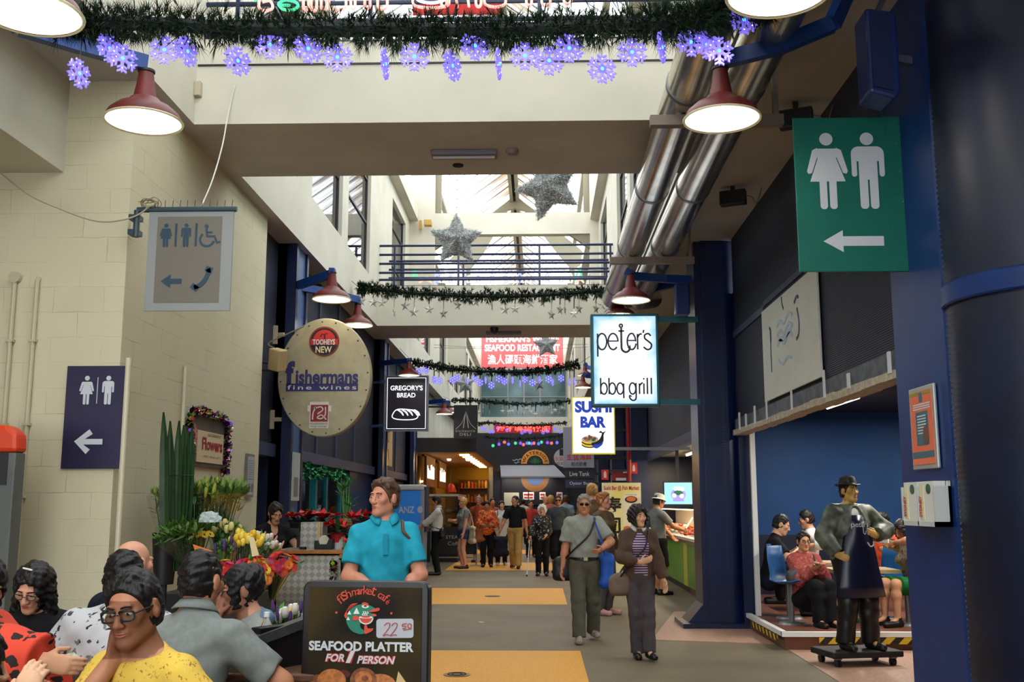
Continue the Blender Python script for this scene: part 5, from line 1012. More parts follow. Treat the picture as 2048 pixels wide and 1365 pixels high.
# crumpled paper, bottle, cups
def crumple(c, r, lab, m, seed, sc=(1, 1, .55)):
    rg = np.random.default_rng(seed); bm = bmesh.new(); bmesh.ops.create_icosphere(bm, subdivisions=3, radius=r)
    for v in bm.verts:
        n = v.co.normalized(); k = .72+.42*abs(math.sin(n.x*7+seed)*math.cos(n.y*6+n.z*5+seed))+rg.uniform(-.06, .06); v.co = Vector((n.x*r*k*sc[0], n.y*r*k*sc[1], max(n.z*k, -.3)*r*sc[2]))
    me = bpy.data.meshes.new('paper_wrapper'); bm.to_mesh(me); bm.free(); return tag(new_obj('paper_wrapper', me, m, None, c), lab, 'wrapper')
PAPER = mat('greasy_paper', (206, 204, 180), .7, var=.2, scale=12)
crumple((-2.16, 4.62, .85), .12, 'crumpled white food wrapper before the woman with long hair', PAPER, 2); crumple((-2.0, 4.5, .83), .08, 'small crumpled wrapper right of the big wrapper', PAPER, 4)
c = P(531, 1310, 4.62); t = thing('water_bottle', 'clear plastic water bottle with a pale label on the table', 'bottle', (c.x, c.y, .80))
def bd_pet(nt, b):
    b.inputs['Base Color'].default_value = (.95, .98, 1, 1); b.inputs['Roughness'].default_value = .08; b.inputs['Transmission Weight'].default_value = .9; b.inputs['IOR'].default_value = 1.15
PET = node_mat('clear_plastic', bd_pet); k = 1.0
MB().lathe([(0, 0), (.03, 0), (.034, .01), (.033, .06), (.034, .12), (.032, .155), (.02, .185), (.013, .20), (.013, .215)], n=20).build('bottle', PET, t, smooth=True); MB().lathe([(.0345, .06), (.0350, .062), (.0350, .118), (.0345, .12)], n=20).build('label', mat('label_pale', (176, 192, 204), .5), t, smooth=True)
letters(mb := MB(), 'PURE', 0, .08, h=.016, w=.045, y=-.0352); mb.build('lettering', mat('label_blue', (70, 110, 140), .5), t); MB().lathe([(.014, .212), (.014, .232), (0, .233)], n=14).build('cap', WHITE, t); MB().lathe([(0, .003), (.031, .003), (.031, .04), (0, .04)], n=16).build('drink', mat('red_drink', (190, 60, 70), .3), t)
c = P(236, 1352, 3.0); t = thing('cup', 'white paper cup lid at the lower edge before the yellow shirt', 'cup', (c.x, 2.95, .74)); MB().lathe([(0, 0), (.026, 0), (.032, .085), (.034, .088), (.034, .097), (0, .099)], n=18).build('cup_body', WHITE, t, smooth=True)
# --- flower stall
def counter(name, lab, x0, x1, y0, y1, z, front):
    t = thing(name, lab, 'counter', ((x0+x1)/2, (y0+y1)/2, 0)); w, d = (x1-x0)/2, (y1-y0)/2
    MB().box(-w, w, -d, d, 0, z-.05).build('body', front, t); MB().box(-w-.03, w+.03, -d-.03, d+.03, z-.05, z-.035).box(-w-.03, w+.03, -d-.03, -d+.02, z-.05, z).build('edge', WOOD, t); MB().box(-w-.02, w+.02, -d-.01, d+.02, z-.035, z-.001).build('top', mat('laminate_grey', (140, 146, 146), .35), t); return t
xa, xb = P(556, 1100, 10.0).x, P(682, 1100, 10.0).x
counter('flower_counter', 'checker plate flower stall counter with oak edge', xa, xb, 10.0, 10.55, 1.07, PLATE)
xc = P(716, 1110, 10.0).x; counter('flower_counter', 'lower dark counter extension right of the checker plate counter', xb+.03, xc+.05, 9.95, 10.6, 1.03, mat('dark_panel', (44, 42, 40), .5))
tinsel([(xb-.05, 9.93, .95), (xb-.06, 9.93, .6), (xb-.03, 9.93, .45)], .05, 350, 'tinsel_strip', None, TIN, seed=5); tag(bpy.data.objects['tinsel_strip'], 'hanging tinsel strip on the front of the flower counter', 'tinsel')
b = P(605, 1088, 10.3); e = P(650, 1040, 10.3); t = thing('metal_planter', 'checker plate box on the flower counter holding poinsettias', 'planter', ((b.x+e.x)/2, 10.32, 1.069)); MB().box((b.x-e.x)/2, (e.x-b.x)/2, -.12, .12, 0, .26).build('box', PLATE, t); MB().box(.06, .09, -.135, -.12, .07, .26).build('wooden_tag', mat('pale_wood', (190, 160, 110), .6), t)
c = P(646, 1098, 10.1); t = thing('tape_dispenser', 'black tape dispenser with a white roll on the flower counter', 'dispenser', (c.x, 10.15, 1.069)); MB().prism([(-.09, 0), (.09, 0), (.09, .1), (.05, .1), (.03, .05), (-.04, .05), (-.06, .085), (-.09, .085)], -.04, .04).build('body', BLKP, t, bevel=.006); MB().tube([(-.0, -.02, .085), (-.0, .02, .085)], .05, 20).build('tape_roll', mat('tape_cream', (206, 200, 180), .5), t)
c = P(606, 1094, 10.1); tag(MB().lathe([(0, 0), (.035, 0), (.035, .025), (0, .027)], (c.x, 10.1, 1.0695), 16).build('black_tin', BLKP), 'small black tin on the flower counter', 'tin')
c = P(676, 1095, 10.2); t = thing('flower_pot', 'white pot with a red wrapped poinsettia on the counter', 'pot', (c.x, 10.25, 1.069)); MB().lathe([(0, 0), (.045, 0), (.06, .12), (.055, .12), (.04, .01)], n=20).build('pot', mat('pot_white', (206, 206, 200), .4), t, smooth=True)
RED = mat('poinsettia_red', (206, 22, 26), .6, var=.3, scale=20); LEAF = mat('leaf_green_dark', (36, 78, 34), .6, var=.3, scale=18); LEAF2 = mat('leaf_green', (86, 130, 52), .6, var=.3, scale=18)
def leaf_cluster(mb, c, n, L, w, m, rg, up=.5, spread=1.0):
    for i in range(n):
        d = Vector((rg.normal()*spread, rg.normal()*spread, abs(rg.normal())*up+.1)).normalized(); u = d.cross(Vector((0, 0, 1))); u = (u if u.length > .05 else Vector((1, 0, 0))).normalized()*w*rg.uniform(.7, 1.2)/2; l = L*rg.uniform(.7, 1.15); c = Vector(c); nn = d.cross(u).normalized()
        mb.add([c, c+d*l*.45+u+nn*l*.06, c+d*l-Vector((0, 0, l*.15)), c+d*l*.45-u+nn*l*.06], [(0, 1, 2, 3)], m)
def poinsettia(c, r, lab, seed, wrap=None):
    rg = np.random.default_rng(seed); t = thing('poinsettia', lab, 'plant', c, 0, None); mb = MB()
    for i in range(9):
        a = rg.uniform(0, 6.28); q = r*.75*math.sqrt(rg.random()); leaf_cluster(mb, (q*math.cos(a), q*math.sin(a), r*.55+rg.uniform(0, r*.25)), 11, r*.55, r*.3, 0, rg, .25)
    mb.build('red_bracts', RED, t, fixn=False); mb = MB(); leaf_cluster(mb, (0, 0, r*.35), 40, r*1.0, r*.3, 0, rg, .2); mb.build('leaves', LEAF, t, fixn=False); MB().lathe([(0, -.02), (r*.3, -.02), (r*.42, r*.4), (0, r*.4)], n=14).build('pot', wrap or BLKP, t)
for px, py, Y, r, lab in ((612, 1030, 10.5, .20, 'red poinsettia in the checker plate box'), (655, 1032, 10.55, .20, 'red poinsettia left of the bamboo plant'), (676, 1052, 10.25, .19, 'red wrapped poinsettia in the white pot'), (722, 1030, 10.5, .20, 'red poinsettia behind the shoulder of the man in turquoise'), (590, 1030, 11.3, .17, 'red poinsettia next to the flower seller')):
    c = P(px, py, Y); zz = 1.07+.15 if px in (676,) else (1.09 if px != 590 else 1.02); poinsettia((c.x, Y, c.z-r*.75), r, lab, int(px), mat('red_wrap', (190, 40, 46), .3) if px in (676, 722) else None)
tag(MB().box(-2.50, -1.95, 10.68, 10.95, 0, 1.20).build('back_shelf', mat('dark_panel', (44, 42, 40), .5)), 'dark shelf unit behind the flower counter carrying poinsettias', 'shelf')
tag(MB().box(P(590, 1000, 11.3).x-.2, P(590, 1000, 11.3).x+.2, 11.15, 11.45, 0, 1.24).build('plinth', mat('dark_panel', (44, 42, 40), .5)), 'dark plinth next to the flower seller', 'plinth')
c = P(690, 1035, 10.7); t = thing('bamboo_plant', 'green lucky bamboo plant in a glass vase on the flower stall', 'plant', (c.x, 10.75, 1.22)); MB().lathe([(0, 0), (.05, 0), (.07, .05), (.06, .12), (.045, .14)], n=16).build('vase', mat('vase_amber', (150, 140, 90), .2), t, smooth=True); mb = MB(); rg = np.random.default_rng(4)
for k in range(9): a = k*.7; mb.tube([(.02*math.cos(a), .02*math.sin(a), .1), (.05*math.cos(a), .05*math.sin(a), .3+.03*k)], .008, 5)
mb.build('stems', LEAF2, t); mb = MB()
for k in range(9): a = k*.7; leaf_cluster(mb, (.05*math.cos(a), .05*math.sin(a), .26+.03*k), 14, .14, .022, 0, rg, 1.0)
mb.build('leaves', LEAF2, t, fixn=False)
for i, px in enumerate((689, 697, 708, 714)):
    c = P(px, 1100, 10.1); t = thing('potted_cactus', ['first', 'second', 'third', 'fourth'][i]+' small grafted cactus from the left on the counter extension', 'cactus', (c.x, 10.1, 1.03), 0, 'small grafted cacti'); MB().lathe([(0, 0), (.022, 0), (.028, .06), (0, .06)], n=12).build('pot', mat(['pot_red', 'pot_red', 'pot_yellow', 'pot_pink'][i], [(150, 36, 34), (150, 36, 34), (206, 176, 50), (206, 60, 100)][i], .5), t); MB().lathe([(.012, .06), (.014, .09), (.01, .12)], n=10).build('stem', LEAF2, t); MB().ball((0, 0, .13), .022, 6).build('cap', mat(['cac_red', 'cac_pink', 'cac_orange', 'cac_mag'][i], [(214, 60, 50), (224, 100, 110), (226, 150, 50), (210, 60, 110)][i], .6), t)
# flower buckets and bouquets
t = thing('flower_stand', 'black tiered stand holding the flower bouquets at the block wall', 'stand', (-2.72, 8.55, 0)); MB().box(-.40, .42, -.05, .40, 0, .78).build('rear_tier', BLKP, t); MB().box(-.05, .70, -.5, -.06, 0, .42).build('front_tier', BLKP, t)
def petals(n, L, w, m0, c0, two=False):
    mb = MB()
    for ring in range(2 if two else 1):
        for k in range(n):
            a = 2*math.pi*(k+.5*ring)/n; l = L*(1-.2*ring); d = Vector((math.cos(a), math.sin(a), .22+.25*ring)); u = Vector((-math.sin(a), math.cos(a), 0))*w/2
            mb.add([d*l*.12-u*.5, d*l*.12+u*.5, d*l*.7+u, d*l+Vector((0, 0, -.1*l)), d*l*.7-u], [(0, 1, 2, 3, 4)], 0)
    mb.lathe([(L*.22, .03*L), (L*.2, .12*L), (0, .17*L)], n=10, m=1); return mb
FMES = {}
def flower_mesh(kind, col, cc):
    key = kind+col
    if key not in FMES:
        m = mat('petal_'+col, cc, .6, var=.25, scale=25)
        if kind == 'gerbera': mb = petals(18, .043, .015, 0, 0, True); ms = [m, mat('gerbera_centre', (140, 70, 30), .7)]
        elif kind == 'sun': mb = petals(14, .05, .018, 0, 0); ms = [m, mat('sun_centre', (60, 40, 20), .8)]
        elif kind == 'tulip': mb = MB().lathe([(0, 0), (.016, .004), (.024, .022), (.022, .045), (.012, .062), (0, .066)], n=10); ms = [m]
        elif kind == 'lily':
            mb = MB().lathe([(0, 0), (.010, .01), (.014, .05), (.010, .085), (0, .10)], n=8); ms = [m]
        else: mb = MB(); rg = np.random.default_rng(8); leaf_cluster(mb, (0, 0, 0), 12, .11, .035, 0, rg, 1.1, .8); ms = [m]
        o = mb.build('flower', ms, None, smooth=(kind in ('tulip', 'lily')), fixn=False); FMES[key] = o.data; bpy.data.objects.remove(o)
    return FMES[key]
def bd_cello(nt, b):
    o = nt.nodes['Material Output']; tr = nt.nodes.new('ShaderNodeBsdfTransparent'); gl = nt.nodes.new('ShaderNodeBsdfGlossy'); mx = nt.nodes.new('ShaderNodeMixShader'); gl.inputs['Roughness'].default_value = .12; mx.inputs[0].default_value = .13; tr.inputs[0].default_value = (.96, .97, .96, 1)
    nt.links.new(tr.outputs[0], mx.inputs[1]); nt.links.new(gl.outputs[0], mx.inputs[2]); nt.links.new(mx.outputs[0], o.inputs[0])
CELLO = node_mat('cellophane', bd_cello)
def bouquet(c, H, R, kinds, n, lab, seed, lean=(0, 0), wrap=CELLO, foliage=30):
    """a wrapped bunch: foot at c, heads on a dome of radius R at height H"""
    rg = np.random.default_rng(seed); t = thing('bouquet', lab, 'bouquet', c); ax = Vector((lean[0], lean[1], 1)).normalized(); ux = ax.cross(Vector((0, 1, 0))).normalized(); uy = ax.cross(ux); st = MB()
    for i in range(n):
        a = i*2.399; q = R*.92*math.sqrt((i+.5)/n); p = ax*(H-.25*q*q/R+rg.uniform(-.05, .03))+ux*q*math.cos(a)+uy*q*math.sin(a); k, col, cc, s = kinds[i % len(kinds)]; st.tube([tuple(ax*.02+(p-ax*H)*.15), tuple(p)], .004, 5)
        o = bpy.data.objects.new({'leafy': 'leaf_sprig'}.get(k, 'flower'), flower_mesh(k, col, cc)); COL.objects.link(o); o.parent = t; o.location = p; d = (ax*.9+(p-ax*H).normalized()*.75+Vector((0, -.35, 0))).normalized() if k in ('gerbera', 'sun') else (ax+(p-ax*H)*1.2).normalized(); o.rotation_euler = d.to_track_quat('Z', 'Y').to_euler(); o.scale = (s,)*3
    st.build('stems', LEAF, t)
    if foliage: mb = MB(); [leaf_cluster(mb, tuple(ax*H*rg.uniform(.6, .95)+ux*rg.normal()*R*.45+uy*rg.normal()*R*.45), 3, .12, .03, 0, rg, .9) for _ in range(foliage)]; mb.build('foliage', LEAF2, t, fixn=False)
    if wrap:
        mb = MB(); N = 22; vs = []
        for z, r in ((0, R*.25), (H*.5, R*.72), (H*.98, R*1.25)):
            for k in range(N): a = 2*math.pi*k/N; rr = r*(1+.07*math.sin(k*5+seed)); vs.append(ax*(z+(.04*math.sin(k*3.1) if z > H*.6 else 0))+ux*rr*math.cos(a)+uy*rr*math.sin(a))
        mb.add(vs, [(i*N+k, i*N+(k+1) % N, (i+1)*N+(k+1) % N, (i+1)*N+k) for i in range(2) for k in range(N)]); mb.build('wrapping', wrap, t, smooth='all')
    return t
def at_h(px, py, Y, H): c = P(px, py, Y); return (c.x, Y, c.z-H)
LG, YL, RD, OR, MG, WHT, PU, LGN = (150, 160, 60), (232, 190, 44), (208, 34, 34), (232, 120, 44), (190, 34, 90), (226, 220, 206), (96, 60, 130), (96, 130, 60)
bouquet(at_h(334, 990, 8.4, .46), .46, .13, [('lily', 'lime', LG, 1), ('leafy', 'green', LGN, .8)], 16, 'bunch of lily buds behind the long leaves, leftmost', 1)
bouquet(at_h(395, 985, 8.55, .52), .52, .20, [('leafy', 'green', LGN, 1.3), ('lily', 'lime', LG, 1.3)], 46, 'large bunch of lily buds right of the long leaves', 2)
bouquet(at_h(443, 985, 8.75, .52), .52, .18, [('leafy', 'green', LGN, 1.6), ('lily', 'lime2', (120, 150, 60), 1.4)], 40, 'bunch of broad green leaves and buds nearest the notice frame', 3)
bouquet(at_h(388, 1058, 8.3, .42), .42, .21, [('leafy', 'green2', (84, 124, 50), 1.2), ('leafy', 'green', LGN, 1.2), ('sun', 'yellow', YL, .8), ('leafy', 'green', LGN, 1.3)], 40, 'leafy sunflower bunch in the middle of the flower stand', 4, (-.1, -.2))
bouquet(at_h(452, 1058, 8.55, .40), .40, .13, [('tulip', 'pale', (222, 206, 130), 1.1), ('leafy', 'green2', (84, 124, 50), .8)], 20, 'bunch of pale yellow buds next to the tulips', 5, (.05, -.1))
bouquet(at_h(484, 1078, 8.45, .36), .36, .14, [('tulip', 'yellow', YL, 1.0), ('tulip', 'yellow2', (240, 214, 90), 1.0)], 34, 'bunch of yellow tulips at the flower stand', 6, (.15, -.15))
bouquet(at_h(512, 1082, 8.75, .36), .36, .13, [('tulip', 'white', WHT, 1.1), ('lily', 'rose', (206, 160, 150), .7)], 18, 'white and dusky pink bunch before the flower seller', 7, (.3, 0))
bouquet(at_h(450, 1092, 8.25, .34), .34, .09, [('lily', 'purple', PU, .9), ('leafy', 'green', LGN, .6)], 14, 'bunch of purple irises under the tulips', 8, (.05, -.2), foliage=14)
MIX = [('gerbera', 'red', RD, 1), ('gerbera', 'orange', OR, 1), ('gerbera', 'magenta', MG, 1), ('gerbera', 'yellow', YL, 1), ('gerbera', 'red', RD, 1.1)]
bouquet(at_h(450, 1128, 7.9, .36), .36, .13, MIX, 26, 'bright gerbera bunch directly above the woman with the bun', 9, (.1, -.45), foliage=12)
bouquet(at_h(500, 1118, 8.0, .36), .36, .15, MIX[1:]+MIX[:1], 34, 'largest red and orange gerbera bunch in the front row', 10, (.25, -.5), foliage=14)
bouquet(at_h(545, 1108, 8.2, .36), .36, .12, [MIX[1], MIX[2], MIX[0]], 22, 'orange and magenta gerbera bunch next to the counter', 11, (.35, -.4), foliage=10)
bouquet(at_h(575, 1225, 6.0, .30), .30, .10, [('tulip', 'white', WHT, 1), ('gerbera', 'yellow', YL, .6), ('lily', 'purple', PU, .8)], 18, 'low bunch of white and yellow flowers behind the sandwich board', 12, (0, -.2))
tag(MB().box(P(575, 1225, 6.0).x-.2, P(575, 1225, 6.0).x+.2, 5.85, 6.15, 0, P(575, 1225, 6.0).z-.29).build('flower_crate', BLKP), 'black crate under the low flower bunch', 'crate')
for px, py, Y, w_, hh, lab in ((420, 1040, 8.15, .12, .14, 'crumpled pale paper on the leafy sunflower bunch'),):
    c = P(px, py, Y); crumple(tuple(c), .09, lab, mat('pale_blue_paper', (176, 190, 186), .5), 7, (1, .4, .8))
c = P(408, 1105, 8.0); s = thing('price_card', 'orange price card leaning on the gerbera bunches', 'card', c, 0); MB().prism([(-.09, .06), (-.04, -.06), (.10, -.10), (.06, .01)], -.004, .004).build('card', mat('card_orange', (222, 120, 50), .6), s); MB().bar((0, 0.004, -.05), (.02, .05, -.4), .008).build('stick', WOOD, s)
c = P(505, 1100, 7.6); s = thing('price_card', 'cream price tag standing in the red gerberas', 'card', c, 0); MB().prism([(-.03, .09), (.005, .09), (.05, -.04), (.0, -.05)], -.004, .004).build('card', mat('card_cream', (226, 206, 160), .6), s); MB().bar((.03, 0.004, -.04), (.04, .1, -.25), .008).build('stick', WOOD, s)
t = thing('flower_bucket', 'tall black bucket holding the long green leaf blades', 'bucket', (P(332, 1070, 8.2).x, 8.2, 0)); zb = P(332, 1066, 8.2).z; MB().lathe([(0, zb-.40), (.075, zb-.40), (.105, zb), (.095, zb), (.07, zb-.39)], n=20).build('bucket', BLKP, t, smooth=True); MB().tube([(0, 0, 0), (0, 0, zb-.4)], .03, 8).lathe([(0, 0), (.15, 0), (.15, .02), (0, .02)], n=16).build('stand', BLKM, t)
t = thing('leaf_blades', 'tall bundle of long dark green leaf blades in the black bucket', 'plant', (P(352, 1070, 8.2).x, 8.2, zb-.30)); mb = MB()
for px0, px1, py in ((338, 332, 826), (345, 343, 843), (352, 358, 842), (360, 372, 855), (366, 380, 853), (356, 366, 850)):
    a = P(px0, 1066, 8.2); b2 = P(px1, py, 8.2); bx, bz = a.x-t.location.x, 0; tx, tz = b2.x-t.location.x, b2.z-t.location.z; vs = []; N = 10
    for i in range(N+1):
        f = i/N; x = bx+(tx-bx)*f; z = bz+(tz-bz)*f; w_ = .034*(1-max(0, (f-.62)/.38)**2)+.004; y = random.uniform(-.004, .004)+(px0-352)*.004; vs += [(x-w_, y, z), (x, y+.012, z), (x+w_, y, z)]
    mb.add(vs, [(i*3+k, i*3+k+1, i*3+k+4, i*3+k+3) for i in range(N) for k in range(2)])
o = mb.build('blades', mat('blade_green', (36, 66, 30), .5, var=.4, scale=6), t, fixn=False); sd = o.modifiers.new('thickness', 'SOLIDIFY'); sd.thickness = .004
MB().tube(ell(0, 0, .12, .05, 20) and [(.11*math.cos(a), .05*math.sin(a), .75) for a in np.linspace(0, 6.283, 21)], .004, 5).build('tie_string', BLKP, t)
# --- ticket kiosk on the left edge
c = P(31, 900, 6.92); t = thing('kiosk', 'orange topped grey kiosk at the left picture edge', 'kiosk', (c.x-.45, 7.0, 0)); zt = P(30, 850, 6.9).z; za = P(40, 905, 6.9).z
MB().box(-.45, .45, -.07, .07, .02, za).box(-.45, .45, -.2, .2, 0, .02).build('body', mat('kiosk_grey', (92, 96, 92), .45, var=.2, scale=4), t, bevel=.02); MB().prism([(-.46, za), (.46, za), (.45, zt-.06), (.38, zt), (-.46, zt+.05)], -.08, .08).build('top', mat('kiosk_orange', (214, 66, 26), .4), t, bevel=.03); MB().box(-.45, .40, -.075, -.07, za-.22, za).build('black_band', BLKP, t); MB().box(-.02, .36, -.078, -.07, za-.78, za-.28).build('poster', mat('kiosk_poster', (170, 180, 176), .5), t); MB().box(.16, .30, -.081, -.078, za-.55, za-.48).box(.16, .30, -.081, -.078, za-.74, za-.64).build('poster_print', mat('kiosk_ink', (60, 70, 96), .5), t)
# --- ATM
x0, x1 = P(790, 1000, 23).x, P(849, 1000, 23).x; t = thing('cash_machine', 'blue and grey cash machine behind the man in turquoise', 'machine', ((x0+x1)/2, 23.3, 0)); w = (x1-x0)/2; zt = P(800, 970, 23).z
MB().box(-w-.1, w, -.35, .35, 0, zt-.1).build('body', mat('atm_grey', (150, 156, 164), .4), t, bevel=.03); MB().box(-w-.12, w-.02, -.4, .3, zt-.12, zt).build('hood', mat('atm_white', (206, 210, 212), .4), t, bevel=.03); MB().box(-w, w-.08, -.37, -.35, .95, zt-.14).build('panel', mat('atm_blue', (22, 96, 170), .4, emit=(22, 96, 170), es=.25), t)
letters(mb := MB(), 'ANZ', -.06, P(800, 1027, 23).z, h=.15, w=.36, y=-.37, bold=.03); mb.prism(ell(.24, P(800, 1022, 23).z+.02, .06, .08, 14), -.374, -.37); mb.build('lettering', ICONW, t); MB().box(w-.01, w+.04, -.3, .3, .9, zt-.05).build('side_shroud', mat('atm_slate', (54, 64, 84), .5), t)
# --- deli with canopy
CAN = mat('canopy_brown', (44, 37, 36), .5); CANL = mat('canopy_soffit', (176, 124, 72), .6)
mb = MB().box(-3.42, -1.66, 27, 43, 2.86, 3.24); mb.m = [1, 0, 0, 0, 0, 0]; struct(mb.build('ceiling_deli_canopy', [CAN, CANL], fixn=False)); 
sbox('wall_deli_back', mat('deli_ochre', (168, 136, 62), .7), -3.5, -3.42, 27, 43, 0, 2.86); sbox('wall_deli_end', mat('deli_olive', (140, 118, 36), .7), -3.42, -1.75, 38.0, 38.1, 0, 2.86); sbox('column_deli', mat('deli_lime', (150, 142, 52), .6), -3.4, -3.3, 26.95, 27.05, 0, 2.86); sbox('column_deli_post', GREYM, -1.85, -1.7, 37.8, 38, 0, 2.86)
for i in range(11):
    Y = 28.2+i*1.15; t = thing('downlight', ORD[i]+' warm slot light from the front under the deli canopy', 'light', (-2.05, Y, 2.86), 0, 'slot lights under the deli canopy'); MB().box(-.13, .13, -.07, .07, -.03, .0).build('lens', glow('downlight_glow', (255, 196, 104), 26.0), t)
for i, (px, py) in enumerate(((898, 930), (935, 945), (842, 962))):
    c = P(px, py, 31) if i < 2 else PX(px, py, -3.40); t = thing('spotlight', ['round spot under the deli canopy, left one', 'round spot under the deli canopy, right one', 'small spot at the deli shelf near the blue column'][i], 'light', (c.x, c.y, 2.86 if i < 2 else c.z)); MB().lathe([(0, -.05), (.05, -.05), (.06, 0), (0, 0)], n=12).build('spot', glow('spot_glow', (255, 226, 160), 10), t)
for i, (ya, yb, lab) in enumerate(((28.0, 30.4, 'brown menu board with white lines inside the deli, near one'), (31.6, 34.0, 'brown menu board with white lines inside the deli, far one'))):
    s = sidesign('menu_board', lab, 'board', -3.10, ya, yb, 2.0, 2.84); MB().box(0, yb-ya, -.03, .03, 0, .82).build('board', mat('menu_brown', (120, 76, 48), .6), s); mb = MB(); rg = np.random.default_rng(i)
    for k in range(9): mb.box(.25+k*.21, .25+k*.21+.17, -.036, -.03, .22, .22+rg.uniform(.22, .42))
    mb.build('white_lines', glow('menu_white', (240, 240, 225), 1.1), s); MB().box(0, yb-ya, .03, .1, .80, .86).build('hanger', CAN, s)
def shelf_goods(name, lab, x0, x1, y, zs, cols, group, glab, dz=.24, n=9, seed=3, depth=.28):
    t = thing(name, lab, 'shelf', ((x0+x1)/2, y, 0)); w = (x1-x0)/2; MB().box(-w, w, 0, depth, 0, .06).box(-w, -w+.04, -.02, depth, 0, max(zs)+.3).box(w-.04, w, -.02, depth, 0, max(zs)+.3).box(-w, w, depth-.02, depth, 0, max(zs)+.3).build('frame', DWOOD, t)
    rg = np.random.default_rng(seed)
    for z in zs: MB().box(-w+.04, w-.04, -.02, depth-.02, z-.02, z).build('shelf_board', WOOD, t)
    return t
shelf_goods('deli_shelf', 'tall deli shelf with jars and packets under the canopy end', -2.95, -1.85, 37.6, (.6, 1.1, 1.6, 2.1), None, None, None)
rg = np.random.default_rng(12); JC = [mat('jar_a', (206, 150, 70), .4), mat('jar_b', (190, 90, 50), .4), mat('jar_c', (220, 190, 120), .4), mat('jar_d', (150, 110, 60), .4)]
k = 0
for row, z in (('bottom', .6), ('lower', 1.1), ('upper', 1.6), ('top', 2.1)):
    for i in range(8):
        h = rg.uniform(.18, .3); o = MB().lathe([(0, 0), (.05, 0), (.055, h*.75), (.035, h*.85), (.035, h), (0, h)], n=10).build('jar', JC[int(rg.integers(4))], None, (-2.84+i*.128, 37.7, z), smooth=True); tag(o, '%s jar from the left on the %s board of the deli shelf' % (ORD[i], row), 'jar', 'jars on the deli shelf')
t = thing('display_counter', 'lit glass deli display counter with baked goods near the blue column', 'counter', (-2.62, 29.2, 0)); MB().box(-.45, .45, -1.6, 1.6, 0, .85).build('base', mat('counter_dark', (42, 34, 30), .5), t); MB().box(-.45, .45, -1.6, 1.6, 1.72, 1.78).build('top', mat('counter_cream', (210, 196, 160), .5), t); MB().box(.43, .45, -1.6, 1.6, .85, 1.72).box(-.45, .45, -1.6, -1.585, .85, 1.72).build('glass', GLASSW, t); MB().box(-.42, .40, -1.5, 1.5, 1.24, 1.26).build('shelf', GLASSW, t)
for i in range(10):
    for z, rw in ((.86, 'lower'), (1.265, 'upper')):
        o = MB().ball((0, 0, 0), .1, 6, 0, (1.2, 1.0, .7)).build('bread_roll', mat('crust_%d' % (i % 3), [(206, 150, 84), (186, 120, 60), (220, 180, 120)][i % 3], .6), None, (-2.45, 27.9+i*.28, z+.07), smooth='all'); tag(o, '%s bread roll on the %s level of the deli counter' % (ORD[i], rw), 'bread', 'baked goods in the deli counter')
t = thing('red_bell', 'red christmas bell decoration hanging inside the deli', 'decoration', P(902, 985, 33)); MB().lathe([(.18, 0), (.15, .08), (.10, .2), (.03, .28), (0, .29)], n=16).build('bell', mat('bell_red', (176, 34, 26), .4), t, smooth=True); MB().tube([(0, 0, .28), (0, 0, 2.86-t.location.z)], .008, 5).build('cord', BLKM, t)
# cafe chair stack and trolley sign by the deli
x0, x1 = P(858, 1060, 25.4).x, P(950, 1060, 25.4).x; t = thing('cafe_barrier', 'black cafe barrier with faint white lettering behind the queue', 'barrier', ((x0+x1)/2, 26.0, 0)); w = (x1-x0)/2; MB().box(-w, w, -.02, .02, .28, .95).build('panel', BLKP, t); letters(mb := MB(), 'STEAM', 0, .66, h=.08, w=.4, y=-.02); letters(mb, 'Coffee', .05, .5, h=.09, w=.4, y=-.02); mb.build('lettering', mat('faded_white', (176, 172, 166), .5), t); MB().bar((-w, 0, 0), (-w, 0, 1.0), .04).bar((w, 0, 0), (w, 0, 1.0), .04).bar((-w, 0, .2), (w, 0, .2), .03).box(-w-.15, -w+.15, -.15, .15, 0, .02).box(w-.15, w+.15, -.15, .15, 0, .02).build('frame', GREYM, t)
# small shop between the left columns
s = sidesign('vertical_sign', 'tall cream sign board with faint brown characters beside the bread shop sign', 'sign', -3.36, 22.05, 23.4, 2.35, 3.95); MB().box(0, 1.2, -.03, .03, 0, 1.5).build('board', mat('sign_tan', (206, 172, 120), .6, var=.1, scale=4), s); letters(mb := MB(), 'O', .6, .5, h=.28, w=.3, y=-.03); letters(mb, 'R', .6, .1, h=.25, w=.28, y=-.03); letters(mb, 'E', .6, .95, h=.28, w=.28, y=-.03); mb.build('lettering', mat('sign_umber', (150, 112, 70), .6), s)
s = sidesign('shop_notice', 'white notice panel over an orange poster behind the man in turquoise', 'poster', -3.36, 21.75, 23.6, 1.4, 2.1); MB().box(0, 1.9, -.02, .02, .35, .7).build('white_panel', mat('panel_white', (196, 206, 212), .5), s); MB().box(0, 1.2, -.02, .02, 0, .35).build('orange_panel', mat('panel_orange', (206, 106, 50), .5), s)
sbox('wall_small_shop', mat('dim_wall2', (60, 66, 76), .7), -3.55, -3.45, 21.6, 26.2, 0, 2.2)
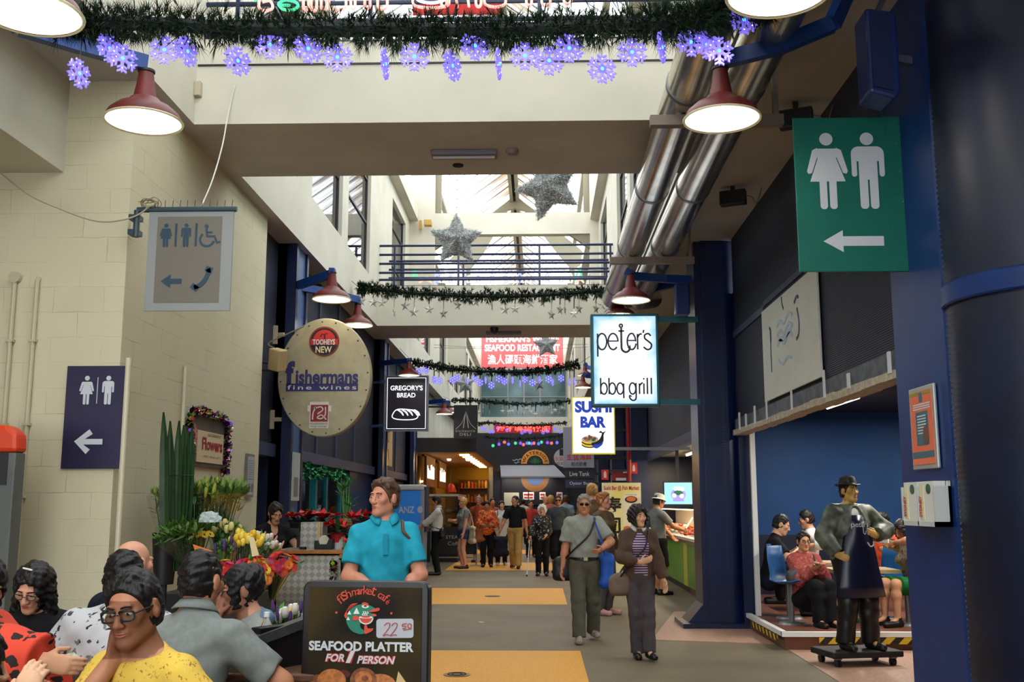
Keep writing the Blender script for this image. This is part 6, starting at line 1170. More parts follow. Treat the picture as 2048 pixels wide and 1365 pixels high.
# --- wine shop: door frames, fridge, bottles, green tinsel
t = thing('door_frame', 'teal door frame of the wine shop', 'door frame', (-3.5, 15.5, 0)); mb = MB()
for y in (-1.55, -.75, .45, 1.25, 2.45): mb.box(-.05, .05, y-.06, y+.06, 0, 2.12)
mb.box(-.05, .05, -1.55, 2.45, 2.0, 2.12); mb.build('frame', TEAL, t); MB().box(-.01, .01, .5, 1.2, .05, 2.0).box(-.01, .01, 1.3, 2.4, .05, 2.0).build('glass', GLASSW, t)
t = thing('drinks_fridge', 'lit drinks fridge inside the wine shop', 'fridge', (-4.9, 17.6, 0)); MB().box(-1.1, .9, 0, .6, 0, 2.0).build('cabinet', mat('fridge_dark', (40, 48, 54), .5), t); 
for z in (.5, 1.0, 1.5): MB().box(-1.0, .8, -.25, 0, z-.03, z).build('shelf', WHITE, t)
MB().box(-1.0, .8, -.02, -.005, .1, 1.95).build('back_light', glow('fridge_glow', (150, 190, 200), .5), t)
rg = np.random.default_rng(5); BC = [mat('bottle_green', (40, 90, 50), .15), mat('bottle_amber', (130, 80, 30), .15), mat('bottle_clear', (170, 190, 190), .1), mat('bottle_dark', (30, 30, 40), .15)]
for row, z in (('lowest', .5), ('middle', 1.0), ('highest', 1.5)):
    for i in range(12):
        o = MB().lathe([(0, 0), (.036, 0), (.038, .18), (.016, .25), (.014, .31), (0, .312)], n=10).lathe([(.039, .06), (.039, .13)], n=10, m=1).build('wine_bottle', [BC[int(rg.integers(4))], mat('label_%d' % (i % 3), [(206, 190, 90), (214, 120, 60), (160, 200, 80)][i % 3], .5)], None, (-5.84+i*.16, 17.45, z), smooth=True); tag(o, '%s bottle from the left on the %s fridge shelf' % (ORD[i], row), 'bottle', 'bottles in the drinks fridge')
GT = [mat('tinsel_green', (22, 120, 60), .3, metal=.5), mat('tinsel_green_dark', (10, 70, 40), .3, metal=.5)]
o = tinsel([(-3.30, 14.6, 1.85), (-3.34, 14.9, 2.05), (-3.30, 15.3, 1.92), (-3.34, 15.9, 2.05), (-3.30, 16.5, 1.92), (-3.34, 17.2, 2.05), (-3.30, 17.8, 1.92)], .09, 700, 'tinsel_garland', None, GT, seed=9, w=.01); tag(o, 'green tinsel draped along the wine shop door frame', 'tinsel')
s = sidesign('notice_frame', 'narrow white notice on the first left blue column', 'notice', -3.165, 13.12, 13.6, 1.55, 2.0); MB().box(0, .42, -.01, .0, 0, .62).build('sheet', mat('notice_pale', (176, 184, 186), .6), s); MB().box(.1, .32, -.013, -.01, .05, .3).build('picture', mat('print_grey', (120, 112, 118), .6), s)
# --- sushi counter, TV, banner, red safety signs
t = thing('food_counter', 'bright green sushi counter with a glass display top', 'counter', (2.95, 20.2, 0)); GC = mat('counter_green', (86, 156, 26), .4, var=.3, scale=1.2); MB().box(-.42, .42, -4.0, 5.5, .12, .84).build('base', GC, t); MB().box(-.36, .42, -3.95, 5.5, 0, .12).build('plinth', BLKM, t); MB().box(-.45, .45, -4.02, 5.5, .84, .90).build('worktop', mat('worktop_dark', (46, 40, 36), .3), t); MB().box(-.43, .4, -4.0, -3.985, .9, 1.42).box(-.30, .40, -4, 5.5, 1.42, 1.435).build('glass', GLASSW, t); MB().box(-.425, -.42, -2.2, -1.75, .12, .84).build('yellow_stripe', mat('stripe_yellow', (206, 206, 60), .4), t)
MB().prism([(-.40, .90), (.38, .90), (.38, 1.06), (-.40, .93)], -3.9, 5.4, plane='xz').build('ice_bed', mat('ice_white', (226, 226, 222), .35, bump=.3, bscale=60), t); MB().box(.40, .42, -3.95, 5.5, .9, 1.42).build('back_panel', mat('panel_warm_white', (222, 210, 190), .5), t); MB().box(-.10, -.04, -3.9, 5.4, 1.395, 1.418).build('added_case_light', glow('added_case_glow', (255, 214, 160), 5.0), t)  # warm glowing strip inside the case is added to brighten the display
rg = np.random.default_rng(6); FC = [mat('prawn_pink', (226, 150, 116), .4), mat('salmon_orange', (226, 120, 70), .4), mat('oyster_grey', (190, 176, 156), .4), mat('crab_red', (196, 76, 50), .4)]
for i in range(13):
    mb = MB()
    for k in range(34): mb.ball((rg.normal()*.11, rg.normal()*.13, .02+abs(rg.normal())*.04), rg.uniform(.035, .055), 4, 0, (1, 1.3, .7))
    o = mb.build('seafood_heap', FC[i % 4], None, (2.85, 16.6+i*.62, .965), smooth='all'); tag(o, '%s heap of seafood from the front on the green counter' % ORD[i], 'food', 'seafood heaps on the green counter'); o['kind'] = 'stuff'
x0, x1 = P(1329, 1000, 19.5).x, P(1384, 1000, 19.5).x; z0, z1 = P(1350, 1009, 19.5).z, P(1350, 966, 19.5).z; t = thing('television', 'small television showing a flower bowl above the green counter', 'television', ((x0+x1)/2, 19.5, (z0+z1)/2)); w, h = (x1-x0)/2, (z1-z0)/2
MB().box(-w-.02, w+.02, -.02, .04, -h-.02, h+.02).build('case', BLKP, t); MB().box(-w, w, -.026, -.02, -h, h).build('screen', glow('screen_blue', (118, 186, 232), .9), t); mb = MB(); gl = [glow('pic_white', (220, 226, 236), .8), glow('pic_green', (30, 90, 60), .6), glow('pic_violet', (130, 120, 190), .8)]
mb.prism(ell(0, -.02, w*.55, h*.55, 24), -.028, -.026, 2); mb.prism(ell(0, .01, w*.35, h*.22, 16), -.029, -.028, 1); mb.box(-w*.4, w*.4, -.0285, -.026, -h*.75, -h*.5, 2)
for a, b_ in ((-.3, -.2), (.25, -.25), (.05, .45), (.3, .4), (-.2, .45)): mb.prism(ell(a*w, b_*h, w*.16, h*.2, 12), -.030, -.026, 0)
mb.build('picture', gl, t); MB().box(-.03, .03, .0, .05, h, 2.56-t.location.z).build('mount', BLKM, t)
S = Sign('roll_up_banner', 'yellow roll-up banner of the sushi bar with red heading', 'banner', 1203, 960, 1285, 1160, 20.2); S.o.location.z = S.h/2+.02
MB().box(-S.w/2, S.w/2, -.008, .008, -S.h/2, S.h/2).build('sheet', mat('banner_yellow', (226, 218, 130), .6, c2=(232, 226, 196), scale=2.0), S.o); mb = MB(); S.text(mb, 'Sushi Bar @ Fish Market', 1207, 966, 1281, 977, y=-.008, bold=.02, m=0); x0, x1, z0, z1 = S.R(1247, 982, 1280, 1080); mb.box(x0, x1, -.010, -.008, z0, z1, 1); mb.prism(ell(*S.q(1264, 994), 13*S.kx, 7*S.kz, 20), -.013, -.010, 2); mb.prism(ell(*S.q(1264, 993), 10*S.kx, 5*S.kz, 20), -.016, -.013, 3); S.text(mb, 'Live Food Fudge', 1252, 983, 1276, 985.5, y=-.010, m=2); mb.prism(ell(*S.q(1255, 1052), 8*S.kx, 5*S.kz, 16), -.013, -.010, 3)
letters(mb, '寿', *S.q(1226, 1022), h=.32, y=-.008, bold=.03, m=2); letters(mb, '司', *S.q(1226, 1062), h=.30, y=-.008, bold=.03, m=2); mb.build('print', [mat('char_red', (190, 40, 46), .5), mat('panel_cream', (228, 222, 200), .6), mat('ink_black', (26, 22, 22), .6), mat('roll_orange', (206, 110, 60), .5)], S.o); MB().box(-S.w/2-.02, S.w/2+.02, -.10, .10, -S.h/2-.02, -S.h/2+.05).build('base', GREYM, S.o)
for l, t_, r, b_, Y, lab, nm in ((1203, 940, 1217, 960, 23.5, 'small red and white safety sign left above the sushi banner', 'safety_sign'), (1260, 926, 1275, 948, 23.5, 'red fire extinguisher sign with a white symbol', 'safety_sign')):
    S = Sign(nm, lab, 'sign', l, t_, r, b_, Y); MB().box(-S.w/2, S.w/2, -.01, .01, -S.h/2, S.h/2).build('board', mat('safety_red', (200, 36, 40), .5), S.o); mb = MB().box(-.03, .03, -.014, -.01, -.07, .05).box(-.015, .015, -.014, -.01, .05, .08); mb.build('symbol', ICONW, S.o); MB().box(-.01, 2.15-S.o.location.x if S.o.location.x < 2.1 else .01, .0, .12, S.h/2-.04, S.h/2).build('bracket', BLKM, S.o)
S = Sign('hose_cabinet', 'dark red fire hose cabinet above the sushi banner', 'cabinet', 1224, 940, 1256, 962, 23.9); MB().box(-S.w/2, S.w/2, -.1, .1, -S.h/2, S.h/2).build('cabinet', mat('hose_red', (130, 22, 36), .5), S.o); MB().box(-S.w/2+.08, S.w/2-.05, -.104, -.1, -S.h/2, -S.h/2+.06).box(S.w/2-.12, S.w/2-.01, -.104, -.1, S.h/2-.08, S.h/2-.02).build('label_strip', ICONW, S.o); MB().box(S.w/2, 2.15-S.o.location.x, -.03, .03, -.02, .04).build('bracket', BLKM, S.o)
a = P(1258, 920, 22.5); tag(MB().tube([(a.x, 22.5, 2.0), (a.x, 22.5, ZS)], .045, 10).build('red_pipe', mat('pipe_red', (150, 26, 34), .4)), 'red vertical sprinkler pipe right of the sushi light box', 'pipe')
# --- restaurant furniture
CHB = mat('chair_blue', (24, 84, 140), .4)
def shell_chair(x, y, rz, lab):
    t = thing('shell_chair', lab, 'chair', (x, y, .17), rz, 'blue shell chairs in the restaurant'); N = 10; vs = []; sec = [(-.20, .47), (-.10, .445), (.08, .435), (.16, .46), (.20, .56), (.225, .72), (.24, .86)]
    for y_, z_ in sec:
        for k in range(N+1): u = -1+2*k/N; vs.append((u*.21*(1 if z_ < .8 else .88), y_-(.05*u*u if z_ > .5 else 0), z_+(.03*u*u if z_ < .5 else 0)))
    o = MB().add(vs, [(i*(N+1)+k, i*(N+1)+k+1, (i+1)*(N+1)+k+1, (i+1)*(N+1)+k) for i in range(len(sec)-1) for k in range(N)]).build('shell', CHB, t, smooth='all'); sd = o.modifiers.new('thickness', 'SOLIDIFY'); sd.thickness = .012
    MB().tube([(0, 0, .02), (0, 0, .44)], .03, 10).build('post', GREYM, t); MB().lathe([(0, 0), (.16, 0), (.14, .02), (0, .03)], n=18).build('foot', GREYM, t)
shell_chair(P(1575, 1150, 12.0).x+.03, 12.0, 0.9, 'blue shell chair under the woman in the red cardigan'); shell_chair(P(1545, 1150, 12.7).x+.16, 12.6, 1.3, 'blue shell chair with a red cloth behind the red cardigan woman'); shell_chair(P(1760, 1150, 12.4).x+.1, 12.6, -1.2, 'blue shell chair right behind the statue'); shell_chair(P(1815, 1150, 11.9).x, 11.95, -1.2, 'blue shell chair under the woman holding a phone')
t = thing('restaurant_table', 'pale restaurant table right behind the statue', 'table', (P(1740, 1137, 12.2).x-.1, 12.25, .17)); MB().box(-.38, .38, -.3, .3, .56, .60).build('tabletop', mat('laminate_tan', (196, 170, 130), .4), t); MB().tube([(0, 0, .02), (0, 0, .56)], .035, 10).build('post', BLKM, t); MB().lathe([(0, 0), (.2, 0), (.18, .02), (0, .03)], n=18).build('foot', BLKM, t)
t = thing('restaurant_table', 'restaurant table before the man in black', 'table', (P(1640, 1137, 13.6).x, 13.7, .17)); MB().box(-.38, .38, -.3, .3, .56, .60).build('tabletop', mat('laminate_tan', (196, 170, 130), .4), t); MB().tube([(0, 0, .02), (0, 0, .56)], .035, 10).build('post', BLKM, t); MB().lathe([(0, 0), (.2, 0), (.18, .02), (0, .03)], n=18).build('foot', BLKM, t)
c = P(913, 1353, 9.4); t = thing('floor_drain', 'round dark floor drain cover on the nearest yellow marking', 'drain', (c.x, c.y+.05, .004)); MB().lathe([(0, 0), (.12, 0), (.12, .006), (0, .007)], n=24).build('cover', mat('drain_brass', (120, 96, 52), .4, metal=.5), t); mb = MB().tube([(.08*math.cos(a), .08*math.sin(a), .006) for a in np.linspace(0, 6.2832, 25)], .008, 6).tube([(.045*math.cos(a), .045*math.sin(a), .006) for a in np.linspace(0, 6.2832, 19)], .006, 6); mb.build('slots', mat('drain_dark', (40, 32, 22), .6), t)
c = PZ(962, 1246); tag(MB().prism(ell(0, 0, .035, .02, 8), 0, .006, plane='xy').build('litter', WHITE, None, (c.x, c.y, .001)), 'scrap of white paper lying on the grey floor', 'litter')
c = PZ(985, 1194); tag(MB().lathe([(0, 0), (.13, 0), (.13, .004), (0, .005)], (c.x, c.y, .004), 20).build('floor_drain', mat('drain_dark', (90, 66, 32), .6)), 'flat round drain cover on the second yellow marking', 'drain')
# ------------------------------------------------------------------ people: one continuous body surface from a signed distance field
def surfnets(D, org, h):
    S = D < 0; nx, ny, nz = D.shape
    cnt = np.zeros((nx-1, ny-1, nz-1), np.int8)
    for i in (0, 1):
        for j in (0, 1):
            for k in (0, 1): cnt += S[i:nx-1+i, j:ny-1+j, k:nz-1+k]
    I = np.argwhere((cnt > 0) & (cnt < 8))
    if len(I) == 0: return np.zeros((0, 3)), np.zeros((0, 4), int)
    idx = np.full(cnt.shape, -1, np.int64); idx[I[:, 0], I[:, 1], I[:, 2]] = np.arange(len(I))
    acc = np.zeros((len(I), 3)); w = np.zeros(len(I)); C = [(i, j, k) for i in (0, 1) for j in (0, 1) for k in (0, 1)]
    val = {c: D[I[:, 0]+c[0], I[:, 1]+c[1], I[:, 2]+c[2]] for c in C}
    for a in C:
        for ax in range(3):
            if a[ax]: continue
            b = list(a); b[ax] = 1; b = tuple(b); da, db = val[a], val[b]; m = (da < 0) != (db < 0)
            t = np.where(m, da/np.where(m, da-db, 1), 0); p = np.array(a)[None, :]+t[:, None]*(np.array(b)-np.array(a))[None, :]
            acc += p*m[:, None]; w += m
    V = org+h*(I+acc/w[:, None]); F = []
    for ax in range(3):
        u, v = (ax+1) % 3, (ax+2) % 3; sl0 = [slice(None)]*3; sl1 = [slice(None)]*3; sl0[ax] = slice(0, -1); sl1[ax] = slice(1, None)
        s0, s1 = S[tuple(sl0)], S[tuple(sl1)]; E = np.argwhere(s0 != s1)
        E = E[(E[:, u] > 0) & (E[:, v] > 0) & (E[:, u] < D.shape[u]-1) & (E[:, v] < D.shape[v]-1)]
        if len(E) == 0: continue
        q = []
        for du, dv in ((-1, -1), (0, -1), (0, 0), (-1, 0)):
            c = E.copy(); c[:, u] += du; c[:, v] += dv; q.append(idx[c[:, 0], c[:, 1], c[:, 2]])
        q = np.stack(q, 1); fl = S[E[:, 0], E[:, 1], E[:, 2]]; q[~fl] = q[~fl][:, ::-1]; F.append(q)
    F = np.concatenate(F) if F else np.zeros((0, 4), int); return V, F[(F >= 0).all(1)]
class Sdf:
    """prims: ('c', a, b, ra, rb, blend[, flat axis, flat k][, cap]) round cones, ('e', centre, radii, R, blend) ellipsoids"""
    def __init__(s): s.p = []
    def cone(s, a, b, ra, rb=None, k=.02, flat=None, fk=1.0, cap=False, grow=0.0):
        s.p.append(('c', np.array(a, float), np.array(b, float), ra+grow, (ra if rb is None else rb)+grow, k, None if flat is None else np.array(flat, float)/np.linalg.norm(flat), fk, cap)); return s
    def ell(s, c, r, R=None, k=.02, sub=False):
        s.p.append(('e', np.array(c, float), np.array(r, float), np.eye(3) if R is None else np.array(R, float), k, sub)); return s
    def bounds(s, pad=.02):
        lo = np.full(3, 9e9); hi = -lo
        for p in s.p:
            if p[0] == 'c': r = max(p[3], p[4])+pad; a = np.minimum(p[1], p[2])-r; b = np.maximum(p[1], p[2])+r
            elif p[5]: continue
            else: r = max(p[2])+pad; a = p[1]-r; b = p[1]+r
            lo = np.minimum(lo, a); hi = np.maximum(hi, b)
        return lo, hi
    def mesh(s, h, lo=None, hi=None, cuts=(), noise=None):
        if lo is None: lo, hi = s.bounds(3*h)
        lo = np.floor(np.array(lo)/h)*h; n = np.ceil((np.array(hi)-lo)/h).astype(int)+2; D = np.full(n, .12, np.float32)
        ax = [lo[i]+h*np.arange(n[i]) for i in range(3)]
        for p in s.p:
            if p[0] == 'c': r = max(p[3], p[4])+.1; a = np.minimum(p[1], p[2])-r; b = np.maximum(p[1], p[2])+r
            else: r = max(p[2])+.1; a = p[1]-r; b = p[1]+r
            i0 = np.clip(np.floor((a-lo)/h).astype(int), 0, n); i1 = np.clip(np.ceil((b-lo)/h).astype(int)+1, 0, n)
            if (i1 <= i0).any(): continue
            X, Y, Z = np.meshgrid(*[ax[i][i0[i]:i1[i]] for i in range(3)], indexing='ij'); Q = np.stack([X, Y, Z], -1)
            if p[0] == 'c':
                A, B, ra, rb, k, fl, fk, cap = p[1:]; ba = B-A; L2 = max(ba @ ba, 1e-9); q = Q-A
                tr = (q @ ba)/L2; t = np.clip(tr, 0, 1); v = q-t[..., None]*ba
                if fl is not None: v = v+(1/fk-1)*(v @ fl)[..., None]*fl
                d = np.sqrt((v*v).sum(-1))-(ra+(rb-ra)*t)
                if fl is not None: d = d*.8
                if cap: d = np.maximum(d, (tr-1)*math.sqrt(L2))
                sub = False
            else:
                c, rr, R, k, sub = p[1:]; v = (Q-c) @ R.T; k0 = np.sqrt(((v/rr)**2).sum(-1)); k1 = np.sqrt(((v/rr**2)**2).sum(-1)); d = k0*(k0-1)/np.maximum(k1, 1e-6)
            sl = tuple(slice(i0[i], i1[i]) for i in range(3)); o = D[sl]
            if sub: hh = np.clip(.5-.5*(o+d)/k, 0, 1); D[sl] = o*(1-hh)-d*hh+k*hh*(1-hh)
            else: hh = np.clip(.5+.5*(d-o)/k, 0, 1); D[sl] = d*(1-hh)+o*hh*1.0-k*hh*(1-hh)
        if noise is not None or cuts:
            X, Y, Z = np.meshgrid(*ax, indexing='ij')
            if noise is not None: D = D+noise(X, Y, Z)
            for cu in cuts:
                v = X*cu[0][0]+Y*cu[0][1]+Z*cu[0][2]-cu[1]
                if len(cu) > 2: v = np.minimum(v, cu[3]-np.sqrt((X-cu[2][0])**2+(Y-cu[2][1])**2+(Z-cu[2][2])**2))
                D = np.maximum(D, v)
        return surfnets(D.astype(np.float64), lo, h)
def sdf_obj(name, parts, m, parent):
    V = []; F = []; n = 0
    for v, f in parts: V.append(v); F.append(f+n); n += len(v)
    V = np.concatenate(V); F = np.concatenate(F); me = bpy.data.meshes.new(name); me.from_pydata(V.tolist(), [], F.tolist())
    me.polygons.foreach_set('use_smooth', [True]*len(F)); me.update(); return new_obj(name, me, m, parent)
def rotz(a): c, s = math.cos(a), math.sin(a); return np.array([[c, -s, 0], [s, c, 0], [0, 0, 1]])
def rotx(a): c, s = math.cos(a), math.sin(a); return np.array([[1, 0, 0], [0, c, -s], [0, s, c]])
def roty(a): c, s = math.cos(a), math.sin(a); return np.array([[c, 0, s], [0, 1, 0], [-s, 0, c]])
def ik(a, b, l1, l2, pole):
    a, b = np.array(a, float), np.array(b, float); d = b-a; L = np.linalg.norm(d); u = d/max(L, 1e-6)
    if L > (l1+l2)*.998: b = a+u*(l1+l2)*.998; L = (l1+l2)*.998
    x = (l1*l1-l2*l2+L*L)/(2*L); hgt = math.sqrt(max(l1*l1-x*x, 0)); p = np.array(pole, float); p = p-u*(p @ u); p /= max(np.linalg.norm(p), 1e-6)
    return a+u*x+p*hgt, b
def nz(amp, f, seed=0):
    def fn(X, Y, Z):
        a = np.sin(f*(X*1.1+.6*Z)+seed+1.3*np.sin(f*.6*Y+seed))*np.sin(f*(.7*Y-.9*Z)+2*seed); b = np.sin(2.3*f*(Z+.4*X)+seed)*np.sin(1.7*f*(X-Y)+.5*seed)
        return amp*(a+.5*b)
    return fn
def skin_m(name, c): return mat('skin_'+name, c, .5, var=.08, scale=14, spec=.35)
SK = {'asian': skin_m('warm', (206, 152, 116)), 'asian2': skin_m('warm_light', (218, 170, 134)), 'tan': skin_m('tan', (192, 132, 98)), 'fair': skin_m('fair', (216, 156, 126)), 'fair2': skin_m('ruddy', (206, 140, 112))}
HAIRC = {'black': (18, 15, 15), 'dark': (34, 24, 20), 'brown': (74, 50, 34), 'grey': (120, 112, 104), 'white': (214, 208, 196), 'blond': (176, 132, 78), 'ginger': (150, 90, 50)}
def hair_m(c):
    def bd(nt, b):
        tc = nt.nodes.new('ShaderNodeTexCoord'); mp = nt.nodes.new('ShaderNodeMapping'); mp.inputs['Scale'].default_value = (110, 110, 22); n = nt.nodes.new('ShaderNodeTexNoise'); n.inputs['Scale'].default_value = 1
        nt.links.new(tc.outputs['Object'], mp.inputs[0]); nt.links.new(mp.outputs[0], n.inputs['Vector']); mx = nt.nodes.new('ShaderNodeMixRGB'); a = lin(HAIRC[c]); mx.inputs[1].default_value = tuple(v*.6 for v in a[:3])+(1,); mx.inputs[2].default_value = tuple(min(v*1.7, 1) for v in a[:3])+(1,)
        nt.links.new(n.outputs['Fac'], mx.inputs[0]); nt.links.new(mx.outputs[0], b.inputs['Base Color']); b.inputs['Roughness'].default_value = .5; b.inputs['Specular IOR Level'].default_value = .35; bp = nt.nodes.new('ShaderNodeBump'); bp.inputs['Strength'].default_value = .5; bp.inputs['Distance'].default_value = .006; nt.links.new(n.outputs['Fac'], bp.inputs['Height']); nt.links.new(bp.outputs[0], b.inputs['Normal'])
    return node_mat('hair_'+c, bd)
EYEW, EYED, LIP, LIPR = mat('eye_white', (206, 200, 192), .3), mat('eye_dark', (26, 18, 14), .2), mat('lip', (164, 92, 80), .45), mat('lip_red', (176, 60, 56), .4)
SHOEB, SHOEG, SHOEW = mat('shoe_black', (24, 22, 22), .4), mat('shoe_grey', (140, 130, 116), .6), mat('shoe_white', (206, 200, 196), .5)
def cloth(name, c, **k): return mat('cloth_'+name, c, k.pop('rough', .85), var=k.pop('var', .12), scale=k.pop('scale', 22), spec=.2, **k)

def person(label, loc, rz=0.0, H=1.7, z0=0.0, seat=None, lean=0.0, side=0.0, twist=0.0, fat=1.0, sw=1.0, head=(0, 0, 0), hands=None, poles=None, fingers=None, feet=None, skin='asian', hair=('short', 'black'), lod=1, top=None, legs=None, shoes=SHOEB, group=None, female=False, smile=0.0, age=0, extras=(), curl=.5, jacket=None, headpx=None, eyes=True, beard=False, name='person', cat='person', seat_label=None):
    """person facing -Y in local space (right hand at -X). lean/side/twist bend the trunk; head = yaw, pitch, roll in degrees"""
    if headpx is not None and not seat: H = 1.75*(P(*headpx).z-z0)/1.61
    s = H/1.75; t = thing(name, label, cat, (loc[0], loc[1], z0), math.radians(rz), group); A = lambda *v: np.array(v, float)*s
    pz = (seat/s+.09) if seat else .93; pel = A(0, 0, pz); Rt = rotz(math.radians(twist)) @ roty(math.radians(side)) @ rotx(math.radians(lean)); U = lambda *v: pel+Rt @ A(*v)
    chest, neck = U(0, .0, .36), U(0, .015, .535); swd = .150*sw if female else .168*sw; sh = {'L': U(swd, .012, .462), 'R': U(-swd, .012, .462)}
    Rh = Rt*0+rotz(math.radians(head[0])) @ rotx(math.radians(head[1])) @ roty(math.radians(head[2])); hd = neck+s*(Rt @ np.array([0, -.01, .055]))+Rh @ A(0, -.012, .10)
    hv = lambda *v: hd+Rh @ A(*v)
    if headpx is not None:
        q = P(*headpx); rr = rotz(math.radians(rz)) @ hd; t.location = (q.x-rr[0], q.y-rr[1], z0)
        if seat: dz = q.z-z0-hd[2]; dv = np.array([0, 0, dz]); pel = pel+dv; chest = chest+dv; neck = neck+dv; hd = hd+dv; sh = {k_: v_+dv for k_, v_ in sh.items()}
    hp = {'L': pel+A(.085, 0, -.03), 'R': pel+A(-.085, 0, -.03)}; hands = hands or {}; poles = poles or {}; J = {}
    for sd, sx in (('L', 1), ('R', -1)):
        tgt = hands.get(sd, (sx*.27, -.04, .80)); pole = poles.get(sd, (sx*.5, .8, -.15)); J['el'+sd], J['wr'+sd] = ik(sh[sd], tgt(hv, U) if callable(tgt) else rotz(-math.radians(rz)) @ np.array(P(*tgt[1:])-t.location) if tgt[0] == 'px' else np.array(tgt)*s, .285*s, .25*s, pole)
        if seat: ft = (feet or {}).get(sd, (sx*.11, -.42, .08)); pl = (0, -1, 1.2)
        else: ft = (feet or {}).get(sd, (sx*.10, .02, .08)); pl = (0, -1, 0)
        J['kn'+sd], J['an'+sd] = ik(hp[sd], A(*ft), .416*s, .416*s, pl)
    F = fat; hf = {2: .0042, 1: .0058, 0: .0085}[lod]; hb = {2: .011, 1: .014, 0: .017}[lod]; hc = {2: .0085, 1: .0105, 0: .014}[lod]
    def torso(S, g=0.0, k=.06):
        R3 = Rt.T; S.ell(U(0, .005, .35), A(.146*(F+sw)/2+g, .112*F+g, .19+g), R3, k); S.ell(U(0, -.005-.02*(F-1), .15), A(.135*F+g, .108*F*F+g, .17+g), R3, k); S.ell(pel+A(0, .01, -.0), A(.158*F+g, .122*F+g, .13+g), None, k)
        S.cone(sh['R']+Rt @ A(.02, 0, -.02), sh['L']+Rt @ A(-.02, 0, -.02), (.052+g)*s, None, .04); S.cone(neck+Rt @ A(0, .005, .0), sh['L']+Rt @ A(0, 0, -.004), (.056+g*.5)*s, (.042+g)*s, .03); S.cone(neck+Rt @ A(0, .005, 0), sh['R']+Rt @ A(0, 0, -.004), (.056+g*.5)*s, (.042+g)*s, .03)
        if female: [S.ell(U(x, -.095*F, .335), A(.062+g, .055+g, .06+g), R3, .04) for x in (-.068, .068)]
    def arm(S, sd, g=0.0, upto=2.0, cap=True, k=.03):
        a, e, w = sh[sd], J['el'+sd], J['wr'+sd]; r0, r1, r2 = (.049*F+g)*s, (.041*F+g)*s, (.028+g)*s
        if upto <= 1: b = a+(e-a)*upto; S.cone(a, b, r0, r0+(r1-r0)*upto+g*.3*s, k, cap=cap)
        else: S.cone(a, e, r0, r1, k); m = e+(w-e)*.35; f = min(upto-1, 1); S.cone(e, m, r1, (.041*F+g)*s, k); S.cone(m, e+(w-e)*max(f, .36), (.041*F+g)*s, r2+.3*g*s, k, cap=cap and upto < 2)
    def leg(S, sd, g=0.0, upto=2.0, cap=True, k=.035, flare=0.0):
        a, n, w = hp[sd], J['kn'+sd], J['an'+sd]; r0, r1, r2, r3 = (.086*F+g)*s, (.058*F+g)*s, (.056*F+g)*s, (.036+g+flare)*s
        if upto <= 1: b = a+(n-a)*upto; S.cone(a, b, r0, r0+(r1-r0)*upto+.25*g, k, cap=cap)
        else: S.cone(a, n, r0, r1, k); m = n+(w-n)*.3; f = min(upto-1, 1.08); S.cone(n, m, r1, max(r2, r3*.9), k); S.cone(m, n+(w-n)*max(f, .32), max(r2, r3*.9), r3, k, cap=cap)
    B = Sdf(); torso(B)
    RH = Rh.T
    B.cone(neck-Rt @ A(0, 0, .03), hv(0, .02, -.05), .056*s, .050*s if female else .055*s, .03)
    def skull(S, g=0.0):
        S.ell(hv(0, .016, .028), A(.074+g, .094+g, .088+g), RH, .03); S.ell(hv(0, -.022, -.035), A(.057+g, .066+g, .074+g), RH, .03)
    skull(B); wj = .9 if female else 1.0
    B.cone(hv(-.044*wj, .0, -.060), hv(-.012, -.066, -.092), .019*s, .020*s, .025); B.cone(hv(.044*wj, .0, -.060), hv(.012, -.066, -.092), .019*s, .020*s, .025); B.ell(hv(0, -.072, -.092), A(.022, .020, .019), RH, .02)
    for x in (-1, 1):
        B.ell(hv(x*.041, -.062, -.012), A(.024, .022, .022), RH, .02); B.ell(hv(x*.031, -.104, .008), A(.019, .020, .0115), RH, .014, True); B.ell(hv(x*.078, .012, -.004), A(.010, .022, .034), RH, .006)
    B.cone(hv(-.036, -.080, .030), hv(.036, -.080, .030), (.0065 if female else .0085)*s, None, .014); B.cone(hv(0, -.086, .018), hv(0, -.107, -.026), .0075*s, .0125*s, .012); [B.ell(hv(x*.012, -.098, -.030), A(.0095, .010, .008), RH, .008) for x in (-1, 1)]
    B.ell(hv(0, -.082, -.058), A(.026, .016, .017), RH, .014)
    boxes = [(hv(0, -.005, 0)-.155*s, hv(0, -.005, 0)+.155*s)]
    for sd, sx in (('L', 1), ('R', -1)):
        arm(B, sd, cap=False); leg(B, sd, cap=False); e, w = J['el'+sd], J['wr'+sd]; fg = (fingers or {}).get(sd, {}); d = fg.get('dir'); d = (w-e) if d is None else np.array(d, float); d = d/np.linalg.norm(d)
        nrm = np.array(fg.get('palm', (-sx*.8, -.5, -.1)), float); nrm = nrm-d*(nrm @ d); nrm /= max(np.linalg.norm(nrm), 1e-6); ac = np.cross(d, nrm)*(-sx); cu = fg.get('curl', curl)   # ac: towards the thumb
        pc = w+d*.045*s; B.cone(w-d*.01*s, pc+d*.03*s, .034*s, .039*s, .012, nrm, .42); k0 = pc+d*.040*s
        for i, (off, ln) in enumerate(((.027, .072), (.009, .080), (-.009, .075), (-.026, .058))):
            b = k0+ac*off*s; dd = d; seg = (.45*ln, .32*ln, .26*ln); p = b
            for j in range(3):
                a2 = cu*(.55, .75, .55)[j]*(1+.12*i); dd = dd*math.cos(a2)+nrm*math.sin(a2)*1.0; dd /= np.linalg.norm(dd); q = p+dd*seg[j]*s; B.cone(p, q, (.0092-.0006*j)*s, (.0088-.0009*j)*s, .004); p = q
                nn = np.cross(ac, dd)*sx; nrm_ = nn
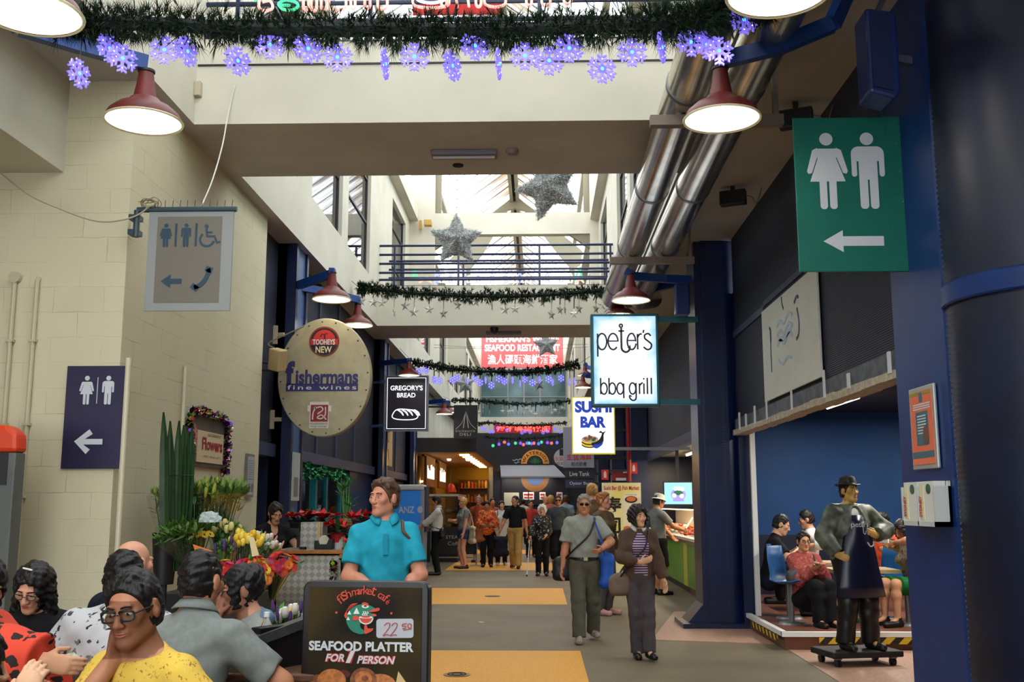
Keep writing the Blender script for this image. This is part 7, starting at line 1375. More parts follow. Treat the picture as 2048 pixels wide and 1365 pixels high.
        tb = w+d*.018*s+ac*.026*s; t1 = tb+(d*.6+ac*.7+nrm*.35)*.036*s; t2 = t1+(d*.85+ac*.15+nrm*(.4+.5*cu))*.034*s; B.cone(tb, t1, .014*s, .0105*s, .008); B.cone(t1, t2, .0105*s, .0085*s, .004)
        c = w+d*.07*s; boxes.append((c-.125*s, c+.125*s))
        if shoes is None or legs is None or True:
            fd = np.array([0, -1, 0]); an = J['an'+sd]; B.cone(an, an+A(0, -.14, -.045), .034*s, .028*s, .02)
    V, Fc = B.mesh(hb); cen = V[Fc].mean(1); keep = np.ones(len(Fc), bool)
    for lo, hi in boxes: keep &= ~((cen > lo+hb*1.2) & (cen < hi-hb*1.2)).all(1)
    parts = [(V, Fc[keep])]
    for lo, hi in boxes: parts.append(B.mesh(hf, lo, hi))
    sdf_obj('body', parts, SK[skin], t)
    # face details
    if lod >= 0 and eyes:
        mb = MB()
        for x in (-1, 1):
            mb.ball(tuple(hv(x*.031, -.0775, .006)), .0125*s, 7, 0, (1.12, .8, .50)); mb.ball(tuple(hv(x*.031, -.0775, .006)+Rh @ A(0, -.0062, 0)), .0066*s, 6, 1, (1, .7, .85)); mb.ball(tuple(hv(x*.031, -.0768, .0122)), .0132*s, 7, 2, (1.2, .86, .48))
        mb.build('eyes', [EYEW, EYED, SK[skin]], t, smooth='all')
        mb = MB()
        for x in (-1, 1): mb.tube([tuple(hv(x*.013, -.0925, .027)), tuple(hv(x*.029, -.0925, .032)), tuple(hv(x*.048, -.082, .028))], [.0028*s, .0036*s, .0018*s], 6)
        mb.build('eyebrows', hair_m(hair[1] if hair[1] != 'white' else 'grey'), t, smooth='all')
        w_ = .023+.006*smile; mb = MB(); up = .006*smile
        mb.tube([tuple(hv(-w_, -.0885, -.056+up)), tuple(hv(-.013, -.0955, -.0555+up*.4)), tuple(hv(-.005, -.0985, -.0535)), tuple(hv(0, -.0985, -.0545)), tuple(hv(.005, -.0985, -.0535)), tuple(hv(.013, -.0955, -.0555+up*.4)), tuple(hv(w_, -.0885, -.056+up))], [.0015*s, .0036*s, .0042*s, .0036*s, .0042*s, .0036*s, .0015*s], 7)
        mb.tube([tuple(hv(-w_*.92, -.088, -.058+up)), tuple(hv(-.012, -.0940, -.0625-.003*smile)), tuple(hv(0, -.0970, -.0640-.004*smile)), tuple(hv(.012, -.0940, -.0625-.003*smile)), tuple(hv(w_*.92, -.088, -.058+up))], [.0015*s, .0044*s, .0050*s, .0044*s, .0015*s], 7)
        mb.build('lips', LIPR if female else LIP, t, smooth='all')
        if smile > .5: MB().tube([tuple(hv(-w_*.8, -.088, -.0585+up)), tuple(hv(0, -.0985, -.060)), tuple(hv(w_*.8, -.088, -.0585+up))], [.001*s, .0042*s, .001*s], 6).build('teeth', EYEW, t, smooth='all')
    # hair
    st = hair[0]; HS = Sdf(); cuts = []; hn = nz(.0055, 80, 1)
    nrm0 = Rh @ np.array([0, -.62, .78]); nrm0 /= np.linalg.norm(nrm0)
    if st in ('short', 'bald', 'crew', 'parted'):
        g = .004 if st == 'crew' else .009; HS.ell(hv(0, .017, .033), A(.075+g, .096+g, .090+g*1.5), RH, .03); HS.ell(hv(0, .03, -.03), A(.066+g, .075+g, .07), RH, .03)
        if st == 'parted': HS.ell(hv(.015, -.022, .092), A(.058, .050, .028), RH, .02); HS.ell(hv(-.035, -.01, .088), A(.046, .055, .030), RH, .02)
        pt = hv(0, -.085, .068 if st != 'bald' else .2); HS.ell(hv(0, -.115, -.035), A(.076, .108, .104), RH, .008, True)
        if st in ('parted', 'short') and lod > 0:
            for i in range(19):
                f = i/18; x0 = -.060+.120*f; dz = (.018 if st == 'parted' else .008)*math.sin(f*3.0+.4)+.006*math.sin(i*2.4); HS.cone(hv(x0*.95, -.055+abs(x0)*.3, .084), hv(x0*1.05+(.014 if st == 'parted' else .004), -.080+abs(x0)*.55, (.052 if st == 'parted' else .060)-dz*1.3), .014*s, .005*s, .006)
        n2 = Rh @ np.array([0, -.9, -.42]); n2 /= np.linalg.norm(n2); cuts.append((n2, n2 @ hv(0, .004, -.075) if st != 'bald' else 9)); n3 = Rh @ np.array([0, .1, -1.]); cuts.append((n3/np.linalg.norm(n3), (n3/np.linalg.norm(n3)) @ hv(0, .09, -.065)))
        if st == 'bald': HS.ell(hv(0, -.04, .09), A(.09, .12, .085), RH, .008, True)
        for x in (-1, 1): HS.ell(hv(x*.082, .004, -.012), A(.022, .024, .04), RH, .006, True)
    elif st in ('bob', 'curly', 'bunhair', 'long', 'pony'):
        g = {'bob': .026, 'curly': .038, 'bunhair': .014, 'long': .020, 'pony': .015}[st]; skull(HS, g)
        if st == 'curly': HS.ell(hv(0, .045, .025), A(.112, .105, .112), RH, .03); hn = nz(.009, 90, 2)
        if st == 'bob': HS.ell(hv(0, .03, -.02), A(.098, .098, .12), RH, .03)
        if st == 'bunhair': HS.ell(hv(0, .085, .075), A(.045, .04, .04), RH, .015)
        if st == 'pony': HS.cone(hv(0, .11, .03), hv(0, .15, -.14), .035*s, .02*s, .02)
        if st == 'long':
            HS.cone(hv(0, .07, 0), hv(0, .12, -.26), .085*s, .07*s, .04, Rh @ np.array([0, 1, 0]), .6)
            for x in (-1, 1): HS.cone(hv(x*.075, .01, -.02), hv(x*.105, -.005, -.24), .032*s, .036*s, .02); HS.cone(hv(x*.105, -.005, -.22), hv(x*.095, -.05, -.36), .034*s, .018*s, .02)
        HS.ell(hv(0, -.112, -.036), A(.062 if st == 'long' else .083 if st == 'curly' else .068, .104, .104 if st == 'bob' else .114), RH, .01, True)
        if st != 'long' and st != 'pony': n3 = Rh @ np.array([0, .05, -1.]); n3 /= np.linalg.norm(n3); cuts.append((n3, n3 @ hv(0, .09, -.115 if st in ('bob', 'curly') else -.085)))
        if st in ('bunhair', 'pony'):
            for x in (-1, 1): HS.ell(hv(x*.085, .004, -.03), A(.022, .026, .05), RH, .006, True)
    if st != 'none':
        v, f = HS.mesh(hf*1.15, cuts=cuts, noise=hn)
        if len(f): sdf_obj('hair', [(v, f)], hair_m(hair[1]), t)
    # clothes
    if top:
        g = top.get('g', .014); S = Sdf(); torso(S, g); sl = top.get('sleeve', .62)
        for sd in 'LR': arm(S, sd, g+top.get('loose', .006), sl)
        if top.get('skirt'): S.cone(pel+A(0, 0, .05), pel+A(0, 0, -.16), (.155*F+g)*s, (.175*F+g)*s, .04, (0, 1, 0), .75, cap=True)
        hem = top.get('hem', -.06); up = Rt @ np.array([0, -.25, 1.]); up /= np.linalg.norm(up); cuts = [(up, up @ (neck+Rt @ A(0, 0, top.get('neck', .030))), neck, .19*s), (np.array([0, 0, -1.]), -(pel[2]+hem*s))]
        if top.get('vneck'): S.ell(neck+Rt @ A(0, -.10, -.01), A(.045, .07, .11), Rt.T, .01, True)
        v, f = S.mesh(hc, cuts=cuts, noise=nz(top.get('fold', .0035), 26, top.get('seed', 0))); sdf_obj(top.get('name', 'shirt'), [(v, f)], top['m'], t)
        if top.get('collar'):
            cm = top['collar']; mb = MB(); n_ = 16; rr = .068*s; up3 = Rt[:, 2]; ring0 = []; ring1 = []
            for i in range(n_+1):
                a = -math.pi/2+.35+(2*math.pi-.7)*i/n_; dr = Rt @ np.array([math.cos(a)*rr, math.sin(a)*rr*.95, 0]); fr = max(0, -math.sin(a)); ring0.append(neck+dr*.97+up3*(.074-.045*fr**2)*s); ring1.append(neck+dr*(1.45+.35*fr**2)+up3*(.032-.055*fr**2)*s)
            o = mb.add([tuple(q) for q in ring0+ring1], [(i, i+1, n_+2+i, n_+1+i) for i in range(n_)]).build('collar', cm, t, smooth='all'); so = o.modifiers.new('thickness', 'SOLIDIFY'); so.thickness = .006
        if top.get('placket'): mb = MB(); a = neck+Rt @ A(0, -.115*F-.015, -.07); b = neck+Rt @ A(0, -.125*F-.022, -.20); mb.bar(tuple(a), tuple(b), .03*s, .012).build('placket', top['placket'], t)
        if top.get('print'): mb = MB(); c = U(0, -.112*F-g-.004, .33); w_ = .075; mb.add([tuple(U(x*w_, -.112*F-g-.010+abs(x)*.012, .33+z*.09)) for x, z in ((-1, -1), (1, -1), (1, .7), (.6, 1), (-.6, 1), (-1, .6))], [(0, 1, 2, 3, 4, 5)]).build('print', top['print'], t, fixn=False)
    if jacket:
        g = jacket.get('g', .032); S = Sdf(); torso(S, g); 
        for sd in 'LR': arm(S, sd, g-.004, jacket.get('sleeve', 1.92))
        if jacket.get('gap', True): S.ell(U(0, -.17, .22), A(jacket.get('gw', .075), .13, .42), Rt.T, .02, True)
        up = Rt @ np.array([0, -.1, 1.]); up /= np.linalg.norm(up); cuts = [(up, up @ (neck+Rt @ A(0, 0, .022)), neck, .19*s), (np.array([0, 0, -1.]), -(pel[2]+jacket.get('hem', -.08)*s))]
        v, f = S.mesh(hc, cuts=cuts, noise=nz(.005, 24, 3)); sdf_obj(jacket.get('name', 'jacket'), [(v, f)], jacket['m'], t)
    if legs:
        g = legs.get('g', .014); S = Sdf(); S.ell(pel+A(0, .01, 0), A(.158*F+g, .122*F+g, .13+g), None, .05); up = legs.get('upto', 2.05)
        for sd in 'LR': leg(S, sd, g, up, flare=legs.get('flare', .014))
        if legs.get('skirt'): kn = (J['knL']+J['knR'])/2; S.cone(pel+A(0, 0, .02), pel+(kn-pel)*legs['skirt'], .16*F*s, .20*F*s, .04, (0, 1, 0) if not seat else (0, 0, 1), .7, cap=True)
        v, f = S.mesh(hc, cuts=[(np.array([0, 0, 1.]), pel[2]+(legs.get('waist', .05) if not seat else .25)*s)], noise=nz(legs.get('fold', .004), 17, 5)); sdf_obj(legs.get('name', 'trousers'), [(v, f)], legs['m'], t)
        if legs.get('belt'): zb = pel[2]+.045*s; MB().lathe([(.150*F*s+g, -.018), (.153*F*s+g, -.016), (.153*F*s+g, .016), (.150*F*s+g, .018)], (0, pel[1], zb), 32, 0, 1.0, .83, cap=False).build('belt', BLKP, t, smooth=True); MB().box(-.022, .022, -.132*F*s-g*1.2, -.118*F*s-g, zb-.018, zb+.018).build('buckle', mat('buckle', (206, 190, 140), .3, metal=.5), t)
    if shoes:
        for sd, sx in (('L', 1), ('R', -1)):
            an = J['an'+sd]; fz = an[2]-.08*s; S = Sdf(); hx = np.array([an[0], an[1]+.035*s, fz+.036*s]); tx = np.array([an[0]+sx*.02*s, an[1]-.185*s, fz+.030*s])
            S.cone(hx, tx, .046*s, .042*s, .02); S.cone(an+A(0, .01, .02), hx+A(0, -.05, .008), .043*s, .037*s, .02); v, f = S.mesh(hc*.85, cuts=[(np.array([0, 0, -1.]), -(fz+.001)), (np.array([0, 0, 1.]), an[2]+.03*s)]); sdf_obj('shoe', [(v, f)], shoes, t)
    if seat_label: stool(t.location.x, t.location.y, pel[2]-.125*s-.0, seat_label)
    info = dict(t=t, hv=hv, Rh=Rh, s=s, J=J, sh=sh, pel=pel, U=U, neck=neck, Rt=Rt, hd=hd, A=A)
    for ex in extras: ex(info)
    return info
def glasses(frame=None, dark=False, r=.020, w=.0022, sq=1.0):
    def f(I):
        hv, s = I['hv'], I['s']; mb = MB(); fm = frame or BLKP
        for x in (-1, 1):
            pts = [tuple(hv(x*.032+r*1.15*math.copysign(abs(math.cos(a))**sq, math.cos(a)), -.103+.010*abs(math.cos(a))**2, .004+r*.72*math.copysign(abs(math.sin(a))**sq, math.sin(a)))) for a in np.linspace(0, 2*math.pi, 25)[:-1]]; mb.tube(pts, w*s, 6, closed=True); mb.tube([tuple(hv(x*(.032+r*1.1), -.096, .008)), tuple(hv(x*.074, -.05, .01)), tuple(hv(x*.08, .012, .008))], w*.9*s, 6)
        mb.tube([tuple(hv(-.010, -.104, .008)), tuple(hv(0, -.107, .010)), tuple(hv(.010, -.104, .008))], .002*s, 6); g = mb.build('eyeglasses', fm, I['t'], smooth='all')
        lm = mat('lens_dark', (18, 16, 18), .1) if dark else GLASSW; lb = MB()
        for x in (-1, 1): lb.add([tuple(hv(x*.032+r*1.12*math.cos(a), -.103+.010*abs(math.cos(a))**2, .004+r*.76*math.sin(a))) for a in np.linspace(0, 2*math.pi, 17)[:-1]], [tuple(range(16))])
        lb.build('lens', lm, g, fixn=False)
    return f
def hat(kind, m, band=None):
    def f(I):
        hv, s, RH = I['hv'], I['s'], I['Rh']; S = Sdf(); t = I['t']; mb = MB()
        prof = {'bucket': [(.128, .018), (.128, .022), (.092, .058), (.084, .125), (.06, .135), (0, .137)], 'bowler': [(.128, .055), (.135, .062), (.13, .066), (.092, .060), (.090, .10), (.078, .145), (.045, .165), (0, .168)]}[kind]
        n = 28; vs = []; fs = []
        for r, z in prof:
            for k in range(n): a = 2*math.pi*k/n; vs.append(tuple(hv(r*math.cos(a)*.95, .012+r*1.08*math.sin(a), z+(.012*abs(math.cos(a)) if r > .12 else 0))))
        for i in range(len(prof)-1):
            for k in range(n): fs.append((i*n+k, i*n+(k+1) % n, (i+1)*n+(k+1) % n, (i+1)*n+k))
        h = mb.add(vs, fs).build('hat', m, t, smooth=True)
        if kind == 'bucket': so = h.modifiers.new('thickness', 'SOLIDIFY'); so.thickness = .004
        if band: MB().tube([tuple(hv(.092*math.cos(a)*.95, .012+.092*1.08*math.sin(a), .075)) for a in np.linspace(0, 6.2832, 25)[:-1]], .009*s, 6, closed=True).build('hat_band', band, h)
    return f
def strap_bag(label, m, side, bag, size=(.24, .09, .2), front=True, short=False, sm=None, cat='bag'):
    """a shoulder bag: body at local point bag, strap over the shoulder on the given side"""
    def f(I):
        t0, sh, U, s, A = I['t'], I['sh'], I['U'], I['s'], I['A']; b = np.array(bag)*s; w = I['t'].matrix_basis @ Vector(b); t = thing('shoulder_bag', label, cat, w, I['t'].rotation_euler.z); x, y, z = size
        S = Sdf(); S.cone((-x/2+.04, 0, -z/2+.04), (x/2-.04, 0, -z/2+.04), y*.6, None, .05); S.cone((-x/2+.04, 0, z/2-.05), (x/2-.04, 0, z/2-.05), y*.45, None, .08); S.ell((0, 0, 0), (x/2, y*.55, z/2), None, .06); v, f_ = S.mesh(.011, noise=nz(.004, 24, 2)); sdf_obj('bag_body', [(v, f_)], m, t)
        sd = 'L' if side > 0 else 'R'; p = sh[sd]+I['Rt'] @ A(-side*.045, 0, .066)
        fr = [p+I['Rt'] @ A(-side*.0, -.09, -.03)] if front else []
        if short: pts = [b+A(-.03, -.02, z*.4), (b+p)/2+A(side*.01, -.10, .02), p+A(side*.005, -.085, -.05), p+A(0, -.04, .004), p+A(0, 0, .014), p+A(0, .05, .0), p+A(side*.005, .10, -.06), (b+p)/2+A(side*.01, .10, .0), b+A(.03, .02, z*.4)]
        else: pts = [b+A(0, -.05, z*.42), U(bag[0]*.55, -.155, .16), U(side*.04, -.165, .33), p+I['Rt'] @ A(0, -.085, -.02), p, p+I['Rt'] @ A(0, .09, -.04), U(side*.02, .145, .28), U(bag[0]*.7, .13, .08), b+A(0, .05, z*.42)]
        P3 = spline([tuple(Vector(q)-Vector(b)) for q in pts], 5); o = MB().tube(P3, .010, 6).build('strap', sm or m, t, smooth='all')
    return f
# ------------------------------------------------------------------ the people
C_ = cloth
TURQ = C_('turquoise', (38, 158, 182)); LGREY = C_('pale_grey', (146, 150, 142), scale=60); DGREY = C_('dark_grey', (66, 70, 72)); BLACKC = C_('black', (22, 22, 25)); NAVYC = C_('navy', (28, 32, 48)); WHITEC = C_('white', (206, 206, 200)); KHAKI = C_('khaki', (176, 142, 84)); OLIVEG = C_('olive_grey', (88, 86, 74)); PLUM = C_('plum_grey', (78, 70, 74)); BROWNJ = C_('brown_jacket', (84, 66, 54)); DENIM = C_('denim', (52, 70, 96)); HEATHER = C_('heather', (122, 126, 124)); CHAR = C_('charcoal_shirt', (62, 70, 74))
YELT = spots_mat('yellow_tee', (220, 184, 70), [(196, 150, 50), (226, 190, 84), (150, 108, 40)], 46, .30)
OWL = spots_mat('owl_print', (196, 198, 200), [(196, 198, 200), (120, 122, 124), (186, 188, 190), (60, 60, 62), (30, 30, 32)], 26, .36)
REDLEAF = spots_mat('red_leaf_print', (216, 66, 40), [(30, 18, 18), (30, 18, 18), (216, 66, 40)], 17, .36)
ORFLOW = spots_mat('orange_floral', (206, 84, 30), [(30, 24, 22), (226, 160, 40), (160, 40, 30), (222, 110, 50)], 22, .46)
BWFLOW = spots_mat('black_floral', (28, 28, 30), [(190, 190, 184), (28, 28, 30), (120, 120, 116)], 24, .36)
REDKN = spots_mat('red_knit', (150, 62, 54), [(190, 110, 96), (110, 40, 38), (160, 80, 70)], 40, .40)
PSTRIPE = stripes_mat('purple_stripes', (84, 54, 92), (206, 196, 208), 42, axis=2, duty=.66)
PLAID = spots_mat('green_print', (120, 110, 90), [(40, 80, 60), (150, 120, 90), (60, 60, 50)], 30, .4)
def watch(sd):
    def f(I): w, e, s = I['J']['wr'+sd], I['J']['el'+sd], I['s']; d = (w-e)/np.linalg.norm(w-e); c = w-d*.035*s; MB().tube([tuple(c-d*.008), tuple(c+d*.008)], .036*s, 14).build('wristwatch', mat('watch_gold', (196, 168, 100), .3, metal=.6), I['t'], smooth=True)
    return f
def pin(I): hv, s = I['hv'], I['s']; MB().tube([tuple(hv(-.035, -.02, .128)), tuple(hv(.02, -.035, .130))], .005*s, 6).build('hair_clip', mat('clip_white', (226, 222, 210), .4), I['t'])
def star_print(I): U = I['U']; p = [((.035 if i % 2 == 0 else .015)*math.sin(i*math.pi/5), (.04 if i % 2 == 0 else .017)*math.cos(i*math.pi/5)) for i in range(10)]; MB().add([tuple(U(x+.0, -.150, .25+z)) for x, z in p], [tuple(range(10))]).build('star_print', mat('print_red', (176, 40, 44), .7), I['t'], fixn=False)
def owl_eye(I):
    U = I['U']
    for x, z, rx, rz_, m, dy in ((-.10, .40, .05, .026, mat('print_black', (30, 30, 32), .8), 0), (-.10, .40, .022, .014, mat('print_yellow', (214, 184, 40), .7), .003), (-.03, .42, .05, .03, mat('print_black', (30, 30, 32), .8), 0)): MB().add([tuple(U(x+a, .142+dy-.1*abs(x)**1.3, z+b)) for a, b in ell(0, 0, rx, rz_, 14)], [tuple(range(14))]).build('owl_eye_print', m, I['t'], fixn=False)
def held(name, lab, cat, sd, build):
    def f(I): w = Vector(I['J']['wr'+sd]); t = thing(name, lab, cat, I['t'].matrix_basis @ w, I['t'].rotation_euler.z); build(t, I)
    return f
# --- diners in the foreground
person('man in yellow t-shirt and black glasses resting his cheek on his hand', (0, 0), -22, seat=.45, headpx=(266, 1220, 3.5), seat_label='black stool under the man in yellow', H=1.74, lean=14, head=(14, 10, -6), skin='tan', hair=('short', 'black'), lod=2, sw=.95, top=dict(m=YELT, sleeve=.75, neck=.012, fold=.005), legs=dict(m=DENIM), hands={'R': lambda hv, U: hv(-.072, -.045, -.150), 'L': (.30, -.32, .80)}, poles={'R': (-.5, -.3, -1), 'L': (.6, .2, -.6)}, fingers={'R': dict(dir=(.05, .15, 1), palm=(.9, .2, .1), curl=.12)}, extras=(glasses(r=.0235, w=.0034, sq=.55), star_print), smile=.15)
person('man with cropped black hair in a grey shirt, seen from behind', (0, 0), 172, seat=.45, headpx=(404, 1163, 4.35), seat_label='black stool under the man in the grey shirt', H=1.74, lean=16, head=(-8, 8, 0), skin='tan', hair=('crew', 'black'), lod=2, fat=1.12, top=dict(m=C_('sage_grey', (132, 138, 134), scale=40), sleeve=.78, neck=.04, fold=.006, collar=C_('sage_grey', (132, 138, 134), scale=40)), legs=dict(m=OLIVEG), hands={'L': (.16, -.36, .84), 'R': (-.16, -.34, .84)}, poles={'L': (.8, .1, -.5), 'R': (-.8, .1, -.5)}, extras=(glasses(),))
person('woman with black bun and glasses in a grey hoodie, hand at her mouth', (0, 0), -62, seat=.45, headpx=(482, 1180, 4.95), seat_label='black stool under the woman with the bun', H=1.62, lean=16, head=(-8, 8, 0), female=True, skin='fair', hair=('bunhair', 'black'), lod=2, top=dict(m=C_('hoodie_grey', (150, 152, 146)), sleeve=.6, fold=.005), legs=dict(m=DENIM), hands={'L': lambda hv, U: hv(.02, -.13, -.115), 'R': (-.15, -.3, .82)}, poles={'L': (.3, -.2, -1), 'R': (-.6, 0, -.8)}, fingers={'L': dict(dir=(-.3, .2, 1), palm=(-.3, .9, .0), curl=.8)}, extras=(glasses(r=.021),
    lambda I: sdf_obj('denim_hood', [Sdf().cone(I['neck']+I['Rt'] @ I['A'](-.09, .07, -.01), I['neck']+I['Rt'] @ I['A'](.09, .07, -.01), .035, None, .02).cone(I['neck']+I['Rt'] @ I['A'](.09, .07, -.01), I['neck']+I['Rt'] @ I['A'](.07, -.06, -.07), .03, .016, .02).cone(I['neck']+I['Rt'] @ I['A'](-.09, .07, -.01), I['neck']+I['Rt'] @ I['A'](-.07, -.06, -.07), .03, .016, .02).mesh(.007, noise=nz(.004, 40))], C_('hood_denim', (108, 132, 158), scale=60), I['t'])))
person('woman with long black hair and round glasses looking down at her food', (0, 0), 8, seat=.45, headpx=(66, 1176, 5.1), seat_label='black stool under the woman with long hair', H=1.62, lean=14, head=(-8, 28, 6), female=True, skin='fair', hair=('long', 'black'), lod=2, top=dict(m=BLACKC, sleeve=1.9), legs=dict(m=BLACKC), hands={'L': (.10, -.2, .70), 'R': (-.10, -.2, .70)}, extras=(glasses(r=.022), pin))
person('diner with short black hair in a pale owl print hoodie, facing away', (0, 0), 186, seat=.45, headpx=(248, 1160, 4.7), seat_label='black stool under the owl hoodie diner', H=1.72, lean=18, head=(0, 10, 0), skin='asian', hair=('short', 'black'), lod=2, fat=1.08, sw=1.0, top=dict(m=OWL, sleeve=1.9, g=.03, fold=.007, neck=.035), legs=dict(m=BLACKC), hands={'L': (.2, -.3, .84), 'R': (-.2, -.3, .84)}, extras=(owl_eye,))
person('bald man in a navy shirt behind the other diners', (0, 0), 150, seat=.45, headpx=(268, 1128, 5.5), seat_label='black stool under the bald man', H=1.76, lean=8, head=(0, 4, 0), skin='fair', hair=('none', 'grey'), lod=2, fat=1.15, top=dict(m=NAVYC, sleeve=.7, collar=C_('ochre_trim', (190, 140, 50))), legs=dict(m=BLACKC), hands={'L': (.2, -.3, .84), 'R': (-.2, -.3, .84)})
person('diner in a red top with black leaf print, cut off by the left edge', (0, 0), 68, seat=.45, headpx=(-44, 1176, 4.0), seat_label='black stool under the diner in red', H=1.68, lean=18, head=(0, 20, 0), female=True, skin='asian', hair=('bob', 'black'), lod=1, top=dict(m=REDLEAF, sleeve=1.95, g=.03, loose=.028, fold=.006), legs=dict(m=BLACKC), hands={'R': ('px', 128, 1330, 3.8), 'L': (.12, -.50, .84)}, poles={'R': (-.6, .3, .4)}, fat=1.1)
person('diner with long dark hair and raised hand at the left picture edge', (0, 0), 128, seat=.45, headpx=(-62, 1335, 3.0), seat_label='black stool under the diner at the left edge', H=1.64, lean=12, head=(0, 8, 0), female=True, skin='asian2', hair=('long', 'black'), lod=2, top=dict(m=BLACKC, sleeve=.4), legs=dict(m=BLACKC), hands={'L': (.12, -.24, .60), 'R': ('px', 38, 1420, 2.9)}, poles={'L': (.6, .2, -.8), 'R': (-.3, 0, -1)}, fingers={'R': dict(dir=(0, -.3, 1), curl=.9)})
# --- standing man
person('middle-aged man in a turquoise polo shirt, hands clasped, looking left', (0, 0), 12, headpx=(768, 1000, 6.35), head=(-44, 0, 0), skin='fair2', hair=('parted', 'brown'), lod=2, fat=1.08, sw=.93, top=dict(m=TURQ, collar=TURQ, placket=C_('turq_dark', (32, 142, 166)), sleeve=.72, hem=-.12, g=.013, fold=.005), legs=dict(m=OLIVEG), hands={'R': (-.06, -.25, 1.07), 'L': (.08, -.27, 1.05)}, poles={'R': (-.8, .5, -.4), 'L': (.8, .5, -.4)}, fingers={'R': dict(dir=(.85, -.15, -.4), palm=(.2, .9, .1), curl=.4), 'L': dict(dir=(-.85, -.15, -.4), palm=(-.2, .9, .1), curl=.4)}, smile=0,
       extras=(watch('R'), strap_bag('orange shoulder bag on a brown strap carried by the man in turquoise', mat('bag_orange', (206, 84, 38), .6), 1, (.20, .08, 1.20), (.12, .06, .24), short=True, sm=mat('leather_brown', (104, 62, 42), .5))))
# --- walking pair
person('older man in sunglasses and pale grey t-shirt walking with a shoulder strap', (0, 0), 4, headpx=(1168, 1012, 11.8), head=(-4, 0, 2), skin='tan', hair=('short', 'grey'), lod=1, fat=1.08, top=dict(m=LGREY, hem=.045, sleeve=.8, loose=.016, g=.02, fold=.006), legs=dict(m=OLIVEG, belt=True, g=.02, flare=.026), shoes=SHOEG, feet={'R': (-.09, -.16, .08), 'L': (.13, .22, .11)}, hands={'R': (-.29, -.05, .76), 'L': (.17, -.30, 1.10)}, poles={'L': (1, .3, -.4)}, fingers={'L': dict(curl=.9)}, extras=(glasses(dark=True, r=.021), strap_bag('black shoulder bag at the hip of the man in sunglasses', mat('bag_black', (24, 24, 28), .5), 1, (-.25, .02, .86), (.22, .10, .24)), strap_bag('blue cloth bag hanging from the arm of the man in sunglasses', mat('bag_blue', (26, 84, 180), .6), 1, (.27, -.08, .84), (.15, .10, .36), short=True)))
person('smiling woman with curly dark hair in an open brown jacket', (0, 0), 6, headpx=(1277, 1036, 10.6), head=(20, 2, 0), female=True, skin='asian2', hair=('curly', 'dark'), lod=1, smile=1.0, top=dict(m=PSTRIPE, collar=WHITEC, sleeve=.2), jacket=dict(m=BROWNJ, gw=.10, hem=-.17), legs=dict(m=PLUM, g=.018, flare=.024), feet={'R': (-.05, -.06, .08), 'L': (.06, -.22, .08)}, hands={'R': (-.02, -.25, 1.10), 'L': (.29, -.10, .82)}, poles={'R': (-1, .2, -.5)}, fingers={'R': dict(dir=(.8, -.3, .3), palm=(0, .9, .1), curl=.9)}, extras=(strap_bag('grey brown shoulder bag at the hip of the smiling woman', mat('bag_taupe', (110, 92, 78), .7), 1, (-.24, -.05, .84), (.20, .08, .20), sm=BLKP),))
person('woman with short ginger hair half hidden behind the man in sunglasses', (0, 0), 50, headpx=(1208, 1004, 14.6), head=(10, 0, 0), female=True, skin='fair', hair=('parted', 'ginger'), lod=1, top=dict(m=C_('brown_top', (106, 84, 60)), sleeve=1.8), legs=dict(m=C_('grey_trousers', (100, 96, 92))), shoes=mat('shoe_pink', (206, 160, 150), .5))
person('woman with a blond updo behind the man in sunglasses', (0, 0), 175, headpx=(1184, 985, 16.6), female=True, skin='fair', hair=('bunhair', 'blond'), lod=0, top=dict(m=C_('brown_top', (106, 84, 60))), legs=dict(m=BLACKC))
person('man in a white bucket hat and grey t-shirt at the green counter', (0, 0), 112, headpx=(1318, 1004, 17.8), head=(0, 14, 0), skin='tan', hair=('short', 'black'), lod=1, top=dict(m=HEATHER, sleeve=.75, hem=-.1), legs=dict(m=BLACKC, upto=1.0, name='shorts', g=.024), hands={'R': (-.18, -.40, 1.12), 'L': (.18, -.36, 1.0)}, extras=(hat('bucket', mat('hat_white', (206, 208, 200), .8)),
    held('paper_sheet', 'rolled white paper held by the man in the bucket hat', 'paper', 'R', lambda t, I: MB().tube([(0, -.05, .02), (.02, -.2, .20)], .018, 8).build('sheet', WHITE, t))))
person('man in a black polo and khaki trousers striding beside the woman in white', (0, 0), -6, headpx=(1030, 1003, 24.9), head=(-28, 0, 0), skin='tan', hair=('crew', 'black'), lod=0, fat=1.05, sw=1.05, top=dict(m=BLACKC, sleeve=.75, hem=.03, collar=BLACKC), legs=dict(m=KHAKI, g=.022, flare=.02), feet={'L': (.1, -.2, .08), 'R': (-.07, .16, .1)}, hands={'R': (-.38, -.12, .84), 'L': (.30, -.02, .80)})
person('young woman in a white top next to the man in the black polo', (0, 0), 6, headpx=(1003, 1012, 26.3), head=(10, 0, 0), female=True, skin='asian2', hair=('bunhair', 'black'), lod=0, top=dict(m=WHITEC, sleeve=1.6, skirt=True, hem=-.16), legs=dict(m=BLACKC), shoes=SHOEW, extras=(strap_bag('dark lunch bag with a white patch carried by the woman in white', NAVYC, -1, (-.04, -.20, .52), (.34, .16, .42), short=True),))
person('woman in an orange floral blouse and black trousers looking down', (0, 0), 2, headpx=(974, 1012, 25.4), head=(-6, 18, 0), female=True, skin='tan', hair=('short', 'black'), lod=0, top=dict(m=ORFLOW, sleeve=1.5, g=.03, loose=.02, hem=-.10), legs=dict(m=BLACKC), hands={'R': (-.10, -.26, 1.10), 'L': (.12, -.26, 1.10)}, extras=(strap_bag('brown leather bag of the woman in the floral blouse', mat('leather_tan', (150, 84, 44), .5), -1, (-.20, -.06, .86), (.26, .1, .34)),))
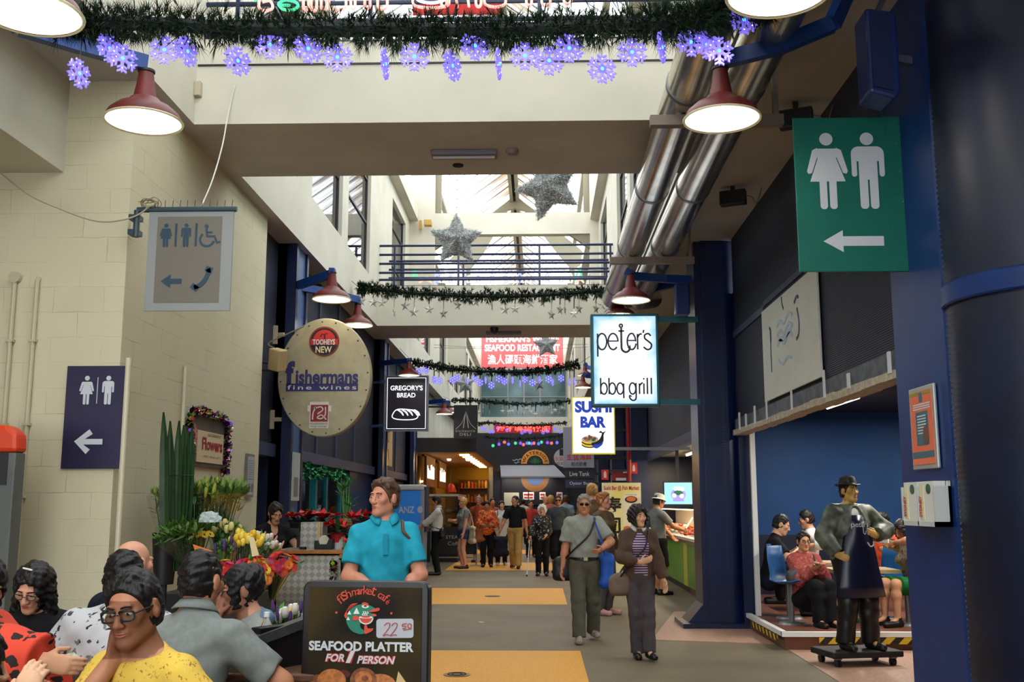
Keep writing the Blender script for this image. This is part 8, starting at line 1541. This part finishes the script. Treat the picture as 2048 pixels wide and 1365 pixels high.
person('grey-haired man behind the woman in the floral blouse', (0, 0), -10, headpx=(957, 1003, 27.6), skin='fair2', hair=('short', 'grey'), lod=0, top=dict(m=C_('rust_shirt', (150, 70, 44))), legs=dict(m=DENIM, upto=1.1, name='shorts'))
person('young woman in a grey t-shirt and denim shorts with tied up hair', (0, 0), -62, headpx=(926, 1007, 24.8), head=(-6, 8, 0), female=True, skin='fair', hair=('bunhair', 'blond'), lod=0, smile=.6, top=dict(m=HEATHER, sleeve=.5, hem=-.02), legs=dict(m=DENIM, upto=.42, name='shorts', g=.02), hands={'R': (-.14, -.30, 1.18), 'L': (.20, -.10, .82)}, extras=(strap_bag('cream tote bag of the young woman in shorts', mat('tote_cream', (206, 190, 160), .8), 1, (.24, .12, .84), (.34, .08, .40), short=True),))
person('man in a white shirt and black trousers turned to the deli counter', (0, 0), -88, headpx=(872, 1005, 22.6), head=(0, 16, 0), skin='tan', hair=('short', 'black'), lod=0, top=dict(m=WHITEC, sleeve=1.55, hem=.03, g=.022, collar=WHITEC), legs=dict(m=BLACKC, belt=True), hands={'R': (-.10, -.38, 1.06), 'L': (.08, -.38, 1.04)}, extras=(strap_bag('black bag worn by the man in the white shirt', BLKP, 1, (.18, .12, .92), (.24, .09, .22)),))
person('white-haired old woman in a black floral blouse with a walking stick', (0, 0), -3, headpx=(1084, 1022, 22.4), female=True, skin='fair', hair=('curly', 'white'), lod=0, top=dict(m=BWFLOW, sleeve=1.7, g=.026, loose=.012, hem=-.08), legs=dict(m=BLACKC, g=.018), hands={'R': (-.33, -.22, .82), 'L': (.10, -.24, .98)}, extras=(held('walking_stick', 'thin white walking stick held by the old woman', 'stick', 'R', lambda t, I: (MB().tube([(-.0, -.04, -.02), (-.06, -.10, -t.location.z+.02)], .011, 8).build('shaft', WHITE, t), MB().tube([(0, -.08, .0), (0, .05, .01)], .014, 8).build('grip', BLKP, t), MB().tube([(-.06, -.10, -t.location.z+.001), (-.06, -.10, -t.location.z+.04)], .016, 8).build('tip', BLKP, t))),))
person('man in black sunglasses and dark grey shirt behind the old woman', (0, 0), 0, headpx=(1116, 1003, 23.4), skin='tan', hair=('crew', 'dark'), lod=0, fat=1.12, sw=1.08, top=dict(m=CHAR, sleeve=.75, hem=-.08), legs=dict(m=BLACKC, upto=1.1, name='shorts', g=.024), extras=(glasses(dark=True, r=.024),))
for px, py, Y, hr, tp, sk, lab, rz_ in ((1062, 1010, 30, ('short', 'dark'), C_('red_tee', (170, 60, 50)), 'tan', 'distant man in a red top left of the old woman', 10), (1091, 1000, 34, ('bald', 'grey'), C_('grey_tee2', (120, 120, 120)), 'fair', 'distant bald man above the white-haired woman', 30), (1102, 1001, 31, ('bob', 'blond'), C_('coral_top', (190, 100, 90)), 'fair', 'distant blond woman between old woman and sunglasses man', 160), (1131, 1000, 29, ('bald', 'brown'), C_('pale_blue_tee', (140, 160, 180)), 'fair2', 'distant bald man right of the man in black sunglasses', 170), (1046, 1006, 40, ('short', 'black'), C_('white_tee3', (190, 190, 186)), 'asian', 'distant person in white at the end shop counter', 180), (985, 1006, 30, ('short', 'black'), C_('rust_top', (150, 80, 60)), 'tan', 'distant person behind the floral blouse woman', 20)):
    person(lab, (0, 0), rz_, headpx=(px, py, Y), skin=sk, hair=hr, lod=0, top=dict(m=tp), legs=dict(m=BLACKC))
person('flower seller in black with orange gloves trimming a stem', (0, 0), 28, headpx=(551, 1026, 10.98), head=(6, 26, 0), lean=6, female=True, skin='asian', hair=('bunhair', 'black'), lod=1, top=dict(m=BLACKC, sleeve=.45, vneck=True), legs=dict(m=BLACKC), hands={'R': (-.10, -.26, 1.02), 'L': (.16, -.30, 1.10)}, poles={'R': (-1, .3, -.6), 'L': (1, .3, -.6)}, fingers={'R': dict(curl=1.0), 'L': dict(curl=1.0)}, extras=(
    lambda I: [sdf_obj('glove', [Sdf().cone(I['J']['wr'+k_], I['J']['wr'+k_]+(I['J']['wr'+k_]-I['J']['el'+k_])*.28, .042, .046, .02).mesh(.008, noise=nz(.004, 70))], mat('glove_orange', (206, 92, 44), .7), I['t']) for k_ in 'R'],
    held('cut_flower', 'green cut flower held by the flower seller', 'flower', 'R', lambda t, I: (MB().tube([(-.05, -.06, -.02), (.34, -.10, .12)], .006, 6).build('stem', LEAF2, t), MB().ball((.36, -.10, .13), .02, 6).build('bud', mat('bud_yellow', (206, 190, 90), .6), t)))))
# --- restaurant guests
person('man in a black t-shirt seated in profile inside the restaurant', (0, 0), 78, z0=.17, seat=.45, headpx=(1563, 1050, 13.0), H=1.74, head=(0, 22, 0), lean=12, skin='asian2', hair=('crew', 'black'), lod=1, top=dict(m=BLACKC, sleeve=.7), legs=dict(m=NAVYC), hands={'L': (.12, -.36, .80), 'R': (-.12, -.36, .80)})
person('guest in a white shirt behind the woman in the red cardigan', (0, 0), -100, z0=.17, seat=.45, headpx=(1612, 1040, 14.4), H=1.72, head=(0, 15, 0), skin='asian', hair=('short', 'black'), lod=0, top=dict(m=WHITEC, sleeve=1.6), legs=dict(m=BLACKC))
person('older woman in a red cardigan and glasses sitting with folded hands', (0, 0), 18, z0=.17, seat=.45, headpx=(1607, 1084, 12.0), H=1.56, head=(-10, 4, 0), female=True, skin='asian', hair=('short', 'dark'), lod=1, top=dict(m=REDKN, sleeve=1.85, g=.026, loose=.012), legs=dict(m=BLACKC, g=.024), hands={'L': (.03, -.30, .72), 'R': (-.03, -.30, .71)}, feet={'L': (.10, -.40, .08), 'R': (-.06, -.36, .08)}, extras=(glasses(r=.02), strap_bag('grey shoulder strap bag of the woman in the red cardigan', mat('bag_grey', (66, 64, 68), .6), 1, (-.20, -.12, .60), (.2, .08, .16))))
person('woman in green skirt looking at her phone in the restaurant', (0, 0), -68, z0=.17, seat=.45, headpx=(1806, 1062, 11.9), H=1.62, head=(0, 24, 0), lean=12, female=True, skin='asian', hair=('bob', 'dark'), lod=1, top=dict(m=PLAID, sleeve=.7), legs=dict(m=C_('green_skirt', (26, 110, 50)), upto=.9, name='skirt', g=.03), hands={'L': (.06, -.34, .98), 'R': (-.08, -.34, .98)}, fingers={'L': dict(curl=.7), 'R': dict(curl=.7)}, extras=(held('phone', 'pale phone in the hands of the woman in the green skirt', 'phone', 'R', lambda t, I: MB().box(-.02, .12, -.10, -.085, .0, .05).build('phone_body', WHITE, t)),))
person('guest in an orange top hidden behind the statue arm', (0, 0), -80, z0=.17, seat=.45, headpx=(1762, 1045, 13.6), H=1.7, head=(0, 15, 0), skin='asian', hair=('short', 'black'), lod=0, top=dict(m=C_('orange_tee', (206, 78, 44)), sleeve=.7), legs=dict(m=BLACKC))
# --- painted waiter statue on its trolley
SK['statue'] = mat('statue_face_paint', (206, 162, 92), .35, var=.25, scale=12); STJ = mat('statue_jacket_paint', (104, 110, 98), .45, scale=9, c2=(62, 66, 56))
def apron(I):
    U, A, s = I['U'], I['A'], I['s']; n = 14; rows = [(.44, .09, .128), (.34, .12, .150), (.20, .17, .160), (.05, .21, .170), (-.12, .24, .172), (-.28, .27, .175), (-.40, .29, .182)]; vs = []
    for z, hw, d in rows:
        for k in range(n+1): u = -1+2*k/n; a = u*1.05; vs.append(tuple(U(hw*math.sin(a)/math.sin(1.05), -d*1.22*math.cos(a*.95)-.012-.006*math.sin(5*u+z*9), z)))
    o = MB().add(vs, [(i*(n+1)+k, i*(n+1)+k+1, (i+1)*(n+1)+k+1, (i+1)*(n+1)+k) for i in range(len(rows)-1) for k in range(n)]).build('apron', mat('apron_navy', (24, 26, 52), .28, var=.2, scale=6), I['t'], smooth='all'); so = o.modifiers.new('thickness', 'SOLIDIFY'); so.thickness = .008
    mb = MB(); letters(mb, "peter's", 0, 0, h=.075, w=.20, y=0, bold=.01); mb.stroke(spline([(.02, .10), (.02, -.02), (.03, -.05), (.05, -.05), (.06, -.02)]), .008, 0); mb.stroke(ell(.02, .11, .01, .01, 12), .006, 0, closed=True); mb.v = [tuple(U(x, -.150*1.22*math.cos(x*6.5)-.022, .30+z)) for x, y, z in mb.v]; mb.build('apron_lettering', mat('letter_white', (190, 192, 200), .5), I['t'])
    mb = MB()
    mb.tube(spline([tuple(U(.05, -.222, .16)), tuple(U(.08, -.222, .12)), tuple(U(.12, -.212, .13)), tuple(U(.13, -.208, .17))]), .006, 6).build('hook_print', mat('letter_white', (190, 192, 200), .5), I['t'])
    MB().prism([(0, 0), (.04, .022), (.04, -.022)], -.01, .01).prism([(0, 0), (-.04, .022), (-.04, -.022)], -.01, .01).build('bow_tie', BLKP, I['t'], tuple(I['neck']+I['Rt'] @ A(0, -.085, -.005)))
def statue_person():
    I = person('painted statue of a waiter in bowler hat and navy apron, hands on hips', (0, 0), 16, z0=.145, H=1.66, headpx=(1698, 985, 10.2), fat=1.2, sw=1.12, skin='statue', hair=('short', 'black'), lod=1, smile=.8, head=(10, -2, 0), name='statue', cat='statue', jacket=dict(m=STJ, gw=.07, hem=-.10, sleeve=1.9, g=.04), top=dict(m=WHITEC), legs=dict(m=mat('statue_black_paint', (20, 19, 20), .4), g=.03, flare=.03), hands={'R': (-.24, -.13, .96), 'L': (.20, -.15, 1.16)}, poles={'R': (-1, .25, 0), 'L': (1, .25, -.25)}, fingers={'R': dict(dir=(.75, -.4, -.35), palm=(.4, .9, 0), curl=.5), 'L': dict(dir=(-.8, -.3, .3), palm=(-.2, .9, 0), curl=.7)}, feet={'L': (.15, -.03, .08), 'R': (-.15, -.03, .08)}, extras=(hat('bowler', mat('hat_black', (34, 36, 38), .4), mat('hat_band', (20, 20, 22), .4)), apron))
    return I
I = statue_person(); q = I['t'].location
t = thing('trolley', 'black wheeled trolley under the waiter statue', 'trolley', (q.x, q.y, 0), math.radians(12)); MB().box(-.36, .36, -.22, .24, .085, .144).build('platform', mat('trolley_black', (26, 25, 26), .6), t, bevel=.012)
for x in (-.28, .28):
    for y in (-.15, .17): w = MB().tube([(x-.018, y, .04), (x+.018, y, .04)], .04, 14).build('wheel', BLKP, t); MB().box(x-.03, x+.03, y-.03, y+.03, .07, .086).build('caster', GREYM, t)
